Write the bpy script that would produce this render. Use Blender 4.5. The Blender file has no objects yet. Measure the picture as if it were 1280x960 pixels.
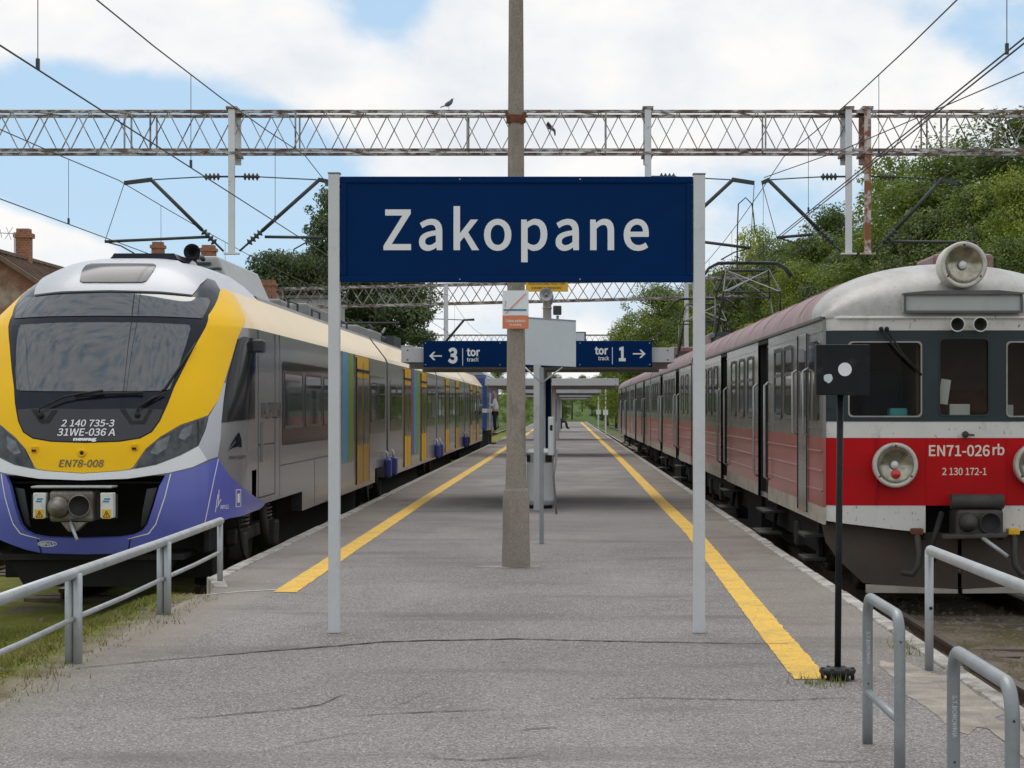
import bpy, bmesh, math, random
import numpy as np
from mathutils import Vector, Matrix
R = math.radians
PI = math.pi
SC = bpy.context.scene
COL = SC.collection
rng = random.Random(7)

# ------------------------------------------------------------------ camera, sky, sun, exposure
F, VX, VY, EYE = 2530.0, 707.0, 510.0, 1.55      # photograph: focal length and vanishing point in its pixels, eye height
cam = bpy.data.cameras.new('camera'); camo = bpy.data.objects.new('camera', cam); COL.objects.link(camo)
cam.sensor_width = 36.0; cam.lens = F / 1280 * 36.0
cam.shift_x = -(VX - 640) / 1280; cam.shift_y = (VY - 480) / 1280
cam.clip_start = 0.1; cam.clip_end = 3000
camo.location = (0, 0, EYE); camo.rotation_euler = (R(90), 0, 0)
SC.camera = camo

SUN_EL, SUN_AZ = R(60), R(350)                    # azimuth measured clockwise from +Y
sun = bpy.data.lights.new('sun', 'SUN'); sun.energy = 1.3; sun.angle = R(38); sun.color = (1.0, 0.96, 0.9)
suno = bpy.data.objects.new('sun', sun); COL.objects.link(suno)
sd = Vector((math.sin(SUN_AZ) * math.cos(SUN_EL), math.cos(SUN_AZ) * math.cos(SUN_EL), math.sin(SUN_EL)))
suno.rotation_euler = (-sd).to_track_quat('-Z', 'Y').to_euler()

world = bpy.data.worlds.new('World'); SC.world = world; world.use_nodes = True
def build_world():
    nt = world.node_tree; nt.nodes.clear(); N = nt.nodes.new; L = nt.links.new
    out = N('ShaderNodeOutputWorld'); bg = N('ShaderNodeBackground'); bg.inputs['Strength'].default_value = 0.1
    sky = N('ShaderNodeTexSky'); sky.sky_type = 'NISHITA'; sky.sun_disc = False
    sky.sun_elevation = SUN_EL; sky.sun_rotation = SUN_AZ; sky.altitude = 800; sky.air_density = 1.0; sky.dust_density = 0.6; sky.ozone_density = 2.0
    tc = N('ShaderNodeTexCoord'); sp = N('ShaderNodeSeparateXYZ'); L(tc.outputs['Generated'], sp.inputs[0])
    def m(op, a, b=None, c=None, clamp=False):
        n = N('ShaderNodeMath'); n.operation = op; n.use_clamp = clamp
        for k, x in enumerate((a, b, c)):
            if x is None: continue
            if isinstance(x, (int, float)): n.inputs[k].default_value = x
            else: L(x, n.inputs[k])
        return n.outputs[0]
    az = m('ARCTAN2', sp.outputs['X'], sp.outputs['Y']); el = m('ARCSINE', sp.outputs['Z'])
    cb = N('ShaderNodeCombineXYZ'); L(az, cb.inputs[0]); L(m('MULTIPLY', el, 1.5), cb.inputs[1])
    def noise(scale, detail, rough, off):
        mp = N('ShaderNodeVectorMath'); mp.operation = 'ADD'; L(cb.outputs[0], mp.inputs[0]); mp.inputs[1].default_value = off
        n = N('ShaderNodeTexNoise'); n.inputs['Scale'].default_value = scale; n.inputs['Detail'].default_value = detail; n.inputs['Roughness'].default_value = rough
        L(mp.outputs[0], n.inputs['Vector']); return n.outputs[0]
    big = noise(9.0, 7, 0.56, (3.1, 0.4, 0)); shade = noise(13.0, 6, 0.55, (7.7, 2.2, 0))
    dens = m('ADD', m('MULTIPLY', m('SUBTRACT', big, 0.5), 2.4), 0.62)
    # broad clearings and banks of this afternoon's cloud
    for (px, py, rx, ry, w) in ((195, 215, 190, 120, -1.5), (60, 190, 130, 90, -0.6), (480, 18, 75, 70, -0.8), (1215, 70, 120, 70, -0.75), (1000, 250, 300, 70, -0.45), (330, 270, 120, 90, -0.7),
                                (100, 40, 260, 70, 0.9), (45, 330, 110, 45, 1.5), (620, 130, 260, 140, 0.6), (1010, 110, 200, 80, 0.9)):
        dx = m('DIVIDE', m('SUBTRACT', az, (px - VX) / F), rx / F); dy = m('DIVIDE', m('SUBTRACT', el, (VY - py) / F), ry / F)
        r2 = m('ADD', m('MULTIPLY', dx, dx), m('MULTIPLY', dy, dy))
        dens = m('ADD', dens, m('MULTIPLY', m('EXPONENT', m('MULTIPLY', r2, -1.0)), w))
    mr = N('ShaderNodeMapRange'); mr.interpolation_type = 'SMOOTHSTEP'; L(dens, mr.inputs[0]); mr.inputs[1].default_value = 0.12; mr.inputs[2].default_value = 0.72
    rmp = N('ShaderNodeValToRGB'); L(shade, rmp.inputs[0])
    rmp.color_ramp.elements[0].position = 0.36; rmp.color_ramp.elements[0].color = (8.1, 8.5, 9.0, 1)
    rmp.color_ramp.elements[1].position = 0.62; rmp.color_ramp.elements[1].color = (10.0, 9.85, 9.7, 1)
    skm = N('ShaderNodeMix'); skm.data_type = 'RGBA'; skm.inputs[0].default_value = 0.75        # thin high veil that pales the blue
    L(sky.outputs[0], skm.inputs[6]); skm.inputs[7].default_value = (5.2, 7.3, 9.4, 1)
    mx = N('ShaderNodeMix'); mx.data_type = 'RGBA'; L(mr.outputs[0], mx.inputs[0]); L(skm.outputs[2], mx.inputs[6]); L(rmp.outputs[0], mx.inputs[7])
    L(mx.outputs[2], bg.inputs['Color']); L(bg.outputs[0], out.inputs['Surface'])
build_world()
vs = SC.view_settings; vs.view_transform = 'Standard'; vs.look = 'None'; vs.gamma = 1.0; vs.use_curve_mapping = False; vs.exposure = 0.0
SC.cycles.max_bounces = 6; SC.cycles.diffuse_bounces = 3; SC.cycles.glossy_bounces = 3; SC.cycles.transparent_max_bounces = 8; SC.cycles.caustics_reflective = False; SC.cycles.caustics_refractive = False
SC.cycles.use_denoising = True

def at(px, py, D):                                # point seen at a photograph pixel, D metres ahead
    return Vector(((px - VX) * D / F, D, EYE - (py - VY) * D / F))

# ------------------------------------------------------------------ materials
MATS = {}
def pm(name, col, rough=0.55, metal=0.0, var=0.12, vs=2.0, bump=0.0, bs=40.0, dirt=None, coat=0.0, spec=0.5, fine=0.0, fs=150.0, stretch=None, dirt2=None, ior=None):
    m = bpy.data.materials.new(name); m.use_nodes = True; nt = m.node_tree; N = nt.nodes.new; L = nt.links.new
    b = nt.nodes['Principled BSDF']
    b.inputs['Roughness'].default_value = rough; b.inputs['Metallic'].default_value = metal; b.inputs['Specular IOR Level'].default_value = spec
    if ior: b.inputs['IOR'].default_value = ior
    if coat: b.inputs['Coat Weight'].default_value = coat; b.inputs['Coat Roughness'].default_value = 0.06
    tc = N('ShaderNodeNewGeometry'); vec = tc.outputs['Position']
    if stretch:
        mp = N('ShaderNodeMapping'); mp.inputs['Scale'].default_value = stretch; L(vec, mp.inputs[0]); vec = mp.outputs[0]
    def noise(s, d=4, r=0.55):
        n = N('ShaderNodeTexNoise'); n.inputs['Scale'].default_value = s; n.inputs['Detail'].default_value = d; n.inputs['Roughness'].default_value = r; L(vec, n.inputs['Vector']); return n.outputs[0]
    c0 = (*col, 1)
    cur = None
    if var > 0:
        rp = N('ShaderNodeValToRGB'); L(noise(vs, 5), rp.inputs[0])
        rp.color_ramp.elements[0].position = 0.3; rp.color_ramp.elements[0].color = tuple(min(1, c * (1 - var)) for c in col) + (1,)
        rp.color_ramp.elements[1].position = 0.7; rp.color_ramp.elements[1].color = tuple(min(1, c * (1 + var)) for c in col) + (1,)
        cur = rp.outputs[0]
    def mixin(fac, colr):
        nonlocal cur
        mx = N('ShaderNodeMix'); mx.data_type = 'RGBA'; L(fac, mx.inputs[0])
        if cur is None: mx.inputs[6].default_value = c0
        else: L(cur, mx.inputs[6])
        mx.inputs[7].default_value = (*colr, 1); cur = mx.outputs[2]
    def ramp(src, lo, hi, amt):
        mr = N('ShaderNodeMapRange'); L(src, mr.inputs[0]); mr.inputs[1].default_value = lo; mr.inputs[2].default_value = hi; mr.inputs[4].default_value = amt; return mr.outputs[0]
    if fine > 0:
        fn = noise(fs, 2, 0.7)
        mixin(ramp(fn, 0.52, 0.70, fine), tuple(min(1, c * 2.2) for c in col)); mixin(ramp(fn, 0.48, 0.32, fine), tuple(c * 0.35 for c in col))
    for dd in (dirt, dirt2):
        if dd:
            dc, amt, dsc, lo, hi = dd
            mixin(ramp(noise(dsc, 7, 0.65), lo, hi, amt), dc)
    if cur is None: b.inputs['Base Color'].default_value = c0
    else: L(cur, b.inputs['Base Color'])
    if bump > 0:
        bn = N('ShaderNodeBump'); bn.inputs['Strength'].default_value = bump; bn.inputs['Distance'].default_value = 0.01; L(noise(bs, 4, 0.6), bn.inputs['Height']); L(bn.outputs[0], b.inputs['Normal'])
    MATS[name] = m
    return m

RUST = (0.10, 0.035, 0.015)
pm('galvanised', (0.40, 0.42, 0.43), 0.45, 0.35, 0.14, 6, 0.15, 60, dirt=((0.22, 0.2, 0.18), 0.5, 9, 0.55, 0.75))
pm('grey_tube', (0.27, 0.29, 0.30), 0.42, 0.3, 0.14, 7, 0.12, 70, dirt=((0.14, 0.13, 0.12), 0.5, 14, 0.55, 0.75))
pm('sign_post', (0.60, 0.61, 0.62), 0.38, 0.0, 0.05, 3, dirt=((0.36, 0.34, 0.31), 0.5, 11, 0.58, 0.8), fine=0.05, fs=60)
pm('sign_blue', (0.0003, 0.0225, 0.098), 0.42, 0.0, 0.06, 1.5, dirt=((0.004, 0.034, 0.11), 0.4, 5, 0.55, 0.85), spec=0.05)
pm('sign_white', (0.78, 0.79, 0.80), 0.5, 0.0, 0.03, 4)
pm('board_white', (0.56, 0.63, 0.66), 0.5, 0.0, 0.05, 2, dirt=((0.35, 0.37, 0.36), 0.4, 5, 0.58, 0.8))
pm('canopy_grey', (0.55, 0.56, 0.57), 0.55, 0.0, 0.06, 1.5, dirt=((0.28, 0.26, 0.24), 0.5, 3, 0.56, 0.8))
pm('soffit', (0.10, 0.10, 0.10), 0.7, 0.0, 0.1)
pm('pole_concrete', (0.27, 0.235, 0.195), 0.9, 0.0, 0.22, 3, 0.7, 55, dirt=((0.10, 0.085, 0.07), 0.75, 6, 0.52, 0.72), fine=0.35, fs=130, stretch=(1, 1, 0.35), dirt2=((0.5, 0.47, 0.42), 0.6, 9, 0.6, 0.72))
pm('rust', (0.16, 0.06, 0.025), 0.85, 0.1, 0.35, 9, 0.4, 60)
pm('rusty_white', (0.52, 0.52, 0.50), 0.6, 0.0, 0.10, 4, 0.25, 50, dirt=((0.13, 0.06, 0.04), 0.92, 11, 0.43, 0.54), dirt2=((0.05, 0.033, 0.028), 0.85, 17, 0.51, 0.60), stretch=(0.35, 1, 1))
pm('brace_grey', (0.33, 0.33, 0.32), 0.6, 0.0, 0.25, 3, dirt=((0.07, 0.045, 0.035), 0.9, 4, 0.5, 0.58))
pm('rusty_post', (0.55, 0.52, 0.48), 0.7, 0.0, 0.12, 4, 0.3, 50, dirt=((0.24, 0.075, 0.02), 0.95, 4.5, 0.44, 0.52))
pm('post_white', (0.66, 0.68, 0.70), 0.5, 0.0, 0.06, 3, dirt=((0.2, 0.09, 0.04), 0.85, 5, 0.62, 0.68))
pm('dark_steel', (0.045, 0.055, 0.055), 0.5, 0.3, 0.2, 5)
pm('insulator', (0.055, 0.055, 0.05), 0.3, 0.0, 0.15)
pm('wire', (0.05, 0.05, 0.05), 0.5, 0.5, 0.1)
pm('black_paint', (0.010, 0.011, 0.013), 0.45, 0.0, 0.25, 6, spec=0.2, dirt=((0.07, 0.065, 0.06), 0.5, 14, 0.58, 0.8))
pm('black_rubber', (0.012, 0.012, 0.012), 0.75, 0.0, 0.3, 8)
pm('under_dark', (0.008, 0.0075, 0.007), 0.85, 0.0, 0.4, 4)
pm('under_grey', (0.055, 0.052, 0.047), 0.7, 0.1, 0.3, 6, dirt=((0.06, 0.035, 0.022), 0.6, 5, 0.5, 0.7))
pm('bin_grey', (0.68, 0.71, 0.71), 0.45, 0.0, 0.05, 3, dirt=((0.3, 0.29, 0.27), 0.4, 6, 0.58, 0.8))
pm('poster_white', (0.80, 0.83, 0.85), 0.4, 0, 0.03)
pm('poster_orange', (0.72, 0.22, 0.10), 0.45, 0, 0.04)
pm('poster_blue', (0.03, 0.22, 0.42), 0.45, 0, 0.04)
pm('yellow_sign', (0.80, 0.47, 0.02), 0.45, 0, 0.08)
pm('kerb', (0.43, 0.405, 0.37), 0.9, 0, 0.16, 2.5, 0.5, 45, dirt=((0.15, 0.13, 0.105), 0.9, 4.5, 0.42, 0.64), fine=0.3, fs=110)
pm('patch_concrete', (0.34, 0.30, 0.25), 0.9, 0, 0.2, 3, 0.6, 40, dirt=((0.2, 0.175, 0.145), 0.85, 3.2, 0.42, 0.62), fine=0.4, fs=120)
pm('crack', (0.035, 0.032, 0.03), 0.95, 0, 0.3, 8)
pm('yellow_paint', (0.76, 0.44, 0.045), 0.75, 0, 0.10, 5, 0.3, 70, dirt=((0.30, 0.22, 0.10), 0.6, 2.6, 0.50, 0.72), dirt2=((0.20, 0.18, 0.16), 0.9, 26, 0.575, 0.645), fine=0.28, fs=110)
pm('white_paint', (0.62, 0.60, 0.56), 0.8, 0, 0.12, 6, dirt=((0.2, 0.19, 0.18), 0.8, 12, 0.52, 0.66))
pm('rail_side', (0.085, 0.05, 0.032), 0.75, 0.2, 0.3, 5, 0.3, 50)
pm('rail_top', (0.30, 0.28, 0.26), 0.32, 0.8, 0.15, 5)
pm('sleeper', (0.13, 0.105, 0.08), 0.95, 0, 0.3, 6, 0.6, 40)
pm('brick', (0.36, 0.14, 0.075), 0.9, 0, 0.2, 4)
pm('stone', (0.16, 0.135, 0.105), 0.95, 0, 0.3, 14)
pm('bark', (0.09, 0.07, 0.05), 0.95, 0, 0.3, 6, 0.6, 30)
# yellow-nosed unit
pm('emu_yellow', (0.93, 0.54, 0.002), 0.34, 0, 0.04, 1.2, spec=0.22, dirt=((0.62, 0.36, 0.02), 0.35, 2.4, 0.5, 0.8))
pm('emu_yellow_skylit', (0.80, 0.57, 0.26), 0.38, 0, 0.03, 1.2, coat=0.3)  # the yellow paint again, with its pale sky reflection put into the colour
pm('emu_silver', (0.47, 0.485, 0.52), 0.38, 0.1, 0.03, 1.2, coat=0.1)
pm('emu_white', (0.76, 0.775, 0.79), 0.35, 0.0, 0.03, 1.2, coat=0.2)
pm('emu_blue', (0.115, 0.135, 0.50), 0.30, 0, 0.04, 1.0, coat=0.25, dirt=((0.16, 0.14, 0.16), 0.35, 3, 0.55, 0.85))
pm('emu_grey', (0.235, 0.237, 0.242), 0.22, 0.1, 0.03, 0.8, coat=0.16, spec=0.45, dirt=((0.30, 0.27, 0.23), 0.3, 1.6, 0.5, 0.85), stretch=(1, 1, 0.3))
pm('emu_mask', (0.008, 0.011, 0.021), 0.14, 0, 0.1, 2, spec=0.28, dirt=((0.06, 0.065, 0.07), 0.25, 6, 0.55, 0.85))
pm('emu_panel', (0.030, 0.031, 0.036), 0.42, 0, 0.1, 2)
pm('emu_glass', (0.010, 0.017, 0.024), 0.03, 0, 0.1, 1.5, spec=0.5, ior=2.15)
pm('emu_sideglass', (0.014, 0.016, 0.018), 0.12, 0, 0.15, 1.5, spec=0.25)
pm('emu_door', (0.84, 0.47, 0.008), 0.36, 0, 0.03, 1, spec=0.25)
pm('lamp_glass', (0.045, 0.05, 0.055), 0.06, 0.2, 0.6, 9, spec=0.6)
pm('stripe_blue', (0.10, 0.33, 0.52), 0.32, 0, 0.03, spec=0.25)
pm('stripe_green', (0.20, 0.36, 0.05), 0.32, 0, 0.03, spec=0.25)
pm('stripe_purple', (0.20, 0.09, 0.24), 0.32, 0, 0.03, spec=0.25)
pm('roof_box', (0.42, 0.43, 0.42), 0.55, 0, 0.08, 2, dirt=((0.2, 0.19, 0.17), 0.5, 4, 0.52, 0.75))
pm('bellows', (0.055, 0.055, 0.055), 0.8, 0, 0.2)
pm('coupler_steel', (0.22, 0.20, 0.18), 0.5, 0.4, 0.3, 8, 0.3, 50, dirt=((0.10, 0.07, 0.045), 0.7, 9, 0.48, 0.66))
pm('white_box', (0.72, 0.73, 0.72), 0.45, 0, 0.05, 6, dirt=((0.3, 0.27, 0.22), 0.5, 14, 0.54, 0.75))
# red and grey unit
pm('old_red', (0.46, 0.004, 0.007), 0.42, 0, 0.08, 1.5, spec=0.15, dirt=((0.2, 0.02, 0.015), 0.5, 5, 0.52, 0.8))
pm('old_white', (0.66, 0.645, 0.61), 0.5, 0, 0.06, 2, dirt=((0.25, 0.23, 0.2), 0.6, 6, 0.55, 0.78), dirt2=((0.10, 0.09, 0.08), 0.9, 34, 0.63, 0.68), stretch=(1, 1, 0.45))
pm('old_dome', (0.41, 0.40, 0.385), 0.42, 0, 0.08, 1.5, dirt=((0.22, 0.195, 0.15), 0.85, 2.6, 0.44, 0.72), dirt2=((0.12, 0.11, 0.1), 0.85, 30, 0.62, 0.68), stretch=(1, 0.6, 1))
pm('old_dark', (0.034, 0.046, 0.050), 0.42, 0, 0.12, 2, spec=0.2)
pm('old_sidered', (0.37, 0.082, 0.076), 0.28, 0, 0.12, 1.4, coat=0.2, dirt=((0.22, 0.10, 0.085), 0.65, 2.2, 0.45, 0.72), stretch=(1, 1, 0.4))
pm('old_sidegrey', (0.195, 0.193, 0.184), 0.24, 0, 0.10, 1.4, coat=0.2, dirt=((0.10, 0.085, 0.07), 0.8, 2.4, 0.45, 0.7), stretch=(1, 1, 0.3))
pm('old_sidecream', (0.42, 0.385, 0.33), 0.45, 0, 0.12, 1.6, dirt=((0.12, 0.09, 0.06), 0.7, 3, 0.48, 0.75))
pm('old_roof', (0.21, 0.085, 0.082), 0.48, 0, 0.15, 1.5, dirt=((0.30, 0.245, 0.235), 0.8, 2.6, 0.42, 0.66), stretch=(0.5, 3.5, 0.5))
pm('old_glass', (0.02, 0.022, 0.022), 0.06, 0, 0.2, 1.3, spec=0.9)
pm('screen_frame', (0.30, 0.295, 0.27), 0.5, 0.1, 0.15, 6)
pm('cover_blue', (0.05, 0.062, 0.27), 0.4, 0, 0.1, 3)
pm('roof_gear', (0.26, 0.26, 0.25), 0.6, 0, 0.12, 2, dirt=((0.12, 0.11, 0.10), 0.6, 4, 0.5, 0.72))
pm('old_frame', (0.10, 0.10, 0.095), 0.4, 0.3, 0.2, 4)
pm('lamp_rim', (0.55, 0.53, 0.47), 0.4, 0.1, 0.1, 8, dirt=((0.25, 0.22, 0.17), 0.6, 14, 0.52, 0.72))
pm('reflector', (0.34, 0.32, 0.25), 0.22, 0.8, 0.3, 14)
pm('lamp_chrome', (0.13, 0.14, 0.15), 0.12, 0.5, 0.4, 12)
pm('red_lens', (0.55, 0.01, 0.008), 0.15, 0, 0.05, spec=0.8)
pm('plough', (0.070, 0.057, 0.045), 0.75, 0.1, 0.2, 3, 0.2, 30, dirt=((0.10, 0.055, 0.035), 0.7, 2.6, 0.46, 0.68))
pm('cab_brown', (0.13, 0.07, 0.035), 0.6, 0, 0.25, 3)
pm('paper', (0.74, 0.74, 0.72), 0.7, 0, 0.05)
pm('teal', (0.08, 0.42, 0.44), 0.5, 0, 0.1)
pm('loco_blue', (0.035, 0.085, 0.27), 0.35, 0, 0.08, 2, coat=0.3)
pm('cream_text', (0.76, 0.66, 0.56), 0.5, 0, 0.03)
pm('grey_text', (0.10, 0.095, 0.06), 0.4, 0, 0.03)
pm('white_text', (0.82, 0.82, 0.82), 0.45, 0, 0.02)
pm('dark_text', (0.028, 0.028, 0.03), 0.4, 0, 0.03)
pm('graffiti', (0.55, 0.62, 0.63), 0.6, 0, 0.1, 20)
pm('plaster', (0.36, 0.29, 0.23), 0.9, 0, 0.2, 1.5, 0.4, 12, dirt=((0.27, 0.12, 0.075), 0.9, 1.1, 0.40, 0.52), dirt2=((0.13, 0.085, 0.06), 0.7, 3.0, 0.5, 0.7))
pm('roof_brown', (0.17, 0.115, 0.085), 0.85, 0, 0.22, 1.6, 0.3, 10, dirt=((0.27, 0.19, 0.14), 0.6, 2.0, 0.5, 0.75))
pm('wall_pale', (0.42, 0.41, 0.38), 0.85, 0, 0.1, 1.0, dirt=((0.25, 0.23, 0.2), 0.5, 1.2, 0.5, 0.75))
pm('roof_grey', (0.15, 0.145, 0.14), 0.8, 0, 0.2, 1.5)
pm('window_dark', (0.02, 0.022, 0.025), 0.1, 0, 0.1, spec=0.8)
pm('skin', (0.52, 0.29, 0.20), 0.55, 0, 0.05)
pm('hair', (0.03, 0.02, 0.015), 0.6, 0, 0.1)
pm('shirt', (0.74, 0.75, 0.77), 0.8, 0, 0.04)
pm('trousers', (0.018, 0.018, 0.022), 0.8, 0, 0.1)
pm('pigeon', (0.12, 0.125, 0.14), 0.7, 0, 0.2, 20)
pm('grass_blade', (0.175, 0.19, 0.028), 0.7, 0, 0.4, 1.6, dirt=((0.27, 0.22, 0.08), 0.8, 1.0, 0.5, 0.62))
pm('bank_grass', (0.085, 0.15, 0.022), 0.9, 0, 0.25, 0.6, 0.5, 4)

def brick_mat():
    m = bpy.data.materials.new('brickwork'); m.use_nodes = True; nt = m.node_tree; N = nt.nodes.new; L = nt.links.new; b = nt.nodes['Principled BSDF']; b.inputs['Roughness'].default_value = 0.9
    tc = N('ShaderNodeTexCoord'); sp = N('ShaderNodeSeparateXYZ'); L(tc.outputs['Object'], sp.inputs[0]); ad = N('ShaderNodeMath'); L(sp.outputs[0], ad.inputs[0]); L(sp.outputs[1], ad.inputs[1])
    cb = N('ShaderNodeCombineXYZ'); L(ad.outputs[0], cb.inputs[0]); L(sp.outputs[2], cb.inputs[1])
    br = N('ShaderNodeTexBrick'); L(cb.outputs[0], br.inputs['Vector']); br.inputs['Scale'].default_value = 4.0
    br.inputs['Color1'].default_value = (0.42, 0.15, 0.06, 1); br.inputs['Color2'].default_value = (0.24, 0.09, 0.05, 1); br.inputs['Mortar'].default_value = (0.30, 0.24, 0.19, 1); br.inputs['Mortar Size'].default_value = 0.025
    L(br.outputs[0], b.inputs['Base Color']); MATS['brickwork'] = m
brick_mat()

def glass_clear():
    m = bpy.data.materials.new('cab_glass'); m.use_nodes = True; nt = m.node_tree; nt.nodes.clear(); N = nt.nodes.new; L = nt.links.new
    out = N('ShaderNodeOutputMaterial'); tr = N('ShaderNodeBsdfTransparent'); tr.inputs[0].default_value = (0.80, 0.82, 0.78, 1); gl = N('ShaderNodeBsdfGlossy'); gl.inputs['Roughness'].default_value = 0.03
    fr = N('ShaderNodeFresnel'); fr.inputs[0].default_value = 1.22; mx = N('ShaderNodeMixShader'); L(fr.outputs[0], mx.inputs[0]); L(tr.outputs[0], mx.inputs[1]); L(gl.outputs[0], mx.inputs[2]); L(mx.outputs[0], out.inputs[0]); MATS['cab_glass'] = m
glass_clear()
def lens_clear():
    m = MATS['cab_glass'].copy(); m.name = 'lens_glass'; MATS['lens_glass'] = m
    for n in m.node_tree.nodes:
        if n.bl_idname == 'ShaderNodeBsdfTransparent': n.inputs[0].default_value = (0.95, 0.95, 0.92, 1)
lens_clear()

def asphalt_mat():
    m = bpy.data.materials.new('asphalt'); m.use_nodes = True; nt = m.node_tree; N = nt.nodes.new; L = nt.links.new; b = nt.nodes['Principled BSDF']; b.inputs['Roughness'].default_value = 0.88; b.inputs['Specular IOR Level'].default_value = 0.3
    tc = N('ShaderNodeTexCoord'); P = tc.outputs['Object']; sp = N('ShaderNodeSeparateXYZ'); L(P, sp.inputs[0])
    def noise(s, d=4, r=0.55, vec=P):
        n = N('ShaderNodeTexNoise'); n.inputs['Scale'].default_value = s; n.inputs['Detail'].default_value = d; n.inputs['Roughness'].default_value = r; L(vec, n.inputs['Vector']); return n.outputs[0]
    def m1(op, a, c=None):
        n = N('ShaderNodeMath'); n.operation = op
        for k, x in enumerate((a, c)):
            if x is None: continue
            if isinstance(x, (int, float)): n.inputs[k].default_value = x
            else: L(x, n.inputs[k])
        return n.outputs[0]
    def mr(src, lo, hi, a=0.0, c=1.0):
        n = N('ShaderNodeMapRange'); L(src, n.inputs[0]); n.inputs[1].default_value = lo; n.inputs[2].default_value = hi; n.inputs[3].default_value = a; n.inputs[4].default_value = c; return n.outputs[0]
    def mix(fac, a, c):
        n = N('ShaderNodeMix'); n.data_type = 'RGBA'
        if isinstance(fac, float): n.inputs[0].default_value = fac
        else: L(fac, n.inputs[0])
        for k, x in ((6, a), (7, c)):
            if isinstance(x, tuple): n.inputs[k].default_value = (*x, 1)
            else: L(x, n.inputs[k])
        return n.outputs[2]
    base = mix(mr(noise(0.55, 5), 0.35, 0.65), (0.180, 0.164, 0.157), (0.238, 0.218, 0.208))
    # worn, browner strips between the yellow lines and the kerbs
    w = m1('ADD', sp.outputs[0], m1('MULTIPLY', m1('SUBTRACT', noise(1.6, 4), 0.5), 0.12))
    right = mr(w, 1.50, 1.58); left = mr(w, -2.45, -2.53); near = mr(sp.outputs[1], 11.0, 13.5)
    strip = m1('MULTIPLY', m1('MAXIMUM', right, left), near)
    base = mix(strip, base, mix(mr(noise(0.9, 6, 0.6), 0.35, 0.7), (0.235, 0.203, 0.172), (0.180, 0.155, 0.131)))
    near2 = m1('MULTIPLY', mr(m1('ADD', sp.outputs[1], m1('MULTIPLY', m1('SUBTRACT', noise(0.8, 4), 0.5), 1.6)), 10.6, 10.1), 0.55)
    base = mix(near2, base, (0.27, 0.247, 0.235))
    wide = N('ShaderNodeMapping'); wide.inputs['Scale'].default_value = (0.5, 0.16, 1); L(P, wide.inputs[0])
    base = mix(mr(noise(1.0, 7, 0.62, wide.outputs[0]), 0.49, 0.64, 0, 0.75), base, (0.305, 0.281, 0.264))
    spots = N('ShaderNodeTexVoronoi'); spots.inputs['Scale'].default_value = 2.3; L(P, spots.inputs['Vector'])
    base = mix(m1('MULTIPLY', mr(spots.outputs['Distance'], 0.075, 0.045), 0.55), base, (0.085, 0.08, 0.075))
    # aggregate
    v = N('ShaderNodeTexVoronoi'); v.inputs['Scale'].default_value = 115.0; L(P, v.inputs['Vector'])
    sepc = N('ShaderNodeSeparateColor'); L(v.outputs['Color'], sepc.inputs[0])
    far = mr(sp.outputs[1], 18.0, 34.0, 1.0, 0.25)
    amt = m1('MULTIPLY', far, m1('SUBTRACT', 1.0, m1('MULTIPLY', strip, 0.45)))
    base = mix(m1('MULTIPLY', mr(sepc.outputs[0], 0.68, 0.95, 0, 0.85), amt), base, (0.48, 0.455, 0.435))
    base = mix(m1('MULTIPLY', mr(sepc.outputs[1], 0.60, 0.95, 0, 0.8), amt), base, (0.075, 0.069, 0.066))
    # stains and sand drifts
    mp = N('ShaderNodeMapping'); mp.inputs['Scale'].default_value = (0.45, 1.3, 1); L(P, mp.inputs[0])
    base = mix(mr(noise(0.8, 6, 0.62, mp.outputs[0]), 0.53, 0.70, 0, 0.75), base, (0.125, 0.116, 0.108))
    sand = m1('MULTIPLY', mr(m1('ADD', sp.outputs[0], m1('MULTIPLY', m1('SUBTRACT', noise(2.2, 6, 0.65), 0.5), 1.1)), -2.55, -3.05), mr(sp.outputs[1], 18.5, 16.5))
    base = mix(m1('MULTIPLY', sand, 0.65), base, (0.31, 0.27, 0.21))
    L(base, b.inputs['Base Color'])
    bn = N('ShaderNodeBump'); bn.inputs['Strength'].default_value = 0.55; bn.inputs['Distance'].default_value = 0.006; L(v.outputs['Distance'], bn.inputs['Height']); L(bn.outputs[0], b.inputs['Normal'])
    MATS['asphalt'] = m
asphalt_mat()

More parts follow.
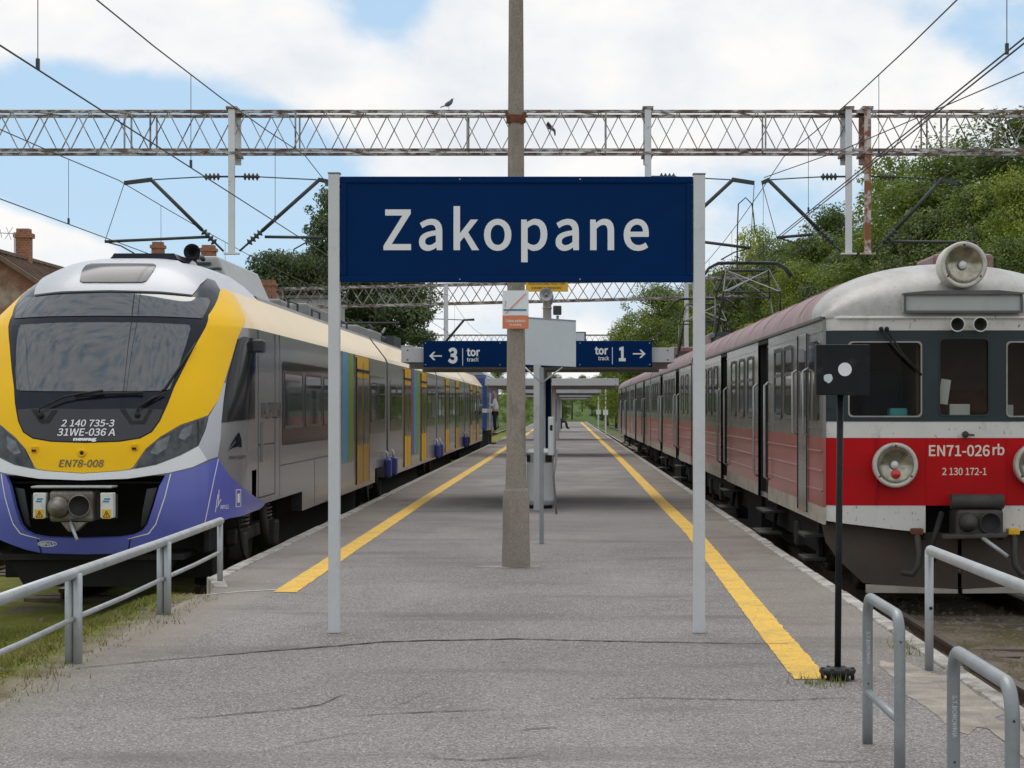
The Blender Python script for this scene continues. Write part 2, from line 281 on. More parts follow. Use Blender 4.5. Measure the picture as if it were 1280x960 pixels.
def ground_mat():
    m = bpy.data.materials.new('ground'); m.use_nodes = True; nt = m.node_tree; N = nt.nodes.new; L = nt.links.new; b = nt.nodes['Principled BSDF']; b.inputs['Roughness'].default_value = 0.95; b.inputs['Specular IOR Level'].default_value = 0.2
    tc = N('ShaderNodeTexCoord'); P = tc.outputs['Object']; sp = N('ShaderNodeSeparateXYZ'); L(P, sp.inputs[0])
    def noise(s, d=5, r=0.6):
        n = N('ShaderNodeTexNoise'); n.inputs['Scale'].default_value = s; n.inputs['Detail'].default_value = d; n.inputs['Roughness'].default_value = r; L(P, n.inputs['Vector']); return n.outputs[0]
    def mr(src, lo, hi, a=0.0, c=1.0):
        n = N('ShaderNodeMapRange'); L(src, n.inputs[0]); n.inputs[1].default_value = lo; n.inputs[2].default_value = hi; n.inputs[3].default_value = a; n.inputs[4].default_value = c; return n.outputs[0]
    def mul(a, c):
        n = N('ShaderNodeMath'); n.operation = 'MULTIPLY'; L(a, n.inputs[0]); L(c, n.inputs[1]); return n.outputs[0]
    def mix(fac, a, c):
        n = N('ShaderNodeMix'); n.data_type = 'RGBA'; L(fac, n.inputs[0])
        for k, x in ((6, a), (7, c)):
            if isinstance(x, tuple): n.inputs[k].default_value = (*x, 1)
            else: L(x, n.inputs[k])
        return n.outputs[2]
    dirt = mix(mr(noise(2.0), 0.35, 0.68), (0.095, 0.070, 0.045), (0.215, 0.175, 0.13))
    dirt = mix(mr(noise(26, 4, 0.7), 0.5, 0.75, 0, 0.7), dirt, (0.30, 0.26, 0.21))
    grass = mix(mr(noise(3.0), 0.3, 0.7), (0.125, 0.143, 0.016), (0.205, 0.212, 0.030))
    dirt = mix(mr(noise(1.1, 6), 0.50, 0.60, 0, 0.7), dirt, (0.10, 0.095, 0.03))
    lft = mul(mr(sp.outputs[0], -2.95, -3.35), mr(noise(0.9, 5), 0.30, 0.42))
    c = mix(lft, dirt, grass)
    sm = N('ShaderNodeMath'); sm.operation = 'MULTIPLY_ADD'; L(noise(2.2, 6, 0.65), sm.inputs[0]); sm.inputs[1].default_value = 1.0; L(sp.outputs[0], sm.inputs[2])
    c = mix(mul(mr(sm.outputs[0], -2.72, -2.50), mr(sp.outputs[0], 0.0, -0.5)), c, (0.29, 0.25, 0.195))
    c = mix(mr(sp.outputs[0], 8.0, 10.5), c, (0.035, 0.06, 0.012))
    c = mix(mr(sp.outputs[1], 150, 200), c, (0.07, 0.115, 0.02))
    L(c, b.inputs['Base Color'])
    bn = N('ShaderNodeBump'); bn.inputs['Strength'].default_value = 0.9; bn.inputs['Distance'].default_value = 0.04; L(noise(14, 6, 0.7), bn.inputs['Height']); L(bn.outputs[0], b.inputs['Normal'])
    MATS['ground'] = m
ground_mat()

def leaf_mat(name, dark, light, yellow):
    m = bpy.data.materials.new(name); m.use_nodes = True; nt = m.node_tree; nt.nodes.clear(); N = nt.nodes.new; L = nt.links.new
    out = N('ShaderNodeOutputMaterial'); d = N('ShaderNodeBsdfDiffuse'); t = N('ShaderNodeBsdfTranslucent'); g = N('ShaderNodeBsdfGlossy'); g.inputs['Roughness'].default_value = 0.45
    tc = N('ShaderNodeTexCoord'); n = N('ShaderNodeTexNoise'); n.inputs['Scale'].default_value = 0.75; n.inputs['Detail'].default_value = 4; L(tc.outputs['Object'], n.inputs['Vector'])
    oi = N('ShaderNodeObjectInfo'); ad = N('ShaderNodeMath'); ad.operation = 'MULTIPLY_ADD'; L(oi.outputs['Random'], ad.inputs[0]); ad.inputs[1].default_value = 0.34; L(n.outputs[0], ad.inputs[2])
    r = N('ShaderNodeValToRGB'); L(ad.outputs[0], r.inputs[0]); e = r.color_ramp.elements
    e[0].position = 0.46; e[0].color = (*dark, 1); e[1].position = 0.90; e[1].color = (*yellow, 1); k = e.new(0.70); k.color = (*light, 1)
    for s in (d, t): L(r.outputs[0], s.inputs[0])
    mx = N('ShaderNodeMixShader'); mx.inputs[0].default_value = 0.35; L(d.outputs[0], mx.inputs[1]); L(t.outputs[0], mx.inputs[2])
    m2 = N('ShaderNodeMixShader'); m2.inputs[0].default_value = 0.05; L(mx.outputs[0], m2.inputs[1]); L(g.outputs[0], m2.inputs[2]); L(m2.outputs[0], out.inputs[0]); MATS[name] = m
leaf_mat('leaf_mid', (0.0706, 0.1111, 0.0146), (0.1469, 0.2136, 0.0219), (0.2644, 0.3203, 0.0268))
leaf_mat('leaf_dark', (0.054, 0.0845, 0.0206), (0.1144, 0.1653, 0.0344), (0.1978, 0.2419, 0.0516))
leaf_mat('leaf_bright', (0.105, 0.1561, 0.0139), (0.2101, 0.2849, 0.0185), (0.3501, 0.3799, 0.0278))
leaf_mat('leaf_conifer', (0.0397, 0.073, 0.0243), (0.0833, 0.1331, 0.0405), (0.1389, 0.1932, 0.0607))

GLYPHS = '''
Z 211 18,7,18,0,77,0 136,0,195,0,195,9 195,18,195,28,149,28 103,28,57,28,103,98 148,167,193,237,193,244 193,250,193,257,139,257 84,257,30,257,30,248 30,238,30,229,71,229 112,229,153,229,108,159 63,90,18,20,18,13
a 197 44,-5,76,-5,99,-5 121,8,139,23,139,23 140,23,140,23,141,15 142,8,143,0,152,0 160,0,169,0,169,39 169,78,169,117,169,164 150,195,103,195,72,195 46,181,29,170,33,163 37,155,41,148,56,158 76,168,98,168,129,168 137,145,137,120,56,111 21,91,21,49,21,15;103,21,85,21,66,21 51,30,51,51,51,76 73,92,137,99,137,81 137,64,137,46,119,30
k 193 32,93,32,0,43,0 53,0,64,0,64,17 64,33,64,50,76,64 88,78,99,92,118,61 137,31,155,0,167,0 178,0,190,0,166,38 142,76,118,113,139,139 160,165,181,190,169,190 158,190,146,190,119,157 92,123,65,90,65,90 64,90,64,90,64,153 64,216,64,279,53,279 43,279,32,279,32,186
o 212 60,-5,106,-5,153,-5 194,32,194,95,194,158 153,195,106,195,60,195 18,158,18,95,18,32;139,22,106,22,73,22 51,51,51,95,51,139 73,168,106,168,139,168 161,139,161,95,161,51
p 217 32,10,32,-80,43,-80 54,-80,64,-80,64,-59 64,-37,64,-16,64,-5 64,6,63,18,81,3 99,-5,116,-5,159,-5 199,33,199,98,199,157 172,195,123,195,101,195 79,182,62,168,62,168 62,168,62,168,61,175 60,183,58,190,50,190 41,190,32,190,32,100;142,22,111,22,98,22 81,27,64,42,64,75 64,109,64,142,83,159 99,168,115,168,151,168 165,140,165,98,165,51
n 214 32,63,32,0,43,0 54,0,64,0,64,46 64,92,64,138,83,157 97,167,116,167,141,167 152,152,152,116,152,77 152,39,152,0,163,0 174,0,184,0,184,40 184,80,184,120,184,169 166,195,126,195,100,195 80,181,62,162,62,162 62,162,62,162,61,172 60,181,58,190,50,190 41,190,32,190,32,127
e 194 58,-5,109,-5,135,-5 155,4,172,15,168,22 164,29,160,36,146,27 131,21,113,21,77,21 52,47,50,88,92,88 135,88,178,88,179,92 179,99,179,106,179,160 152,195,103,195,60,195 18,157,18,95,18,32;83,110,49,110,53,148 77,169,104,169,134,169 151,149,151,110,117,110
t 132 51,-5,92,-5,104,-5 116,-1,127,2,125,11 123,19,121,27,114,24 106,21,99,21,77,21 70,35,70,58,70,93 70,129,70,164,87,164 104,164,121,164,121,173 121,181,121,190,104,190 87,190,70,190,70,208 70,226,70,244,61,244 52,244,43,244,42,226 41,208,40,190,30,190 19,189,9,188,9,180 9,172,9,164,19,164 28,164,38,164,38,129 38,94,38,59,38,21
r 136 32,63,32,0,43,0 54,0,64,0,64,41 64,81,64,122,77,154 96,166,112,166,120,166 124,165,131,163,133,172 135,182,137,191,131,194 125,195,116,195,95,195 76,180,62,155,62,155 62,155,62,155,61,167 60,179,58,190,50,190 41,190,32,190,32,127
c 179 57,-5,107,-5,130,-5 152,5,169,19,164,26 159,34,155,41,143,30 127,22,110,22,75,22 51,51,51,95,51,139 76,168,111,168,126,168 138,161,149,152,154,159 160,166,165,173,152,185 134,195,110,195,61,195 18,158,18,95,18,32
0 194 48,-5,97,-5,146,-5 177,40,177,129,177,218 146,261,97,261,48,261 18,218,18,129,18,40;126,21,97,21,68,21 48,54,48,129,48,204 68,236,97,236,126,236 146,204,146,129,146,54
1 194 31,9,31,0,78,0 125,0,172,0,172,9 172,18,172,27,154,27 137,27,120,27,120,103 120,180,120,257,112,257 104,257,96,257,82,249 65,243,42,238,42,232 42,225,42,218,58,218 73,218,88,218,88,154 88,90,88,27,69,27 50,27,31,27,31,18
2 194 15,6,15,0,69,0 123,0,177,0,177,9 177,18,177,28,153,28 129,28,106,28,93,28 77,26,64,25,124,82 165,134,165,186,165,231 136,261,90,261,57,261 35,246,14,224,20,218 26,212,33,206,47,223 65,235,86,235,118,235 133,214,133,185,133,140 96,89,15,19,15,13
3 194 52,-5,92,-5,138,-5 175,23,175,69,175,104 151,126,120,134,120,134 120,135,120,136,148,145 166,166,166,197,166,238 134,261,91,261,62,261 39,248,20,231,25,224 31,217,37,210,51,225 69,235,90,235,117,235 133,219,133,195,133,167 116,146,62,146,62,137 62,129,62,121,122,121 142,101,142,70,142,40 121,22,90,22,61,22 42,36,27,51,21,45 16,38,10,31,27,12
4 194 119,24,119,0,129,0 139,0,149,0,149,24 149,47,149,71,161,71 172,71,183,71,183,79 183,88,183,96,172,96 161,96,149,96,149,150 149,203,149,257,137,257 126,257,114,257,78,202 43,147,7,92,7,85 7,78,7,71,44,71 82,71,119,71,119,47;119,123,119,96,93,96 67,96,40,96,60,125 79,155,99,184,106,196 113,209,119,222,120,222 120,222,121,222,120,209 119,188,119,175,119,149
5 194 51,-5,92,-5,135,-5 176,27,176,83,176,140 141,165,98,165,83,165 71,161,60,155,62,180 64,205,67,229,99,229 131,229,163,229,163,238 163,248,163,257,122,257 80,257,39,257,36,217 33,177,30,137,36,133 42,130,47,126,62,136 73,141,90,141,122,141 143,119,143,83,143,45 119,22,89,22,59,22 40,36,26,50,20,43 15,36,9,29,27,12
6 194 56,-5,105,-5,145,-5 179,29,179,79,179,133 151,159,108,159,88,159 65,148,50,129,51,208 80,235,116,235,131,235 147,227,157,215,163,222 169,228,175,235,160,250 141,261,114,261,65,261 20,223,20,123,20,38;54,50,50,103,67,127 87,136,103,136,134,136 149,113,149,79,149,44 130,21,105,21,73,21
7 194 74,97,69,0,80,0 92,0,103,0,107,100 118,160,178,237,178,244 178,250,178,257,124,257 71,257,17,257,17,248 17,238,17,229,59,229 100,229,142,229,91,159
8 194 50,-5,98,-5,146,-5 178,25,178,62,178,97 158,116,135,129,135,130 135,130,135,131,150,143 169,166,169,193,169,232 143,261,99,261,59,261 28,234,28,195,28,168 44,149,63,136,63,136 63,135,63,135,40,122 16,98,16,64,16,24;133,155,116,139,85,151 57,165,57,195,57,220 75,237,98,237,126,237 142,217,142,191,142,172;128,19,98,19,68,19 44,39,44,67,44,91 59,111,80,125,116,110 148,97,148,63,148,37
9 194 54,-5,82,-5,130,-5 175,35,175,139,175,221 138,261,89,261,49,261 15,228,15,178,15,125 43,97,86,97,107,97 130,110,145,129,143,49 114,22,81,22,64,22 49,29,38,42,32,35 26,28,20,22,35,7;141,208,145,155,128,131 109,121,91,121,61,121 46,144,46,178,46,213 64,236,89,236,122,236
E 206 35,86,35,0,86,0 136,0,187,0,187,9 187,18,187,28,147,28 107,28,68,28,68,59 68,90,68,121,100,121 132,121,165,121,165,130 165,140,165,149,132,149 100,149,68,149,68,176 68,202,68,229,106,229 145,229,183,229,183,238 183,248,183,257,134,257 85,257,35,257,35,171
N 253 35,86,35,0,46,0 56,0,66,0,66,45 66,90,66,135,66,162 63,189,62,215,62,215 63,215,63,215,73,197 82,180,91,162,122,108 153,54,185,0,196,0 207,0,218,0,218,86 218,171,218,257,208,257 197,257,187,257,187,212 187,168,187,123,187,97 189,68,192,42,191,42 190,42,190,42,181,60 171,77,162,95,131,149 100,203,68,257,57,257 46,257,35,257,35,171
W 307 45,86,63,0,76,0 89,0,102,0,115,52 127,103,140,155,144,175 149,194,153,213,153,213 154,213,154,213,159,194 162,175,167,155,180,103 193,52,206,0,219,0 232,0,245,0,263,86 280,171,298,257,288,257 277,257,267,257,258,210 249,164,239,117,235,89 230,62,225,34,225,34 224,34,223,34,217,62 211,90,205,117,193,164 181,210,169,257,160,257 150,257,140,257,128,210 116,164,104,117,98,89 92,62,86,34,86,34 85,34,85,34,79,62 75,89,69,117,60,164 51,210,42,257,31,257 20,257,9,257,27,171
A 213 30,86,1,0,12,0 23,0,34,0,42,26 51,52,59,78,90,78 121,78,153,78,161,52 169,26,177,0,189,0 200,0,211,0,182,86 153,171,124,257,112,257 100,257,88,257,59,171;93,104,67,104,71,117 75,130,79,144,89,173 97,200,105,230,106,230 106,230,106,230,115,201 123,173,132,144,136,130 141,117,145,104,119,104
- 122 16,94,16,86,46,86 76,86,106,86,106,94 106,102,106,110,76,110 46,110,16,110,16,102
b 216 98,-5,116,-5,159,-5 199,33,199,98,199,157 172,195,123,195,102,195 81,183,63,168,63,180 64,191,64,202,64,228 64,253,64,279,54,279 43,279,32,279,32,186 32,93,32,0,41,0 49,0,58,0,59,7 60,13,61,20,61,20 62,20,62,20,78,5;142,22,111,22,98,22 81,27,64,42,64,75 64,109,64,142,82,159 99,168,115,168,151,168 165,140,165,98,165,51
I 103 35,86,35,0,46,0 57,0,68,0,68,86 68,171,68,257,57,257 46,257,35,257,35,171
M 284 35,86,35,0,45,0 55,0,64,0,64,47 64,95,64,142,64,164 62,195,60,218,61,218 61,218,62,218,69,198 75,179,82,159,99,115 115,70,131,26,138,26 145,26,153,26,169,70 185,115,201,159,208,179 215,198,222,218,222,218 223,218,223,218,221,195 219,164,219,142,219,95 219,47,219,0,229,0 239,0,249,0,249,86 249,171,249,257,236,257 223,257,210,257,194,211 177,165,161,119,155,102 150,84,143,66,143,66 142,66,142,66,136,84 130,102,123,119,107,165 91,211,74,257,61,257 48,257,35,257,35,171
U 253 74,-5,126,-5,179,-5 218,23,218,106,218,156 218,206,218,257,208,257 198,257,187,257,187,206 187,156,187,105,187,43 160,24,126,24,93,24 67,43,67,105,67,156 67,206,67,257,56,257 45,257,34,257,34,206 34,156,34,106,34,23
L 190 35,86,35,0,84,0 132,0,180,0,180,9 180,18,180,28,143,28 105,28,68,28,68,104 68,180,68,257,57,257 46,257,35,257,35,171
P 222 35,86,35,0,46,0 57,0,68,0,68,34 68,68,68,102,82,102 96,102,110,102,166,102 204,127,204,181,204,237 166,257,109,257,84,257 60,257,35,257,35,171;80,129,68,129,68,162 68,196,68,230,80,230 92,230,104,230,150,230 172,219,172,181,172,145 151,129,106,129,93,129
S 209 70,-5,106,-5,160,-5 194,28,194,68,194,106 171,124,141,137,129,142 116,147,104,153,84,161 62,171,62,196,62,218 81,233,110,233,133,233 152,224,168,209,174,216 179,223,185,230,167,248 140,261,110,261,63,261 29,233,29,193,29,156 57,138,81,127,93,122 105,117,118,111,142,100 161,92,161,65,161,41 141,24,107,24,80,24 54,36,36,56,30,48 23,41,17,33,39,10
O 260 65,-5,130,-5,194,-5 239,47,239,129,239,211 194,261,130,261,65,261 20,211,20,129,20,47;176,24,130,24,84,24 54,65,54,129,54,193 84,233,130,233,176,233 206,193,206,129,206,65
K 226 35,86,35,0,46,0 57,0,68,0,68,27 68,54,68,81,82,99 97,116,112,134,137,89 163,45,189,0,201,0 213,0,225,0,194,53 163,106,132,159,159,192 186,224,213,257,200,257 188,257,176,257,140,214 104,171,68,128,68,128 68,128,68,128,68,171 68,214,68,257,57,257 46,257,35,257,35,171
T 210 89,76,89,0,99,0 110,0,121,0,121,76 121,153,121,229,147,229 173,229,199,229,199,238 199,248,199,257,136,257 74,257,11,257,11,248 11,238,11,229,37,229 63,229,89,229,89,153
R 222 82,135,68,135,68,167 68,199,68,230,82,230 96,230,111,230,151,230 173,218,173,185,173,151 151,135,111,135,96,135;155,36,176,0,188,0 200,0,213,0,191,37 169,75,147,112,182,121 205,145,205,185,205,238 168,257,116,257,89,257 62,257,35,257,35,171 35,86,35,0,46,0 57,0,68,0,68,36 68,73,68,109,83,109 98,109,114,109,135,73
B 230 35,86,35,0,63,0 90,0,117,0,174,0 214,25,214,75,214,110 193,131,162,137,162,137 162,138,162,138,186,146 200,168,200,194,200,239 163,257,111,257,86,257 61,257,35,257,35,171;80,148,68,148,68,176 68,203,68,231,81,231 94,231,107,231,147,231 168,220,168,190,168,164 150,148,106,148,93,148;83,26,68,26,68,58 68,90,68,123,83,123 97,123,112,123,158,123 182,108,182,76,182,42 157,26,112,26,97,26
C 223 68,-5,132,-5,165,-5 190,9,211,32,205,39 199,46,193,53,176,35 158,24,133,24,84,24 54,64,54,129,54,193 86,233,134,233,157,233 173,223,187,209,193,216 199,223,204,230,190,246 165,261,134,261,69,261 20,211,20,128,20,45
H 255 35,86,35,0,46,0 57,0,68,0,68,40 68,81,68,121,107,121 147,121,187,121,187,81 187,40,187,0,198,0 209,0,220,0,220,86 220,171,220,257,209,257 198,257,187,257,187,221 187,185,187,149,147,149 107,149,68,149,68,185 68,221,68,257,57,257 46,257,35,257,35,171
D 241 35,86,35,0,57,0 79,0,101,0,178,0 220,48,220,129,220,211 178,257,99,257,78,257 57,257,35,257,35,171;77,27,68,27,68,95 68,162,68,230,77,230 87,230,97,230,157,230 187,194,187,129,187,64 157,27,97,27,87,27
Y 186 77,33,77,0,87,0 98,0,109,0,109,33 109,66,109,99,135,152 160,204,186,257,175,257 164,257,153,257,142,232 131,208,120,184,112,165 103,147,94,128,93,128 93,128,92,128,83,147 76,165,67,184,56,208 45,232,34,257,23,257 11,257,0,257,25,204 51,152,77,99,77,66
G 241 69,-5,136,-5,171,-5 199,8,215,25,215,61 215,97,215,133,187,133 159,133,131,133,131,124 131,115,131,106,149,106 167,106,186,106,186,84 186,61,186,39,175,29 158,24,139,24,84,24 54,64,54,129,54,193 87,233,139,233,165,233 181,222,194,209,200,216 206,223,212,230,197,245 174,261,138,261,70,261 20,211,20,128,20,45
u 213 48,-5,88,-5,114,-5 133,9,151,30,151,30 151,30,152,30,152,20 153,10,154,0,163,0 172,0,181,0,181,63 181,127,181,190,170,190 159,190,149,190,149,145 149,100,149,55,131,33 117,23,97,23,72,23 62,38,62,74,62,112 62,151,62,190,51,190 40,190,29,190,29,150 29,110,29,70,29,21
s 164 55,-5,82,-5,127,-5 151,21,151,52,151,88 121,99,93,110,72,118 52,125,52,143,52,158 63,170,88,170,104,170 118,163,131,153,136,160 141,167,146,173,132,185 111,195,87,195,46,195 22,171,22,141,22,109 50,96,77,86,98,78 120,69,120,50,120,34 108,20,83,20,60,20 43,29,27,43,21,36 16,29,11,22,29,7
. 97 36,-5,49,-5,61,-5 72,5,72,20,72,34 61,44,49,44,36,44 26,34,26,20,26,5
y 182 27,-82,35,-82,73,-82 93,-53,106,-16,130,53 154,121,178,190,167,190 157,190,147,190,135,155 124,120,112,85,107,68 102,48,97,31,96,31 96,31,95,31,89,49 82,68,76,85,63,120 51,155,38,190,27,190 16,190,5,190,30,127 55,63,81,0,79,-5 78,-10,77,-15,69,-38 55,-56,34,-56,29,-56 23,-54,19,-53,17,-61 15,-70,13,-78,19,-81
w 281 45,63,62,0,75,0 87,0,99,0,108,34 117,68,126,102,131,120 135,138,139,157,140,157 141,157,141,157,146,138 149,120,154,103,163,68 172,34,181,0,194,0 207,0,220,0,237,63 255,127,272,190,261,190 251,190,241,190,232,153 222,117,213,80,209,62 206,45,202,27,201,27 201,27,200,27,195,45 191,62,187,80,177,117 167,153,157,190,146,190 136,190,126,190,116,153 106,117,96,80,91,62 87,45,83,27,83,27 82,27,82,27,78,45 74,62,70,80,61,117 51,153,42,190,31,190 20,190,9,190,27,127
g 198 50,-88,96,-88,155,-88 193,-57,193,-22,193,10 170,23,126,23,114,23 101,23,89,23,63,23 56,32,56,44,56,55 61,61,68,67,76,63 87,60,96,60,135,60 166,86,166,126,166,143 159,157,150,166,163,166 176,166,189,166,189,174 189,182,189,190,167,190 145,190,123,190,116,193 107,195,96,195,58,195 25,169,25,127,25,104 37,86,50,76,50,76 50,75,50,75,40,68 29,55,29,39,29,24 36,14,46,8,46,7 46,7,46,6,28,-5 18,-20,18,-37,18,-69;118,82,96,82,74,82 56,99,56,127,56,155 74,172,96,172,119,172 137,155,137,127,137,99;138,-65,101,-65,66,-65 46,-53,46,-32,46,-21 51,-10,65,0,74,-2 83,-3,90,-3,101,-3 112,-3,123,-3,148,-3 161,-9,161,-27,161,-47
d 217 49,-5,97,-5,120,-5 140,8,155,22,155,22 155,22,156,22,157,15 158,7,159,0,167,0 176,0,185,0,185,93 185,186,185,279,174,279 163,279,153,279,153,254 153,230,153,206,153,195 154,184,154,173,138,187 123,195,101,195,57,195 19,157,19,95,19,32;121,22,104,22,71,22 51,49,51,95,51,139 76,168,106,168,122,168 137,162,153,148,153,115 153,82,153,48,137,31
i 96 32,63,32,0,43,0 54,0,64,0,64,63 64,127,64,190,54,190 43,190,32,190,32,127;36,229,48,229,61,229 70,238,70,251,70,263 61,271,48,271,36,271 27,263,27,251,27,238
l 100 42,-5,66,-5,75,-5 80,-3,84,-2,83,6 81,15,80,23,76,22 75,22,73,22,68,22 64,26,64,36,64,117 64,198,64,279,54,279 43,279,32,279,32,198 32,118,32,38,32,11
m 324 32,63,32,0,43,0 54,0,64,0,64,46 64,92,64,138,82,158 98,167,112,167,136,167 147,152,147,116,147,77 147,39,147,0,158,0 169,0,179,0,179,46 179,92,179,138,197,158 213,167,227,167,251,167 263,152,263,116,263,77 263,39,263,0,273,0 284,0,294,0,294,40 294,80,294,120,294,169 276,195,237,195,214,195 194,180,174,159,166,181 151,195,121,195,99,195 79,181,62,162,62,162 62,162,62,162,61,172 60,181,58,190,50,190 41,190,32,190,32,127
v 182 50,63,73,0,86,0 98,0,111,0,133,63 155,127,178,190,167,190 157,190,146,190,134,154 122,118,110,82,105,63 98,44,93,26,92,26 92,26,91,26,85,44 79,63,74,82,62,118 50,154,38,190,27,190 16,190,5,190,27,127
z 166 12,6,12,0,60,0 108,0,156,0,156,9 156,17,156,26,122,26 87,26,53,26,86,75 120,124,153,173,153,179 153,184,153,190,110,190 66,190,23,190,23,181 23,173,23,164,53,164 83,164,112,164,79,115 46,66,12,17,12,11
h 213 32,93,32,0,43,0 54,0,64,0,64,46 64,92,64,138,83,157 97,167,116,167,141,167 152,152,152,116,152,77 152,39,152,0,163,0 174,0,184,0,184,40 184,80,184,120,184,169 166,195,126,195,100,195 81,181,63,163,63,176 64,189,64,202,64,228 64,253,64,279,54,279 43,279,32,279,32,186
! 113 44,127,46,77,53,77 60,77,68,77,69,127 70,176,72,226,72,238 72,250,72,262,62,262 51,262,40,262,40,250 41,238,41,226,42,176;44,-5,56,-5,69,-5 79,5,79,20,79,34 69,44,56,44,44,44 33,34,33,20,33,5
'''

# ------------------------------------------------------------------ mesh helpers
class MB:
    def __init__(s): s.v = []; s.f = []; s.m = []; s.sm = []
    def add(s, vs, fs, mi=0, sm=False):
        o = len(s.v); s.v += [tuple(p) for p in vs]
        for f in fs: s.f.append(tuple(o + i for i in f)); s.m.append(mi); s.sm.append(sm)
        return s
    def box(s, x0, x1, y0, y1, z0, z1, mi=0):
        vs = [(x0, y0, z0), (x1, y0, z0), (x1, y1, z0), (x0, y1, z0), (x0, y0, z1), (x1, y0, z1), (x1, y1, z1), (x0, y1, z1)]
        return s.add(vs, [(0, 3, 2, 1), (4, 5, 6, 7), (0, 1, 5, 4), (1, 2, 6, 5), (2, 3, 7, 6), (3, 0, 4, 7)], mi)
    def bar(s, p, q, w, h=None, mi=0, up=(0, 0, 1)):           # rectangular bar between two points
        p = Vector(p); q = Vector(q); h = h or w; d = (q - p).normalized(); u = Vector(up)
        if abs(d.dot(u)) > 0.97: u = Vector((0, 1, 0))
        a = d.cross(u).normalized() * w / 2; b = a.cross(d).normalized() * h / 2
        vs = [p - a - b, p + a - b, p + a + b, p - a + b, q - a - b, q + a - b, q + a + b, q - a + b]
        return s.add(vs, [(0, 3, 2, 1), (4, 5, 6, 7), (0, 1, 5, 4), (1, 2, 6, 5), (2, 3, 7, 6), (3, 0, 4, 7)], mi)
    def tube(s, pts, r, n=10, mi=0, caps=True, r1=None):         # swept tube through points
        pts = [Vector(p) for p in pts]; k = len(pts); vs = []; a = None
        for i, p in enumerate(pts):
            d = (pts[min(i + 1, k - 1)] - pts[max(i - 1, 0)]).normalized()
            if a is None:
                a = d.cross(Vector((0, 0, 1)) if abs(d.z) < 0.9 else Vector((0, 1, 0))).normalized()
            a = (a - d * a.dot(d)).normalized(); b = d.cross(a)
            rr = r if r1 is None else r + (r1 - r) * i / (k - 1)
            for j in range(n):
                t = 2 * PI * j / n; vs.append(p + a * (rr * math.cos(t)) + b * (rr * math.sin(t)))
        fs = [(i * n + j, i * n + (j + 1) % n, (i + 1) * n + (j + 1) % n, (i + 1) * n + j) for i in range(k - 1) for j in range(n)]
        s.add(vs, fs, mi, n > 6)
        if caps:
            o = len(s.v) - k * n
            s.f.append(tuple(o + j for j in reversed(range(n)))); s.m.append(mi); s.sm.append(False)
            s.f.append(tuple(o + (k - 1) * n + j for j in range(n))); s.m.append(mi); s.sm.append(False)
        return s
    def lathe(s, prof, c, axis=(0, 0, 1), n=20, mi=0, mis=None, caps=True):   # profile of (radius, height along axis)
        ax = Vector(axis).normalized(); a = ax.cross(Vector((0, 0, 1)) if abs(ax.z) < 0.9 else Vector((1, 0, 0))).normalized(); b = ax.cross(a); c = Vector(c); vs = []
        for r, h in prof:
            for j in range(n):
                t = 2 * PI * j / n; vs.append(c + ax * h + a * (r * math.cos(t)) + b * (r * math.sin(t)))
        for i in range(len(prof) - 1):
            pass
        o = len(s.v); s.v += [tuple(v) for v in vs]
        for i in range(len(prof) - 1):
            for j in range(n):
                s.f.append((o + i * n + j, o + i * n + (j + 1) % n, o + (i + 1) * n + (j + 1) % n, o + (i + 1) * n + j)); s.m.append(mis[i] if mis else mi); s.sm.append(True)
        for i, rev in ((0, True), (len(prof) - 1, False)):
            if caps and prof[i][0] > 1e-4:
                ids = [o + i * n + j for j in range(n)]; s.f.append(tuple(reversed(ids) if rev else ids)); s.m.append(mis[min(i, len(prof) - 2)] if mis else mi); s.sm.append(False)
        return s
    def prism(s, poly, fn, w0, w1, mi=0):                       # polygon (u,v) extruded from w0 to w1; fn(u,v,w) -> point
        k = len(poly); vs = [fn(u, v, w0) for u, v in poly] + [fn(u, v, w1) for u, v in poly]
        fs = [tuple(range(k)), tuple(reversed(range(k, 2 * k)))] + [(i, i + k, (i + 1) % k + k, (i + 1) % k) for i in range(k)]
        return s.add(vs, fs, mi)
    def loft(s, rings, mi=0, sm=True, closed=False, mif=None):    # rows of points
        n = len(rings[0]); o = len(s.v)
        for r in rings: s.v += [tuple(p) for p in r]
        for i in range(len(rings) - 1):
            for j in range(n if closed else n - 1):
                s.f.append((o + i * n + j, o + i * n + (j + 1) % n, o + (i + 1) * n + (j + 1) % n, o + (i + 1) * n + j)); s.m.append(mif(i, j) if mif else mi); s.sm.append(sm)
        return s

ROOTLOC = {}
def _rootloc(p):
    while p.parent is not None: p = p.parent
    return ROOTLOC.get(p.name, (0, 0, 0))
def mesh_of(name, mb, shift=(0, 0, 0)):
    me = bpy.data.meshes.new(name); v = np.array(mb.v, dtype=np.float64).reshape(-1, 3) - np.array(shift)
    me.from_pydata(v.tolist(), [], mb.f)
    if mb.m and max(mb.m) > 0: me.polygons.foreach_set('material_index', mb.m)
    me.polygons.foreach_set('use_smooth', mb.sm)
    return me
def fixn(me):
    bm = bmesh.new(); bm.from_mesh(me); bmesh.ops.recalc_face_normals(bm, faces=bm.faces); bm.to_mesh(me); bm.free()
SPLIT = {'equipment_case', 'frame_post', 'skirt_edge', 'door', 'rivet', 'bolt', 'drain_hole', 'clamp', 'underframe', 'strap', 'vent_slat', 'coupler_bay', 'roof_gear', 'pressed_rib', 'belt_rail', 'gutter', 'wheelset', 'door_seam', 'door_jamb', 'cross_beam', 'blue_mark', 'mast', 'shaft', 'cab_interior', 'element', 'clamp_bolt', 'fascia', 'bogie', 'gangway', 'skirt_edge', 'side_skirt', 'strut', 'roof_pipe', 'destination_frame', 'bellows', 'roof', 'panel_seam'}
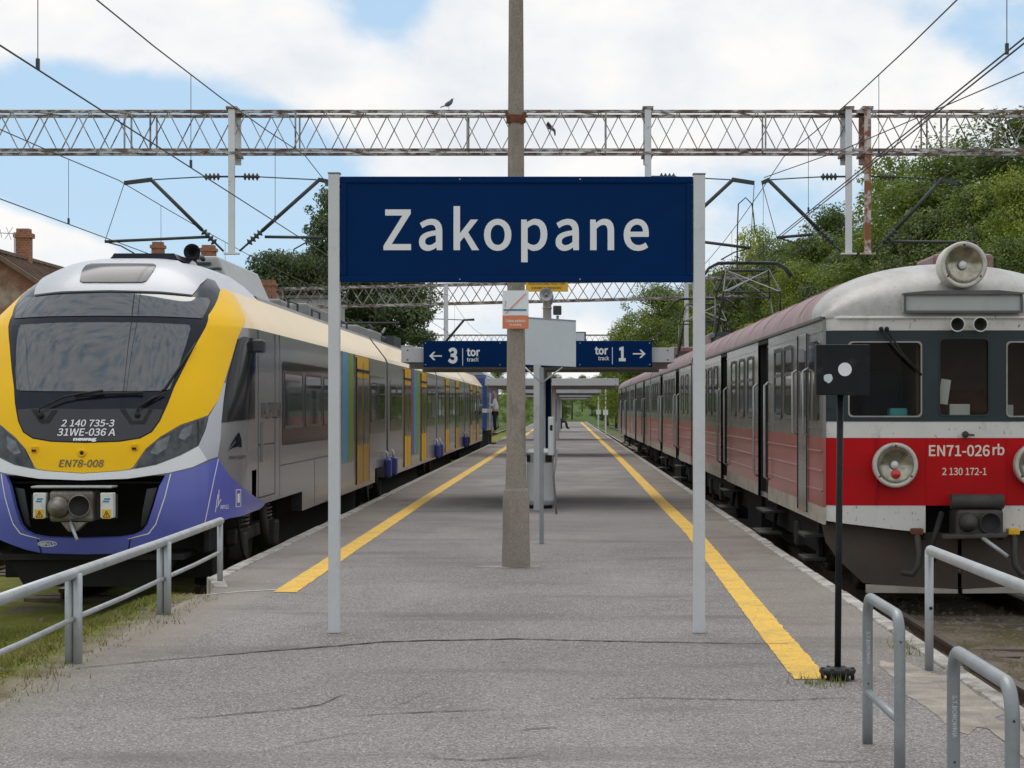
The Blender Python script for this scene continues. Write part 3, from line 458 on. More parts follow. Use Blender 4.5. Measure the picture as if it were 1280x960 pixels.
def pieces(mb):
    par = list(range(len(mb.v)))
    def find(i):
        while par[i] != i: par[i] = par[par[i]]; i = par[i]
        return i
    for f in mb.f:
        a = find(f[0])
        for i in f[1:]: par[find(i)] = a
    out = {}
    for k, f in enumerate(mb.f): out.setdefault(find(f[0]), []).append(k)
    res = []
    for ks in out.values():
        m = MB(); idx = {}
        for k in ks:
            m.f.append(tuple(idx.setdefault(i, len(idx)) for i in mb.f[k])); m.m.append(mb.m[k]); m.sm.append(mb.sm[k])
        m.v = [None] * len(idx)
        for i, j in idx.items(): m.v[j] = mb.v[i]
        res.append(m)
    return res
def mk(name, mb, mats, parent=None, bevel=0.0, loc=None, recalc=True, seg=2):
    if name in SPLIT and isinstance(mb, MB):
        ps = pieces(mb)
        if len(ps) > 1: return [mk1(name, p, mats, parent, bevel, loc, recalc, seg) for p in ps][0]
    return mk1(name, mb, mats, parent, bevel, loc, recalc, seg)
def mk1(name, mb, mats, parent=None, bevel=0.0, loc=None, recalc=True, seg=2):
    me = mb if isinstance(mb, bpy.types.Mesh) else mesh_of(name, mb, _rootloc(parent) if parent is not None else (0, 0, 0))
    if not isinstance(mb, bpy.types.Mesh):
        for m in ([mats] if isinstance(mats, str) else mats): me.materials.append(MATS[m])
        if recalc: fixn(me)
    o = bpy.data.objects.new(name, me); COL.objects.link(o)
    if parent is not None: o.parent = parent
    if loc is not None: o.location = loc
    if bevel:
        b = o.modifiers.new('bevel', 'BEVEL'); b.width = bevel; b.segments = seg; b.limit_method = 'ANGLE'; b.angle_limit = R(40)
    return o
def tag(o, label, cat, group=None):
    o['label'] = label; o['category'] = cat
    if group: o['group'] = group
    return o
def thing(name, label, cat, loc=(0, 0, 0), group=None):
    o = bpy.data.objects.new(name, None); COL.objects.link(o); o.location = loc; o.empty_display_size = 0.2; ROOTLOC[o.name] = tuple(loc)
    return tag(o, label, cat, group)
def solo(name, mb, mats, label, cat, loc=(0, 0, 0), group=None, bevel=0.0, recalc=True):
    me = mesh_of(name, mb, loc)
    for m in ([mats] if isinstance(mats, str) else mats): me.materials.append(MATS[m])
    if recalc: fixn(me)
    o = bpy.data.objects.new(name, me); COL.objects.link(o); o.location = loc
    if bevel:
        b = o.modifiers.new('bevel', 'BEVEL'); b.width = bevel; b.segments = 2; b.limit_method = 'ANGLE'; b.angle_limit = R(40)
    return tag(o, label, cat, group)
def struct(name, mb, mats, parent=None, kind='structure', recalc=True):
    o = mk(name, mb, mats, parent, recalc=recalc)
    o['kind'] = kind
    return o
def copy_tree(o, parent=None):
    c = o.copy(); COL.objects.link(c); c.parent = parent
    for ch in list(o.children): copy_tree(ch, c)
    return c
def again(o, loc, parent='same'):                              # another piece sharing the mesh
    c = o.copy(); COL.objects.link(c); c.location = loc
    if parent != 'same': c.parent = parent
    return c

# ------------------------------------------------------------------ lettering: glyph outlines as curves -> flat meshes
GLY = {}
for ln in GLYPHS.strip().split('\n'):
    ch, adv, rest = ln.split(' ', 2)
    GLY[ch] = (int(adv), [[[float(v) for v in p.split(',')] for p in sp.split(' ')] for sp in rest.split(';')])
def _bez(pts):
    out = []
    for i in range(len(pts)):
        p, q = pts[i], pts[(i + 1) % len(pts)]; a = (p[2], p[3]); h1 = (p[4], p[5]); h2 = (q[0], q[1]); b = (q[2], q[3])
        flat = abs((h1[0] - a[0]) * (b[1] - a[1]) - (h1[1] - a[1]) * (b[0] - a[0])) + abs((h2[0] - a[0]) * (b[1] - a[1]) - (h2[1] - a[1]) * (b[0] - a[0])) < 3 * (abs(b[0] - a[0]) + abs(b[1] - a[1]))
        n = 1 if flat else 6
        for k in range(n):
            t = k / n; u = 1 - t
            out.append((u**3 * a[0] + 3 * u * u * t * h1[0] + 3 * u * t * t * h2[0] + t**3 * b[0], u**3 * a[1] + 3 * u * u * t * h1[1] + 3 * u * t * t * h2[1] + t**3 * b[1]))
    res = []
    for p in out:
        if not res or math.hypot(p[0] - res[-1][0], p[1] - res[-1][1]) > 0.8: res.append(p)
    if math.hypot(res[0][0] - res[-1][0], res[0][1] - res[-1][1]) < 0.8: res.pop()
    return res
def _area(P): return sum(P[i][0] * P[(i + 1) % len(P)][1] - P[(i + 1) % len(P)][0] * P[i][1] for i in range(len(P))) / 2
def _grow(P, d):                                               # move every corner along its outward mitre
    n = len(P); out = []
    for i in range(n):
        a, b, c = P[i - 1], P[i], P[(i + 1) % n]; e1 = Vector((b[0] - a[0], b[1] - a[1])).normalized(); e2 = Vector((c[0] - b[0], c[1] - b[1])).normalized()
        n1 = Vector((e1.y, -e1.x)); n2 = Vector((e2.y, -e2.x)); m = n1 + n2; k = m.dot(n1)
        if k < 0.35: m = n1 + n2 if m.length > 1e-6 else n1; k = 0.7
        out.append((b[0] + m.x * d / k, b[1] + m.y * d / k))
    return out
from mathutils.geometry import delaunay_2d_cdt
def _wind(P, x, y):
    w = 0
    for i in range(len(P)):
        (x0, y0), (x1, y1) = P[i], P[(i + 1) % len(P)]
        if (y0 <= y) != (y1 <= y):
            t = (y - y0) / (y1 - y0)
            if x0 + t * (x1 - x0) > x: w += 1 if y1 > y0 else -1
    return w
GCACHE = {}
def glyph(ch, bold):
    key = (ch, round(bold, 4))
    if key in GCACHE: return GCACHE[key]
    adv, spl = GLY[ch]; loops = [_bez(p) for p in spl]; big = max(loops, key=lambda P: abs(_area(P))); sg = 1 if _area(big) > 0 else -1
    loops = [_grow(P, bold * 257 * sg) for P in loops]
    v = []; e = []
    for P in loops:
        o = len(v); v += [Vector(p) for p in P]; e += [(o + i, o + (i + 1) % len(P)) for i in range(len(P))]
    vo, eo, fo, *_ = delaunay_2d_cdt(v, e, [], 0, 1e-4)
    tris = []
    for f in fo:
        cx = sum(vo[i][0] for i in f) / len(f); cy = sum(vo[i][1] for i in f) / len(f)
        if sum(_wind(P, cx, cy) for P in loops) != 0: tris.append(tuple(f))
    GCACHE[key] = (adv, [(p[0], p[1]) for p in vo], tris); return GCACHE[key]
def text2d(s, size, bold=0.0, space=0.0, slant=0.0, width=None):
    """flat lettering; cap height = size; returns (verts2d, faces), starting at x=0, baseline y=0"""
    V = []; Fc = []; x = 0.0; s = s.replace('Ł', 'L')
    for c in s:
        if c == ' ': x += 85 + space * 257; continue
        adv, v, f = glyph(c, bold); o = len(V); V += [((x + p[0]) / 257, p[1] / 257) for p in v]; Fc += [tuple(o + i for i in t) for t in f]; x += adv + space * 257
    V = np.array(V); V[:, 0] -= V[:, 0].min()
    sx = sy = size
    if width: sx = width / V[:, 0].max()
    V = V * np.array([sx, sy]); V[:, 0] += V[:, 1] * slant
    return V, Fc
def text_flat(s, size, org, u=(1, 0, 0), v=(0, 0, 1), center=False, **kw):
    V, Fc = text2d(s, size, **kw); o = Vector(org); u = Vector(u); v = Vector(v); mb = MB()
    sh = -V[:, 0].max() / 2 if center else 0
    mb.add([o + u * (float(p[0]) + sh) + v * float(p[1]) for p in V], Fc)
    return mb

# ------------------------------------------------------------------ ground, tracks, platform
def sstep(a, b, x): t = min(1, max(0, (x - a) / (b - a))); return t * t * (3 - 2 * t)
EDGE_L, EDGE_R, RAILZ = -3.25, 2.36, -0.46
TRK_L, TRK_R, TRK_F = -4.85, 4.055, -8.4
def hz(x, y):
    z = -0.60
    if x < -2.6: z += 0.597 * sstep(-4.6, -3.3, x) * (1 - sstep(16.8, 18.6, y))
    if x > 6.6: z += min(14.0, (x - 6.6) * 0.42) * sstep(20, 50, y)
    if x < -9.5: z += 0.35 * sstep(-9.5, -11, x)
    z += 1.6 * sstep(232, 300, y) + 5 * sstep(300, 700, y)
    if y > 110 and x > 6.2: z += 1.5 * sstep(6.2, 9, x)
    z += 0.05 * math.sin(x * 1.7 + y * 0.9) * math.sin(y * 1.3 - x * 0.6) * (0.06 if -4.0 < x < -2.6 else 1 if abs(x) > 4.9 or y < 20 else 0.2)
    return z
def build_ground():
    xs = sorted(set([-700, -300, -120, -60, -40, -30] + [-24 + i for i in range(14)] + [-10 + 0.25 * i for i in range(84)] + [11 + i for i in range(30)] + [45, 60, 90, 200, 700]))
    ys = sorted(set([-40, -15, 0] + [4 + 0.33 * i for i in range(70)] + [28 + 2 * i for i in range(36)] + [100 + 10 * i for i in range(25)] + [380, 450, 600, 900, 1600]))
    mb = MB(); mb.loft([[(x, y, hz(x, y)) for x in xs] for y in ys])
    struct('ground', mb, 'ground', recalc=False)
build_ground()

def rail_prof(): return [(-0.036, 0), (-0.036, -0.035), (-0.012, -0.05), (-0.012, -0.12), (-0.065, -0.14), (-0.065, -0.155), (0.065, -0.155), (0.065, -0.14), (0.012, -0.12), (0.012, -0.05), (0.036, -0.035), (0.036, 0)]
def track(cx, y0, y1, ns):
    root = bpy.data.objects.new('railway_track', None); COL.objects.link(root); root['kind'] = 'structure'; ROOTLOC[root.name] = (0, 0, 0)
    for sx in (-1, 1):
        mb = MB(); pr = rail_prof(); k = len(pr); x = cx + sx * 0.7535
        mb.v = [(x + u, y, RAILZ + v) for y in (y0, y1) for u, v in pr]
        mb.f = [(i, (i + 1) % k, (i + 1) % k + k, i + k) for i in range(k)] + [tuple(range(k)), tuple(reversed(range(k, 2 * k)))]
        mb.m = [1 if i == k - 1 else 0 for i in range(k)] + [0, 0]; mb.sm = [False] * len(mb.f)
        mk('rail', mb, ['rail_side', 'rail_top'], root)
    mb = MB(); mb.box(-1.25, 1.25, -0.12, 0.12, -0.30, RAILZ - 0.15)
    sl = None
    for i in range(ns):
        y = y0 + 0.4 + i * 0.63
        if sl is None:
            mb2 = MB(); mb2.box(-1.25, 1.25, -0.12, 0.12, -0.16, 0.0); sl = mk('sleeper', mb2, 'sleeper', root, loc=(cx, y, RAILZ - 0.132)); sl.rotation_euler.z = 0
        else:
            s2 = again(sl, (cx + rng.uniform(-0.04, 0.04), y, RAILZ - 0.132 - rng.uniform(0, 0.03)))
track(TRK_R, 4.0, 260, 36); track(TRK_L, 22.5, 225, 8); track(TRK_F, 24.0, 260, 8)

def build_platform():
    mb = MB(); KW = 0.115
    q = random.Random(8); L0 = [(-2.9, -2), (-2.9, 7)] + [(-2.90 - 0.006 * k + q.uniform(-0.02, 0.02), 7 + k * 0.33) for k in range(1, 29)] + [(-2.97, 16.9), (-3.05, 17.6), (EDGE_L + 0.13, 18.4), (EDGE_L + 0.13, 60), (EDGE_L + 0.13, 228)]
    R0 = [(EDGE_R - KW, y) for _, y in L0]
    nx = 28
    rings = [[(a[0] + (b[0] - a[0]) * i / nx, a[1], 0.0) for i in range(nx + 1)] for a, b in zip(L0, R0)]
    mb.loft(rings, sm=False)
    for side in (L0, R0):                                     # flanks down to the track bed
        mb.loft([[(x, y, 0.0) for x, y in side], [(x, y, -0.7) for x, y in side]], sm=False)
    e = rings[-1]; mb.loft([e, [(p[0], p[1], -0.7) for p in e]], sm=False)
    pf = struct('platform', mb, 'asphalt')
    # kerb stones, one by one near the camera, one long run beyond
    def stone(w, l):
        m = MB(); r = random.Random(int(l * 100)); m.box(0, w, 0.006, l - 0.006, -0.32, 0.012); return m
    k0 = None
    for i in range(30):
        y = 7.0 + i * 1.0; 
        if k0 is None: k0 = mk('kerb_stone', stone(KW, 1.0), 'kerb', pf, bevel=0.012, loc=(EDGE_R - KW, y, 0))
        else:
            k = again(k0, (EDGE_R - KW + rng.uniform(-0.006, 0.006), y, rng.uniform(-0.006, 0.004))); k.rotation_euler.z = rng.uniform(-0.006, 0.006)
    k1 = None
    for i in range(20):
        y = 18.45 + i * 1.0
        if k1 is None: k1 = mk('kerb_stone', stone(0.13, 1.0), 'kerb', pf, bevel=0.012, loc=(EDGE_L, y, 0))
        else:
            k = again(k1, (EDGE_L + rng.uniform(-0.006, 0.006), y, rng.uniform(-0.006, 0.004)))
    m = MB(); m.prism([(-3.02, 17.45), (-2.90, 17.42), (EDGE_L + 0.13, 18.44), (EDGE_L - 0.02, 18.44)], lambda u, v, w: (u, v, w), -0.3, 0.014); mk('kerb_stone', m, 'kerb', pf, bevel=0.012)
    m = MB(); m.box(EDGE_R - KW, EDGE_R, 37.0, 228, -0.32, 0.010); mk('kerb_run', m, 'kerb', pf)
    m = MB(); m.box(EDGE_L, EDGE_L + 0.13, 38.45, 228, -0.32, 0.010); mk('kerb_run', m, 'kerb', pf)
    # yellow safety lines with uneven edges
    def line(pts, w, name, mat, step=0.35, jag=0.018, z=0.004):
        r = random.Random(3); m = MB(); rows = []
        for (xa, ya), (xb, yb) in zip(pts, pts[1:]):
            n = max(1, int(math.hypot(xb - xa, yb - ya) / step))
            for i in range(n):
                t = i / n; rows.append((xa + (xb - xa) * t, ya + (yb - ya) * t))
        rows.append(pts[-1]); d0 = Vector(pts[1]) - Vector(pts[0])
        out = []
        for i, (x, y) in enumerate(rows):
            q = rows[min(i + 1, len(rows) - 1)]; p = rows[max(i - 1, 0)]; d = Vector((q[0] - p[0], q[1] - p[1])).normalized(); n = Vector((d.y, -d.x))
            a = w / 2 + r.uniform(-jag, jag); b = w / 2 + r.uniform(-jag, jag)
            out.append([(x - n.x * a, y - n.y * a, z), (x + n.x * b, y + n.y * b, z)])
        m.loft(out, sm=False)
        return mk(name, m, mat, pf)
    line([(1.405, 11.55), (1.43, 14), (1.50, 19), (1.58, 25), (1.585, 34), (1.63, 50), (1.66, 65), (1.68, 110), (1.70, 222)], 0.20, 'yellow_line', 'yellow_paint', 0.07, 0.006)
    line([(-2.36, 17.0), (-2.37, 22), (-2.39, 35), (-2.34, 60), (-2.30, 110), (-2.28, 222)], 0.20, 'yellow_line', 'yellow_paint', 0.07, 0.006)
    line([(-3.0, 16.75), (-2.75, 17.05), (-2.46, 17.25)], 0.04, 'white_line', 'white_paint', 0.08, 0.008)
    # patched concrete by the right kerb and sandy repairs
    r = random.Random(5)
    def blob(cx, cy, rx, ry, name, mat, z=0.0025, n=60):
        m = MB(); pts = []
        for i in range(n):
            t = 2 * PI * i / n; k = 1 + 0.12 * math.sin(3 * t + cx) + 0.09 * math.sin(7 * t + cy) + r.uniform(-0.05, 0.05); pts.append((cx + rx * k * math.cos(t), cy + ry * k * math.sin(t), z))
        m.add(pts + [(cx, cy, z)], [(i, (i + 1) % n, n) for i in range(n)]); return mk(name, m, mat, pf)
    blob(2.03, 11.0, 0.19, 1.35, 'concrete_patch', 'patch_concrete')
    blob(2.12, 9.1, 0.10, 1.0, 'concrete_patch', 'patch_concrete', 0.0042)
    blob(-0.55, 19.75, 0.35, 0.14, 'concrete_patch', 'patch_concrete')
    # cracks: thin dark ribbons that wander
    def crack(pts, w, seed):
        q = random.Random(seed); rows = []
        P = [Vector((at_ground(*p).x, at_ground(*p).y)) for p in pts]
        for a, b in zip(P, P[1:]):
            n = max(2, int((b - a).length / 0.05))
            for i in range(n): rows.append(a.lerp(b, i / n))
        rows.append(P[-1]); m = MB(); out = []; ox = 0
        for i, p in enumerate(rows):
            ox = 0.8 * ox + q.uniform(-0.014, 0.014); t = i / (len(rows) - 1); ww = w * (0.35 + 0.65 * math.sin(PI * min(1, max(0.02, t)))) * q.uniform(0.5, 1.3)
            out.append([(p.x, p.y + ox - ww, 0.0045), (p.x, p.y + ox + ww, 0.0045)])
        m.loft(out, sm=False); mk('crack', m, 'crack', pf)
    crack([(95, 836), (220, 824), (330, 815), (480, 803), (640, 799), (800, 802), (985, 806)], 0.022, 1)
    crack([(365, 887), (400, 882), (432, 868)], 0.02, 2); crack([(215, 900), (300, 893), (380, 886)], 0.010, 3)
    crack([(430, 896), (520, 891), (640, 888)], 0.009, 4); crack([(495, 884), (520, 873), (540, 864)], 0.008, 5)
    crack([(640, 916), (660, 912), (700, 909)], 0.007, 6); crack([(520, 947), (590, 950), (680, 945)], 0.007, 7)
    crack([(330, 940), (395, 925), (450, 915)], 0.006, 8); crack([(1015, 951), (1060, 953), (1085, 951)], 0.006, 9)
    crack([(640, 682), (665, 680), (694, 679)], 0.012, 10)
    crack([(1145, 835), (1165, 850), (1183, 865)], 0.03, 11)
    crack([(740, 874), (830, 872), (960, 876), (1065, 873)], 0.008, 12); crack([(690, 580), (720, 583), (742, 590)], 0.03, 13)
    return pf
def at_ground(px, py, z=0.0):
    D = (EYE - z) * F / (py - VY); return at(px, py, D)
PLAT = build_platform()

def build_grass():
    r = random.Random(11); n = 95000; v = []; f = []
    cnt = 0
    while cnt < n:
        x = r.uniform(-7.0, -2.85); y = r.uniform(9.0, 20.0)
        d = (-2.95 - x)
        dens = 0.10 + 0.90 * sstep(0.1, 0.5, d)
        k = math.sin(x * 2.3 + 1.1) * math.sin(y * 1.7) + math.sin(x * 5.1 + y * 3.3) * 0.5
        if r.random() > dens * (0.9 + 0.25 * k): 
            cnt += 0.2; continue
        h = r.uniform(0.015, 0.06) * (0.6 + 0.5 * sstep(0.2, 1.2, d)); a = r.uniform(0, 2 * PI); w = r.uniform(0.003, 0.007); z = hz(x, y); le = r.uniform(0, 0.04)
        o = len(v); ca, sa = math.cos(a), math.sin(a); b = r.uniform(0, 2 * PI)
        v += [(x - ca * w, y - sa * w, z - 0.01), (x + ca * w, y + sa * w, z - 0.01), (x + le * math.cos(b), y + le * math.sin(b), z + h)]; f.append((o, o + 1, o + 2)); cnt += 1
    mb = MB(); mb.v = v; mb.f = f; mb.m = [0] * len(f); mb.sm = [False] * len(f)
    o = struct('short_grass', mb, 'grass_blade', kind='stuff', recalc=False); tag(o, 'short patchy grass beside the left handrail', 'grass')
    # loose stones and clods along the right track
    v = MB(); r = random.Random(12)
    base = [(1, 0, 0), (-1, 0, 0), (0, 1, 0), (0, -1, 0), (0, 0, 1), (0, 0, -1)]; fs = [(0, 2, 4), (2, 1, 4), (1, 3, 4), (3, 0, 4), (2, 0, 5), (1, 2, 5), (3, 1, 5), (0, 3, 5)]
    for i in range(5200):
        if i % 9: x = r.uniform(2.42, 6.6); y = r.uniform(7, 23)
        else: x = r.uniform(-7.5, -3.1); y = r.uniform(11, 21)
        s = r.uniform(0.008, 0.035) * (1.6 if r.random() < 0.05 else 1)
        v.add([(x + p[0] * s * r.uniform(0.6, 1.3), y + p[1] * s * r.uniform(0.6, 1.3), hz(x, y) + p[2] * s * r.uniform(0.4, 1.0)) for p in base], fs)
    o = struct('gravel', v, 'stone', kind='stuff', recalc=False); tag(o, 'loose stones and gravel between the rails', 'gravel')
    # tufts of weeds where things meet the ground
    v = MB(); r = random.Random(13)
    spots = [(1.47, 11.35, 0.10, 60), (1.40, 11.4, 0.06, 30)] + [(-2.95 + r.uniform(-0.1, 0.12), r.uniform(10, 17.5), 0.07, 14) for _ in range(9)] + [(EDGE_R - 0.16, r.uniform(9, 14), 0.05, 14) for _ in range(6)] + [(r.uniform(2.6, 6), r.uniform(8, 20), 0.09, 30) for _ in range(34)]
    for cx, cy, sp, n in spots:
        z0 = 0 if -2.95 < cx < EDGE_R else hz(cx, cy)
        for _ in range(n):
            x = cx + r.gauss(0, sp); y = cy + r.gauss(0, sp); a = r.uniform(0, 6.28); w = 0.004; h = r.uniform(0.02, 0.07)
            v.add([(x - w * math.cos(a), y - w * math.sin(a), z0 - 0.005), (x + w * math.cos(a), y + w * math.sin(a), z0 - 0.005), (x + r.uniform(-0.03, 0.03), y + r.uniform(-0.03, 0.03), z0 + h)], [(0, 1, 2)])
    o = struct('weeds', v, 'grass_blade', kind='stuff', recalc=False); tag(o, 'thin weeds growing along kerbs and rails', 'weeds')
build_grass()

# ------------------------------------------------------------------ station name sign
def rrect(x0, x1, z0, z1, r, n=4):
    pts = []
    for cx, cz, a0 in ((x1 - r, z1 - r, 0), (x0 + r, z1 - r, 90), (x0 + r, z0 + r, 180), (x1 - r, z0 + r, 270)):
        for i in range(n + 1):
            t = R(a0 + 90 * i / n); pts.append((cx + r * math.cos(t), cz + r * math.sin(t)))
    return pts
def build_name_sign():
    D = 13.96; s = F / D
    X = lambda px: (px - VX) / s
    Z = lambda py: EYE - (py - VY) / s
    t = thing('station_name_sign', 'large blue station name sign reading Zakopane on two pale posts', 'sign', (0, D, 0))
    for a, b, top in ((411, 425, 218), (866.5, 881, 219)):
        m = MB(); m.box(X(a), X(b), D - 0.04, D + 0.04, 0.0, Z(top)); p = mk('post', m, 'sign_post', t, bevel=0.006)
        m = MB(); m.box(X(a) - 0.004, X(b) + 0.004, D - 0.044, D + 0.044, Z(top) + 0.001, Z(top) + 0.012); mk('post_cap', m, 'grey_tube', p, bevel=0.003)
    x0, x1, z0, z1 = X(425.5), X(866), Z(353), Z(221)
    m = MB(); m.box(x0, x1, D - 0.012, D + 0.025, z0 + 0.01, z1 - 0.01); bd = mk('board', m, 'sign_blue', t)
    m = MB(); w = 0.045
    for (a, b, c, d) in ((x0, x1, z1 - w, z1), (x0, x1, z0, z0 + w), (x0, x0 + w, z0 + w, z1 - w), (x1 - w, x1, z0 + w, z1 - w)):
        m.box(a, b, D - 0.024, D + 0.03, c, d)
    fr = mk('frame', m, 'sign_blue', t, bevel=0.006)
    m = MB()
    for px in (575, 725):
        for pz in (z1 - 0.02, z0 + 0.02): m.lathe([(0.006, 0), (0.006, 0.003), (0.0, 0.005)], (X(px), D - 0.024, pz), (0, -1, 0), 8)
    mk('rivet', m, 'galvanised', t)
    mb = text_flat('Zakopane', (Z(263.2) - Z(311.7)), (X(479.5), D - 0.0135, Z(311.7)), bold=0.024, space=0.115, width=(811 - 479.5) / s)
    mk('lettering', mb, 'sign_white', t)
build_name_sign()

# ------------------------------------------------------------------ concrete pole with notice
def build_pole():
    D = 19.8; s = F / D
    X = lambda px: (px - VX) / s
    cx = X(645); t = thing('concrete_pole', 'tall weathered concrete pole with squarer thick foot in mid platform', 'pole', (cx, D, 0))
    rot = R(22)
    def ring(z, w, d, ch=0.25):
        pts = []
        for a, b in ((1, 1 - ch), (1 - ch, 1), (-1 + ch, 1), (-1, 1 - ch), (-1, -1 + ch), (-1 + ch, -1), (1 - ch, -1), (1, -1 + ch)):
            x, y = a * w / 2, b * d / 2; pts.append((cx + x * math.cos(rot) - y * math.sin(rot), D + x * math.sin(rot) + y * math.cos(rot), z))
        return pts
    q = random.Random(2)
    rows = [ring(z, w + q.uniform(-0.006, 0.006), w * 0.92, 0.14) for z, w in ((-0.05, 0.225), (0.08, 0.228), (0.3, 0.225), (0.5, 0.222), (0.68, 0.216), (0.745, 0.20), (0.77, 0.17))]
    m = MB(); m.loft(rows, sm=False, closed=True); m.f.append(tuple(len(m.v) - 8 + i for i in range(8))); m.m.append(0); m.sm.append(False); mk('foot', m, 'pole_concrete', t, bevel=0.012)
    zs = [0.7, 0.9, 1.2, 1.6, 2.2, 3.0, 4.0, 5.2, 6.5, 8.4]; rows = [ring(z, max(0.105, 0.172 - 0.0088 * z) + (0.022 if z < 0.8 else 0.01 if z < 1.0 else 0), max(0.1, 0.16 - 0.009 * z), 0.3) for z in zs]
    m = MB(); m.loft(rows, sm=False, closed=True); m.f.append(tuple(len(m.v) - 8 + i for i in range(8))); m.m.append(0); m.sm.append(False); sh = mk('shaft', m, 'pole_concrete', t)
    zc = EYE + (VY - 147) / s; c = mk('clamp_band', MB().loft([ring(zc - 0.055, 0.165, 0.15, 0.3), ring(zc + 0.02, 0.165, 0.15, 0.3)], sm=False, closed=True), 'rust', t)
    for sx in (-1, 1):
        m = MB(); m.bar((cx + sx * 0.065, D - 0.05, zc - 0.06), (cx + sx * 0.092, D - 0.055, zc + 0.045), 0.022, 0.03); m.bar((cx + sx * 0.06, D + 0.06, zc - 0.05), (cx + sx * 0.088, D + 0.06, zc + 0.03), 0.02, 0.03); mk('clamp_bolt', m, 'rust', t)
    # printed notice strapped to the pole: a thing of its own
    x0, x1 = X(628.5), X(661); z1 = EYE + (VY - 364) / s; zm = EYE + (VY - 395) / s; z0 = EYE + (VY - 411.5) / s; y = D - 0.115
    n = thing('smoking_notice', 'small white and orange no smoking notice strapped to the concrete pole', 'notice', ((x0 + x1) / 2, y, z0))
    mk('white_panel', MB().box(x0, x1, y, y + 0.012, zm, z1), 'poster_white', n, bevel=0.002)
    op = mk('orange_panel', MB().box(x0, x1, y - 0.001, y + 0.012, z0, zm - 0.001), 'poster_orange', n, bevel=0.002)
    mk('cigarette_bar', MB().box(x0 + 0.012, x1 - 0.02, y - 0.003, y, zm + 0.045, zm + 0.062), 'poster_blue', n)
    mk('diagonal_stroke', MB().bar((x0 + 0.03, y - 0.003, zm + 0.02), (x1 - 0.025, y - 0.003, z1 - 0.025), 0.005, 0.016, up=(0, -1, 0)), 'poster_orange', n)
    m = MB(); m.tube([(x0 + 0.03, y - 0.002, zm + 0.08), (x0 + 0.024, y - 0.002, zm + 0.10), (x0 + 0.036, y - 0.002, zm + 0.12), (x0 + 0.028, y - 0.002, zm + 0.145)], 0.002, 5); mk('smoke_curl', m, 'dark_steel', n)
    mk('lettering', text_flat('Zakaz palenia', 0.024, ((x0 + x1) / 2, y - 0.0025, z0 + 0.066), center=True, bold=0.03, width=0.19), 'white_text', op)
    mk('lettering', text_flat('No smoking', 0.020, ((x0 + x1) / 2, y - 0.0025, z0 + 0.030), center=True, bold=0.03, width=0.115), 'white_text', op)
    m = MB()
    for z in (z0 + 0.05, z1 - 0.03): m.loft([ring(z - 0.006, 0.17, 0.155, 0.3), ring(z + 0.006, 0.17, 0.155, 0.3)], sm=False, closed=True); m.box(cx - 0.01, cx + 0.01, y + 0.0125, D - 0.07, z - 0.005, z + 0.005)
    mk('strap', m, 'galvanised', n)
build_pole()

# ------------------------------------------------------------------ bicycle racks, handrails, shunting signal
def arc(c, r, a0, a1, n, fn): return [fn(c[0] + r * math.cos(R(a0 + (a1 - a0) * i / n)), c[1] + r * math.sin(R(a0 + (a1 - a0) * i / n))) for i in range(n + 1)]
def rack(x, y0, y1, label):
    h, rc, r = 0.705, 0.10, 0.024
    t = thing('bicycle_rack', label, 'bike rack', (x, (y0 + y1) / 2, 0), 'hoop racks beside the platform edge')
    fn = lambda u, v: (x, u, v)
    pts = [fn(y0, -0.02), fn(y0, 0.2), fn(y0, h - rc - r)] + arc((y0 + rc, h - rc - r), rc, 180, 90, 6, fn) + arc((y1 - rc, h - rc - r), rc, 90, 0, 6, fn) + [fn(y1, 0.2), fn(y1, -0.02)]
    mk('hoop', MB().tube(pts, r, 14), 'grey_tube', t)
    mk('cross_tube', MB().tube([fn(y0 + 0.02, 0.24), fn(y1 - 0.02, 0.24)], 0.018, 12), 'grey_tube', t)
    m = MB(); m.lathe([(0.004, 0), (0.004, 0.002)], (x, y0 - r - 0.0005, h - 0.13), (0, -1, 0), 8); m.lathe([(0.004, 0), (0.004, 0.002)], (x, y1 - r - 0.0005, 0.28), (0, -1, 0), 8); mk('drain_hole', m, 'black_rubber', t)
    V, Fc = text2d('S.T.BOROWNIA', 0.016, bold=0.01); m = MB()
    th = lambda v: v / (r + 0.001)
    m.add([(x + (r + 0.0012) * math.sin(th(float(p[1]) - 0.008)), y1 - (r + 0.0012) * math.cos(th(float(p[1]) - 0.008)), 0.52 - float(p[0])) for p in V], Fc); mk('scratched_lettering', m, 'graffiti', t)
rack(1.395, 8.45, 9.35, 'grey tubular hoop bike rack farther from the camera, beside the black signal post')
rack(1.395, 6.32, 7.28, 'grey tubular hoop bike rack nearest the camera, before the farther hoop')

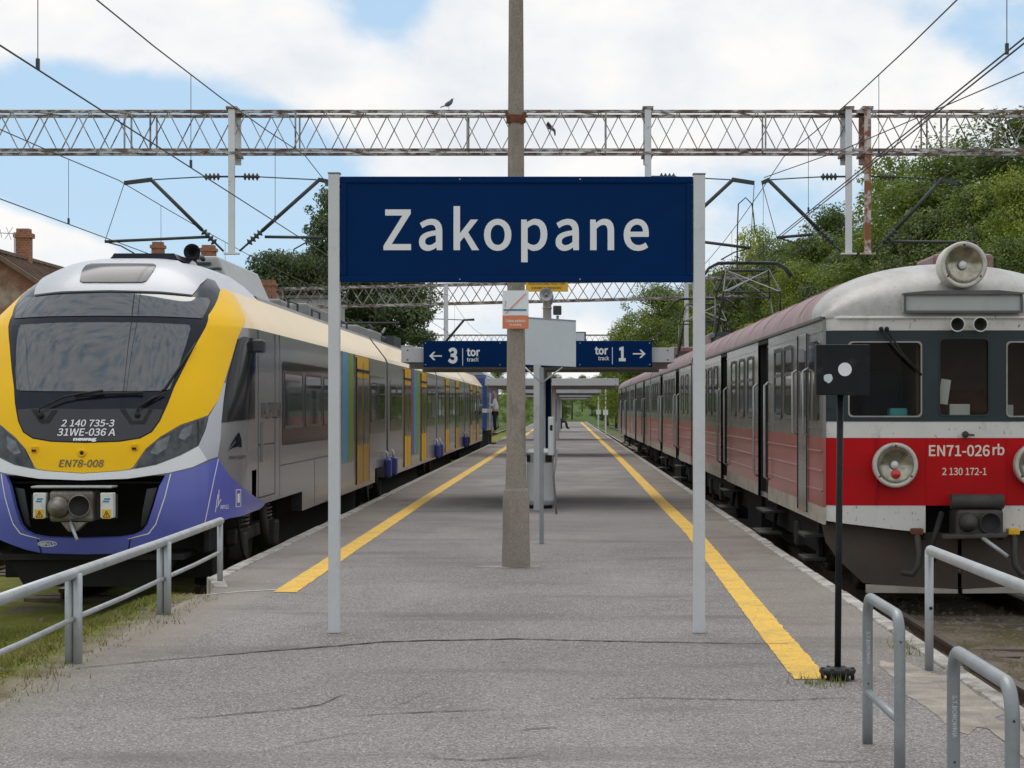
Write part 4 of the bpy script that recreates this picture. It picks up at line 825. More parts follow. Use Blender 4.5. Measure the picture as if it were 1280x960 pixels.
def handrail_right():
    x = 2.15; y0 = 11.95; z = 0.71
    t = thing('handrail', 'pale grey tubular handrail beside the red train track', 'handrail', (x, y0, 0))
    mk('top_rail', MB().tube([(x, y0 - 0.02, z), (x, 9.0, z), (x, 6.0, z)], 0.031, 14), 'galvanised', t)
    for y in (y0 + 0.02, 8.2): mk('post', MB().tube([(x, y, -0.02), (x, y, z)], 0.026, 14), 'galvanised', t)
    mk('bolt_hole', MB().lathe([(0.011, 0), (0.011, 0.004)], (x + 0.002, y0 - 0.027, 0.37), (0, -1, 0), 10), 'black_rubber', t)
handrail_right()
def handrail_left():
    t = thing('handrail', 'pale grey two bar handrail above the grass before the yellow train', 'handrail', (-3.0, 15, 0))
    P = [at_ground(275, 728), at_ground(205, 768), at_ground(92, 829), at_ground(-60, 912)]
    h = 0.545
    top = [Vector((p.x, p.y, h)) for p in P]; mk('top_rail', MB().tube([top[0] + Vector((0, 0.03, 0))] + top[1:], 0.033, 14), 'galvanised', t)
    for i, p in enumerate(P):
        for dx in ((0,) if i == 0 else (-0.031, 0.031)):
            q = p + Vector((dx * 0.9, dx * -0.3, 0)); mk('post', MB().tube([(q.x, q.y, -0.04), (q.x, q.y, h)], 0.028 if i else 0.026, 12), 'galvanised', t)
    for a, b in zip(P, P[1:]):
        d = (b - a).normalized() * 0.04; mk('lower_bar', MB().tube([(a.x, a.y, 0.27) , ((a.x + b.x) / 2, (a.y + b.y) / 2, 0.264), (b.x, b.y, 0.27)], 0.0165, 10), 'galvanised', t)
handrail_left()

def signal_post():
    D = 11.55; s = F / D; X = lambda px: (px - VX) / s; Z = lambda py: EYE - (py - VY) / s
    cx = X(1047); t = thing('shunting_signal', 'thin black post with a square black board and white dot', 'signal', (cx, D, 0))
    mk('mast', MB().tube([(cx, D, 0), (cx + 0.006, D, 0.7), (cx + 0.016, D, Z(494) + 0.02)], 0.019, 12), 'black_paint', t)
    x0, x1 = X(1018.5), X(1085); z0, z1 = Z(494), Z(431)
    bd = mk('board', MB().box(x0, x1, D - 0.07, D + 0.03, z0, z1), 'black_paint', t, bevel=0.005)
    dx, dz = X(1054), Z(462); mk('white_dot', MB().lathe([(0.0385, 0), (0.0385, 0.002)], (dx, D - 0.0702, dz), (0, -1, 0), 28), 'sign_white', bd)
    ex, ez = X(1034), Z(473); q = random.Random(4); m = MB(); pts = []
    for i in range(14):
        a = 2 * PI * i / 14; k = q.uniform(0.75, 1.2); pts.append((ex + 0.026 * k * math.cos(a), D - 0.072, ez + 0.03 * k * math.sin(a)))
    m.add(pts, [tuple(range(14))]); mk('torn_sticker', m, 'graffiti', bd)
    b = MB(); b.lathe([(0.095, 0.03), (0.105, 0.045), (0.105, 0.06), (0.08, 0.065), (0.03, 0.075)], (cx, D, 0.0), (0, 0, 1), 12)
    b.lathe([(0.06, 0.0), (0.065, 0.02), (0.07, 0.04), (0.03, 0.05)], (cx, D, 0), (0, 0, 1), 12)
    for i in range(6): b.bar((cx + 0.085 * math.cos(i * 1.05), D + 0.085 * math.sin(i * 1.05), 0.0), (cx + 0.085 * math.cos(i * 1.05), D + 0.085 * math.sin(i * 1.05), 0.07), 0.02)
    mk('foot_clamp', b, 'black_rubber', t)
signal_post()

# ------------------------------------------------------------------ platform canopies with direction signs
CX = -0.44
def canopy(D, label, first=False):
    t = thing('platform_canopy', label, 'canopy', (CX, D, 0), 'flat canopies along the platform'); w = 2.15; z0, z1, dp = 2.27, 2.50, 4.8
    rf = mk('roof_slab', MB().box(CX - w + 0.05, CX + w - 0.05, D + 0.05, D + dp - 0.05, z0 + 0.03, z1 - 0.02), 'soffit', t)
    m = MB(); m.box(CX - w, CX + w, D, D + 0.05, z0, z1); m.box(CX - w, CX + w, D + dp - 0.05, D + dp, z0, z1); m.box(CX - w, CX - w + 0.05, D + 0.05, D + dp - 0.05, z0, z1); m.box(CX + w - 0.05, CX + w, D + 0.05, D + dp - 0.05, z0, z1)
    fa = mk('fascia', m, 'canopy_grey', t, bevel=0.006)
    m = MB()
    for sx in (-1, 1):
        for z in (z0 + 0.04, z1 - 0.04): m.lathe([(0.012, 0), (0.012, 0.006), (0, 0.008)], (CX + sx * (w - 0.1), D, z), (0, -1, 0), 8)
    mk('bolt', m, 'dark_steel', fa)
    for y in (D + 0.9, D + dp - 0.9):
        c = mk('column', MB().box(CX - 0.005, CX + 0.115, y - 0.06, y + 0.06, 0, z0 + 0.029), 'canopy_grey', t, bevel=0.008)
        m = MB(); m.box(CX - 0.045, CX + 0.155, y - 0.10, y + 0.10, 0.001, 0.016); mk('base_plate', m, 'galvanised', c)
    m = MB()
    for y in (D + 0.9, D + dp - 0.9): m.box(CX - w + 0.06, CX + w - 0.06, y - 0.05, y + 0.05, z0 - 0.09, z0 + 0.028)
    mk('cross_beam', m, 'canopy_grey', t)
    return t
CD = [31.9, 65, 97.5, 130, 163]
CL = ['first platform canopy, nearest, carrying the blue track signs on its front', 'second flat canopy down the platform, behind the blue track signs', 'third flat canopy down the platform', 'fourth flat canopy, small and far down the platform', 'last and smallest flat canopy far down the platform']
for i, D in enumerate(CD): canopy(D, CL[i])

def arrow(org, s, dirn):
    """arrow outline in (u,v); pointing along dirn (+1 right)"""
    w = 0.20; pts = [(-0.95, w / 2), (0.45, w / 2), (0.02, 0.62), (0.30, 0.62), (0.95, 0.0), (0.30, -0.62), (0.02, -0.62), (0.45, -w / 2), (-0.95, -w / 2)]
    m = MB(); m.prism([(u * dirn, v) for u, v in pts], lambda u, v, q: (org[0] + u * s, org[1] + q, org[2] + v * s), 0, -0.003); return m
def direction_sign():
    D = 31.80; s = F / D; X = lambda px: (px - VX) / s; Z = lambda py: EYE - (py - VY) / s
    t = thing('direction_sign', 'long blue sign with white arrows to tracks 3 and 1', 'sign', (CX, D, 2.2))
    x0, x1, z0, z1 = X(529.5), X(815), Z(459), Z(426)
    bd = mk('panel', MB().box(x0, x1, D - 0.02, D + 0.06, z0, z1), 'sign_blue', t, bevel=0.006); y = D - 0.0235
    mk('arrow', arrow((X(544.5), y, Z(445)), 0.105, -1), 'sign_white', bd)
    mk('number', text_flat('3', Z(436) - Z(453), (X(560), y, Z(453)), bold=0.07, width=12 / s), 'sign_white', bd)
    mk('divider', MB().box(X(578) , X(578.8), y - 0.001, y + 0.002, Z(457), Z(435.5)), 'sign_white', bd)
    mk('lettering', text_flat('tor', 0.115, (X(583.5), y, Z(444.7)), bold=0.055, width=16.5 / s), 'sign_white', bd)
    mk('lettering', text_flat('track', 0.058, (X(583.7), y, Z(451.8)), bold=0.03, width=15 / s), 'sign_white', bd)
    m = MB(); m.bar((X(593), y - 0.002, Z(452)), (X(599), y - 0.002, Z(447)), 0.004, 0.06, up=(0, -1, 0)); mk('sticker', m, 'graffiti', bd)
    mk('lettering', text_flat('tor', 0.115, (X(743.5), y, Z(442.7)), bold=0.055, width=16.5 / s), 'sign_white', bd)
    mk('lettering', text_flat('track', 0.058, (X(747.8), y, Z(450.2)), bold=0.03, width=13.5 / s), 'sign_white', bd)
    mk('divider', MB().box(X(765), X(765.8), y - 0.001, y + 0.002, Z(455.5), Z(434)), 'sign_white', bd)
    mk('number', text_flat('1', Z(434.5) - Z(450.5), (X(773.5), y, Z(450.5)), bold=0.07, width=8.5 / s), 'sign_white', bd)
    mk('arrow', arrow((X(799), y, Z(442.3)), 0.105, 1), 'sign_white', bd)
    m = MB()
    for px in (532, 625, 725, 812):
        for py in (429, 456): m.lathe([(0.010, 0), (0.010, 0.004), (0, 0.006)], (X(px), D - 0.021, Z(py)), (0, -1, 0), 8)
    mk('rivet', m, 'galvanised', bd)
direction_sign()

def blank_board():
    D = 23.1; s = F / D; X = lambda px: (px - VX) / s; Z = lambda py: EYE - (py - VY) / s
    cx = X(677); t = thing('blank_board', 'blank pale grey board back on a thin post with braces', 'board', (cx, D, 0))
    mk('post', MB().box(cx - 0.024, cx + 0.024, D - 0.02, D + 0.02, 0, Z(459.5)), 'grey_tube', t, bevel=0.004)
    bx0, bx1 = X(655), X(720)
    m = MB(); y0 = D - 0.075; m.add([(bx0, y0, Z(456)), (bx1, y0 + 0.16, Z(458.5)), (bx1, y0 + 0.16, Z(401)), (bx0, y0, Z(397.5)), (bx0, y0 + 0.03, Z(456)), (bx1, y0 + 0.19, Z(458.5)), (bx1, y0 + 0.19, Z(401)), (bx0, y0 + 0.03, Z(397.5))],
              [(0, 1, 2, 3), (7, 6, 5, 4), (0, 4, 5, 1), (1, 5, 6, 2), (2, 6, 7, 3), (3, 7, 4, 0)]); mk('panel', m, 'board_white', t, bevel=0.004)
    m = MB(); m.bar((bx0, y0 - 0.001, Z(397)), (bx1, y0 + 0.159, Z(400.5)), 0.012, 0.012); mk('top_trim', m, 'grey_tube', t)
    for px, py in ((656, 459), (703, 459)): mk('brace', MB().tube([(X(px), D + 0.03, Z(py)), (cx, D - 0.02, Z(479))], 0.009, 8), 'galvanised', t)
blank_board()

def slim_post():
    D = 30.6; s = F / D; X = lambda px: (px - VX) / s
    t = thing('steel_post', 'white square steel post standing before the litter bin', 'post', (X(671.5), D, 0))
    mk('shaft', MB().box(X(667), X(676), D - 0.04, D + 0.04, 0, 2.26), 'canopy_grey', t, bevel=0.006)
    mk('base_plate', MB().box(X(664.5), X(678.5), D - 0.07, D + 0.07, 0.001, 0.012), 'galvanised', t)
slim_post()
def litter_bin():
    D = 31.35; s = F / D; X = lambda px: (px - VX) / s; cx = X(675.5); r = 0.215
    t = thing('litter_bin', 'round pale grey litter bin with lid behind the white post', 'bin', (cx, D, 0))
    body = mk('body', MB().lathe([(r - 0.03, 0.05), (r - 0.01, 0.055), (r, 0.12), (r + 0.002, 0.125), (r, 0.135), (r - 0.008, 0.69), (r - 0.002, 0.70)], (cx, D, 0), (0, 0, 1), 28), 'bin_grey', t)
    mk('foot', MB().lathe([(r - 0.03, 0.0), (r - 0.03, 0.049)], (cx, D, 0), (0, 0, 1), 24), 'black_rubber', t)
    mk('collar', MB().lathe([(r - 0.008, 0.701), (r - 0.004, 0.84), (r + 0.004, 0.845)], (cx, D, 0), (0, 0, 1), 28), 'bin_grey', t)
    mk('lid', MB().lathe([(r + 0.012, 0.846), (r + 0.014, 0.87), (r - 0.05, 0.915), (0.0, 0.935)], (cx, D, 0), (0, 0, 1), 28), 'bin_grey', t)
    for a in (-62, 42, 150):
        m = MB(); rows = []
        for zz in (0.715, 0.825): rows.append([(cx + (r - 0.001) * math.sin(R(a + k)), D - (r - 0.001) * math.cos(R(a + k)), zz) for k in (-20, -13, -6, 1, 8, 15)])
        m.loft(rows); mk('slot', m, 'black_rubber', t, recalc=False)
litter_bin()
def info_case():
    y = 33.6
    t = thing('timetable_case', 'dark blue timetable case standing edge on under the first canopy', 'notice board', (-0.27, y, 0))
    mk('case', MB().box(-0.335, -0.245, y, y + 1.1, 0.75, 2.05), 'sign_blue', t, bevel=0.01)
    for yy in (y + 0.1, y + 0.98): mk('leg', MB().box(-0.315, -0.265, yy - 0.025, yy + 0.025, 0, 0.749), 'galvanised', t)
    mk('glazing', MB().box(-0.244, -0.240, y + 0.06, y + 1.04, 0.82, 1.98), 'window_dark', t)
info_case()
def ticket_validator():
    y = 29.6; x = -0.155
    t = thing('validator_post', 'thin leaning grey post with a small box beside the litter bin', 'post', (x, y, 0))
    mk('tube', MB().tube([(x + 0.02, y, 0.0), (x - 0.02, y, 0.55), (x + 0.035, y, 0.95)], 0.014, 10), 'grey_tube', t)
    mk('box', MB().box(x - 0.10, x - 0.02, y - 0.04, y + 0.04, 0.86, 1.42), 'bin_grey', t, bevel=0.008)
    mk('slot', MB().box(x - 0.075, x - 0.035, y - 0.043, y - 0.0405, 1.22, 1.30), 'black_rubber', t)
ticket_validator()
def speaker_pole():
    D = 45.0; s = F / D; X = lambda px: (px - VX) / s; Z = lambda py: EYE - (py - VY) / s; cx = X(684)
    t = thing('loudspeaker_pole', 'slim concrete pole with loudspeaker horns above the blank board', 'pole', (cx, D, 0))
    mk('shaft', MB().tube([(cx, D, 0), (cx, D, Z(352))], 0.12, 12, r1=0.09), 'pole_concrete', t)
    mk('horn', MB().lathe([(0.03, -0.26), (0.05, -0.2), (0.08, -0.08), (0.145, -0.01), (0.15, 0.0), (0.13, -0.01), (0.06, -0.08), (0.035, -0.1), (0.03, -0.06), (0.0, -0.055)], (cx - 0.02, D - 0.3, Z(369)), (0, -1, 0), 20), 'galvanised', t)
    mk('horn', MB().lathe([(0.03, -0.26), (0.05, -0.2), (0.08, -0.08), (0.12, -0.01), (0.13, 0.0), (0.10, -0.01), (0.04, -0.09), (0.0, -0.09)], (cx + 0.1, D + 0.05, Z(374)), (0.9, 0.3, -0.1), 20), 'galvanised', t)
    mk('bracket', MB().tube([(cx, D - 0.1, Z(372)), (cx - 0.02, D - 0.25, Z(370))], 0.02, 8), 'dark_steel', t)
    mk('strap', MB().lathe([(0.105, -0.015), (0.11, -0.01), (0.11, 0.01), (0.105, 0.015)], (cx, D, Z(385)), (0, 0, 1), 14), 'galvanised', t)
    y = D - 0.14; x0, x1, z0, z1 = X(657.5), X(710), Z(365), Z(338)
    n = thing('warning_sign', 'yellow warning sign with black lettering just under the name sign', 'sign', ((x0 + x1) / 2, y, z0))
    pn = mk('panel', MB().box(x0, x1, y - 0.02, y + 0.02, z0, z1), 'yellow_sign', n, bevel=0.012)
    mk('lettering', text_flat('SUROWO WZBRONIONE !', 0.052, ((x0 + x1) / 2, y - 0.024, z0 + 0.055), center=True, bold=0.02, width=(x1 - x0) * 0.74), 'dark_text', pn)
    mk('lettering', text_flat('PRZECHODZENIE PRZEZ TORY', 0.052, ((x0 + x1) / 2, y - 0.024, z0 + 0.150), center=True, bold=0.02, width=(x1 - x0) * 0.88), 'dark_text', pn)
    mk('bracket', MB().bar((cx, y + 0.02, z0 + 0.15), (cx, D - 0.08, z0 + 0.15), 0.04), 'dark_steel', n)
    # floodlight and info display on the first canopy
    fx = at(697, 400, 33.5); f = thing('floodlight', 'small dark floodlight on a short stalk behind the blank board', 'lamp', (fx.x, 33.5, 2.5))
    mk('stalk', MB().tube([(fx.x, 33.5, 2.48), (fx.x, 33.5, 3.08)], 0.022, 8), 'galvanised', f)
    mk('housing', MB().box(fx.x - 0.075, fx.x + 0.065, 33.40, 33.55, 3.09, 3.24), 'dark_steel', f, bevel=0.015)
    dx = at(724, 420, 33.0); d = thing('display_box', 'small dark edged display box above the canopy beside the blank board', 'display', (dx.x, 33, 2.5))
    mk('housing', MB().box(dx.x - 0.06, dx.x + 0.11, 32.9, 33.4, 2.501, 2.79), 'dark_steel', d, bevel=0.01); mk('screen', MB().box(dx.x - 0.055, dx.x + 0.085, 32.894, 32.899, 2.52, 2.77), 'board_white', d)
speaker_pole()

# ------------------------------------------------------------------ yellow-nosed unit: nose surface and conforming panels
ECX = TRK_L
NOSE = [(-0.10, 20.52), (0.08, 20.42), (0.30, 20.36), (0.50, 20.33), (0.80, 20.34), (1.00, 20.38), (1.20, 20.44), (1.60, 20.62), (2.0, 20.87), (2.41, 21.18), (2.78, 21.55), (3.0, 21.88), (3.12, 22.2), (3.20, 22.7), (3.24, 23.4)]
WID = [(-0.2, 1.40), (0.1, 1.43), (0.5, 1.44), (2.30, 1.44), (2.42, 1.435), (2.5, 1.40), (2.85, 1.13), (3.02, 0.95), (3.14, 0.78), (3.24, 0.5)]
def interp(tab, z, smooth=True):
    if z <= tab[0][0]: return tab[0][1]
    if z >= tab[-1][0]: return tab[-1][1]
    for i in range(len(tab) - 1):
        if tab[i][0] <= z <= tab[i + 1][0]:
            t = (z - tab[i][0]) / (tab[i + 1][0] - tab[i][0]); a, b = tab[i][1], tab[i + 1][1]
            if not smooth: return a + (b - a) * t
            h = tab[i + 1][0] - tab[i][0]
            ma = (b - a) / h if i == 0 else (tab[i + 1][1] - tab[i - 1][1]) / (tab[i + 1][0] - tab[i - 1][0])
            mb_ = (b - a) / h if i + 2 >= len(tab) else (tab[i + 2][1] - tab[i][1]) / (tab[i + 2][0] - tab[i][0])
            return (2 * t**3 - 3 * t**2 + 1) * a + (t**3 - 2 * t**2 + t) * h * ma + (-2 * t**3 + 3 * t**2) * b + (t**3 - t**2) * h * mb_
NEXP, NDEP = 2.7, 1.35
# unit superellipse by arc length
_th = np.linspace(0, PI / 2, 4001); _sx = np.sin(_th) ** (2 / NEXP); _sy = 1 - np.maximum(np.cos(_th), 0) ** (2 / NEXP)
_al = np.concatenate([[0], np.cumsum(np.hypot(np.diff(_sx), np.diff(_sy)))]); NL = float(_al[-1])
def S(t, z, off=0.0):
    def raw(t, z):
        sg = -1 if t < 0 else 1; a = abs(t); w = interp(WID, z, False); yn = interp(NOSE, z)
        if a <= NL: return Vector((sg * w * float(np.interp(a, _al, _sx)), yn + NDEP * float(np.interp(a, _al, _sy)), z))
        return Vector((sg * w, yn + NDEP + (a - NL) * 1.4, z))
    p = raw(t, z)
    e = 0.01; du = raw(t + e, z) - raw(t - e, z); dv = raw(t, z + e) - raw(t, z - e); n = du.cross(dv).normalized()
    q = p + n * off
    return Vector((ECX + q.x, q.y, q.z)), n
def ray(px, py):
    for k in range(60):
        for sx, sy in ((0, 1), (-0.7, 0.7), (0, -1), (-1, 0)):
            q = ray1(px + sx * k * 0.5, py + sy * k * 0.5)
            if q is not None: return q
def ray1(px, py):
    dx, dz = (px - VX) / F, -(py - VY) / F
    def inside(D):
        x = dx * D - ECX; z = EYE + dz * D
        if z > 3.24 or z < -0.2: return False
        w = interp(WID, z, False)
        if abs(x) >= w: return False
        yn = interp(NOSE, z); return D > yn + NDEP * (1 - (1 - (abs(x) / w) ** NEXP) ** (1 / NEXP))
    D = 19.5
    while not inside(D):
        D += 0.02
        if D > 60: return None
    a, b = D - 0.02, D
    for _ in range(18):
        c = (a + b) / 2
        if inside(c): b = c
        else: a = c
    x = dx * b - ECX; z = EYE + dz * b; w = interp(WID, z, False); yn = interp(NOSE, z); fy = (b - yn) / NDEP
    if fy >= 1: t = NL + (b - yn - NDEP) / 1.4
    else: t = float(np.interp(min(1, abs(x) / w), _sx, _al)) if abs(x) / w < 0.9 else float(np.interp(fy, _sy, _al))
    return (t if x >= 0 else -t, z)
def chaikin(pts, it, closed=False):
    for _ in range(it):
        q = [pts[0]] if not closed else []
        rg = range(len(pts) if closed else len(pts) - 1)
        for i in rg:
            a, b = pts[i], pts[(i + 1) % len(pts)]
            q += [(0.75 * a[0] + 0.25 * b[0], 0.75 * a[1] + 0.25 * b[1]), (0.25 * a[0] + 0.75 * b[0], 0.25 * a[1] + 0.75 * b[1])]
        if not closed: q.append(pts[-1])
        pts = q
    return pts
def dens(pts, st, closed=True):
    out = []
    for i in range(len(pts) if closed else len(pts) - 1):
        a, b = pts[i], pts[(i + 1) % len(pts)]; n = max(1, int(math.hypot(b[0] - a[0], b[1] - a[1]) / st))
        out += [(a[0] + (b[0] - a[0]) * k / n, a[1] + (b[1] - a[1]) * k / n) for k in range(n)]
    if not closed: out.append(pts[-1])
    return out
def patch(name, poly, off, mats, parent, holes=(), rim=0.03, step=0.08, mapper=None):
    """panel lying on the nose surface; poly in (t, z)"""
    mapper = mapper or S
    bm = bmesh.new(); loops = [dens(poly, step)] + [dens(h, step) for h in holes]
    edges = []
    for lp in loops:
        vs = [bm.verts.new((p[0], p[1], 0)) for p in lp]
        edges += [bm.edges.new((vs[i], vs[(i + 1) % len(vs)])) for i in range(len(vs))]
    bmesh.ops.triangle_fill(bm, use_beauty=True, use_dissolve=False, edges=edges)
    ts = [p[0] for p in loops[0]]; zs = [p[1] for p in loops[0]]
    for ax, lo, hi in ((0, min(ts), max(ts)), (1, min(zs), max(zs))):
        k = math.ceil(lo / step) * step
        while k < hi:
            co = (k, 0, 0) if ax == 0 else (0, k, 0); no = (1, 0, 0) if ax == 0 else (0, 1, 0)
            bmesh.ops.bisect_plane(bm, geom=bm.verts[:] + bm.edges[:] + bm.faces[:], plane_co=co, plane_no=no, dist=1e-5); k += step
    bmesh.ops.remove_doubles(bm, verts=bm.verts, dist=1e-5)
    bm.verts.index_update(); v = []; nr = []; f = []; m0 = MB()
    for q in bm.verts:
        p, n = mapper(q.co.x, q.co.y, off); v.append(p); nr.append(n)
    for fc in bm.faces:
        ids = [w.index for w in fc.verts]; f.append(ids)
    be = [(e.verts[0].index, e.verts[1].index) for e in bm.edges if len(e.link_faces) == 1]
    bm.free()
    # orient outward
    ff = []
    for ids in f:
        a, b, c = v[ids[0]], v[ids[1]], v[ids[2]]; nn = (b - a).cross(c - a)
        ff.append(ids if nn.dot(nr[ids[0]]) >= 0 else ids[::-1])
    nv = len(v); m0.v = [tuple(p) for p in v]; m0.f = [tuple(i) for i in ff]
    if rim:
        for a, b in be:
            o = len(m0.v); m0.v += [tuple(v[a]), tuple(v[b]), tuple(v[b] - nr[b] * rim), tuple(v[a] - nr[a] * rim)]; m0.f.append((o, o + 1, o + 2, o + 3))
    m0.m = [0] * len(m0.f); m0.sm = [i < len(ff) for i in range(len(m0.f))]
    o = mk(name, m0, mats, parent, recalc=False)
    normals = [tuple(n) for n in nr] + [(0, 0, 0)] * (len(m0.v) - nv)
    o.data.normals_split_custom_set_from_vertices(normals)
    return o
def half(pts, smooth=0):                                        # photograph outline of the right half, first and last points on the centre line
    P = [ray(*p) for p in (chaikin(pts, smooth) if smooth else pts)]
    P[0] = (0.0, P[0][1]); P[-1] = (0.0, P[-1][1])
    return P + [(-t, z) for t, z in reversed(P[1:-1])]
def trace(pts, smooth=0): return [ray(*p) for p in (chaikin(pts, smooth) if smooth else pts)]
def mirror(P): return [(-t, z) for t, z in reversed(P)]

def build_emu():
    root = thing('electric_train', 'modern multiple unit train with yellow nose, blue bumper and glossy grey sides', 'train', (ECX, 20.4, RAILZ))
    YE = 38.5
    # ---- leading car: the skin runs from the nose round to the sides
    skz = [0.87, 0.9, 1.05, 1.2, 1.4, 1.6, 1.8, 2.0, 2.2, 2.3, 2.42]
    m = MB()
    def tend(z, y): return NL + (y - interp(NOSE, z) - NDEP) / 1.4
    tl = lambda z, y1: [-tend(z, y1), -NL - 3, -NL - 1.2] + [NL * (k / 14.0) for k in range(-14, 15)] + [NL + 1.2, NL + 3, tend(z, y1)]
    m.loft([[S(t, z)[0] for t in tl(z, YE)] for z in skz])
    car = mk('leading_car', m, 'emu_grey', root)
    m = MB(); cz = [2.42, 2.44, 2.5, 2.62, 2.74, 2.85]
    m.loft([[S(t, z)[0] for t in tl(z, YE)] for z in cz]); mk('cant_panel', m, 'emu_yellow_skylit', car)
    YC = 24.5; m = MB(); rz = [2.85, 2.95, 3.02, 3.08, 3.14, 3.2, 3.24]
    tc = lambda z: [v for v in tl(z, YC) if abs(v) <= tend(z, YC) + 1e-6]
    m.loft([[S(t, z)[0] for t in sorted([-tend(z, YC), tend(z, YC)] + [NL * (k / 14.0) for k in range(-14, 15)])] for z in rz]); p0 = [S(t, 3.24)[0] for t in sorted([-tend(3.24, YC), tend(3.24, YC)] + [NL * (k / 14.0) for k in range(-14, 15)])]; k = len(p0); m.add(p0, [tuple(range(k))]); mk('roof_cowling', m, 'emu_silver', car)
    LOW = [(1.13, 2.85), (1.10, 2.90), (0.9, 2.95), (0.4, 2.98)]; LOW = [(x, z) for x, z in LOW] + [(-x, z) for x, z in reversed(LOW)]
    m = MB(); m.loft([[(ECX + x, y, z) for x, z in LOW] for y in (24.5, 31.0, YE)], sm=False); m.add([(ECX + x, 24.51, z) for x, z in [(1.08, 2.86), (0.95, 3.02), (0.78, 3.14), (0.5, 3.235), (-0.5, 3.235), (-0.78, 3.14), (-0.95, 3.02), (-1.08, 2.86)]], [tuple(range(8))]); mk('roof_skin', m, 'roof_gear', car)
    # lower sides behind the bumper with the bogie opening
    for sx in (-1, 1):
        m = MB(); x = ECX + sx * 1.44
        for ya, yb, zb in ((22.0, 22.6, 0.42), (22.6, 26.2, 0.47), (26.2, 36.2, 0.22), (36.2, YE, 0.47)): m.add([(x, ya, zb), (x, yb, zb), (x, yb, 0.87), (x, ya, 0.87)], [(0, 1, 2, 3)]); m.add([(x, yb, zb), (x, yb, zb - 0.0), (x - sx * 0.08, yb, zb), (x - sx * 0.08, yb, zb)], [])
        mk('side_skirt', m, 'emu_grey', car, recalc=False)
        m = MB()
        for yy, za, zb in ((26.2, 0.22, 0.47), (36.2, 0.22, 0.47)): m.box(x - sx * 0.14, x - sx * 0.002, yy - 0.02, yy + 0.02, za, zb)
        mk('skirt_edge', m, 'black_rubber', car)
    for sx in (-1, 1):                                           # corner skin below the waist, behind the bumper ends
        m = MB(); m.loft([[S(sx * t, z)[0] for t in [NL * 0.60 + (NL * 0.40 + 0.45) * k / 20 for k in range(21)]] for z in (0.42, 0.50, 0.60, 0.70, 0.80, 0.87)]); mk('corner_skin', m, 'emu_grey', car)
    # ---- nose panels
    Y = [(106, 591.5), (150, 588.5), (163, 586.5), (166.5, 584), (172.0, 576), (182, 561.5), (200, 546.5), (225, 531.5), (259, 519.5), (272, 500), (280, 475), (288, 450), (295.5, 424), (302, 408), (306, 399), (300, 385), (292, 372), (283, 363.5), (276, 362)]
    mask_r = [(274, 365), (260, 395), (244, 432), (230, 460), (217.5, 485), (210, 505), (200, 527), (190, 541), (175, 549), (150, 553), (106, 554.5)]
    yp = half(Y + mask_r[0:]) if False else None
    R1 = trace(Y[1:]); R2 = trace(mask_r[:-1])
    bot = (0.0, ray(106, 591.5)[1]); mid = (0.0, ray(106, 554.5)[1])
    right = [bot] + R1 + R2 + [mid]
    poly = right + [(-t, z) for t, z in reversed(right[1:-1])]
    # the yellow surround is open at the centre top, so build it as right and left halves meeting on the centre line
    patch('yellow_surround', right, 0.014, 'emu_yellow', car); patch('yellow_surround', mirror(right), 0.014, 'emu_yellow', car)
    top = ray(262, 347)
    mk_top = [(262, 347), (250, 346), (240, 346)]
    mask = half([(106, 555.5), (150, 554), (175.5, 550), (191, 541.5), (201, 527.5), (211, 505.5), (218.5, 485.5), (231, 460.5), (245, 432.5), (261, 395.5), (275, 364.5), (268, 352), (259, 349), (250, 357), (240, 370), (200, 367), (144, 365.5)])
    patch('front_mask', mask, 0.012, 'emu_mask', car)
    low = half([(106, 553), (149, 551.6), (173.5, 547.8), (188.5, 540), (198, 526.5), (203.5, 513), (180, 511.5), (109, 512.5)]); patch('wiper_panel', low, 0.019, 'emu_panel', car, rim=0.01)
    ws = half([(112, 490.5), (170, 490.2), (205, 489.5), (212, 487.5), (222, 463), (232, 432), (237.5, 412), (236, 407.5), (180, 405), (128, 404.5)]); patch('windscreen', ws, 0.021, 'emu_glass', car, rim=0.012)
    up = half([(131, 396.2), (200, 397), (252, 399.5), (262, 378), (259, 374), (235, 373), (200, 370.0), (143, 368.5)]); patch('upper_glass', up, 0.020, 'emu_glass', car, rim=0.01)
    cap = half([(144, 365.3), (200, 367), (239.5, 371), (249, 358), (258.5, 349.5), (246, 345), (236, 339), (222, 329), (205, 325.5), (160, 324)], 0); patch('roof_cowl', cap, 0.03, 'emu_silver', car, rim=0.05)
    rw = half([(141, 356.5), (178, 356.3), (183, 354.5), (195, 335.5), (191, 333.8), (157, 333.5)]); patch('roof_lamp_window', rw, 0.040, 'emu_mask', car, rim=0.01)
    for sgn in (1, -1):
        q = lambda P: P if sgn > 0 else mirror(P)
        hl = trace([(258.5, 521.5), (255, 537), (246, 557), (225, 568.5), (195, 580.5), (169, 585.5), (173.5, 576.8), (183, 562.8), (200.5, 548), (225, 533.2)]); patch('headlight', q(hl), 0.02, 'lamp_glass', car, rim=0.02)
        li = trace([(240, 531), (236, 545), (229, 552), (222, 548), (226, 538)]); patch('lamp_bezel', q(li), 0.024, 'lamp_chrome', car, rim=0.004)
        li = trace([(212, 545), (208, 561), (196, 569), (187, 567), (196, 553)]); patch('lamp_bezel', q(li), 0.024, 'lamp_chrome', car, rim=0.004)
    # silver stripe under the nose and up behind the lamps
    silv = [(0.0, ray(106, 592.3)[1])] + trace([(150, 589.3), (163.5, 587.4), (169, 586.6), (195, 581.6), (225, 569.8), (247, 558), (258, 575.5), (240, 584), (212, 591), (160, 598.5)]) + [(0.0, ray(103, 600.5)[1])]
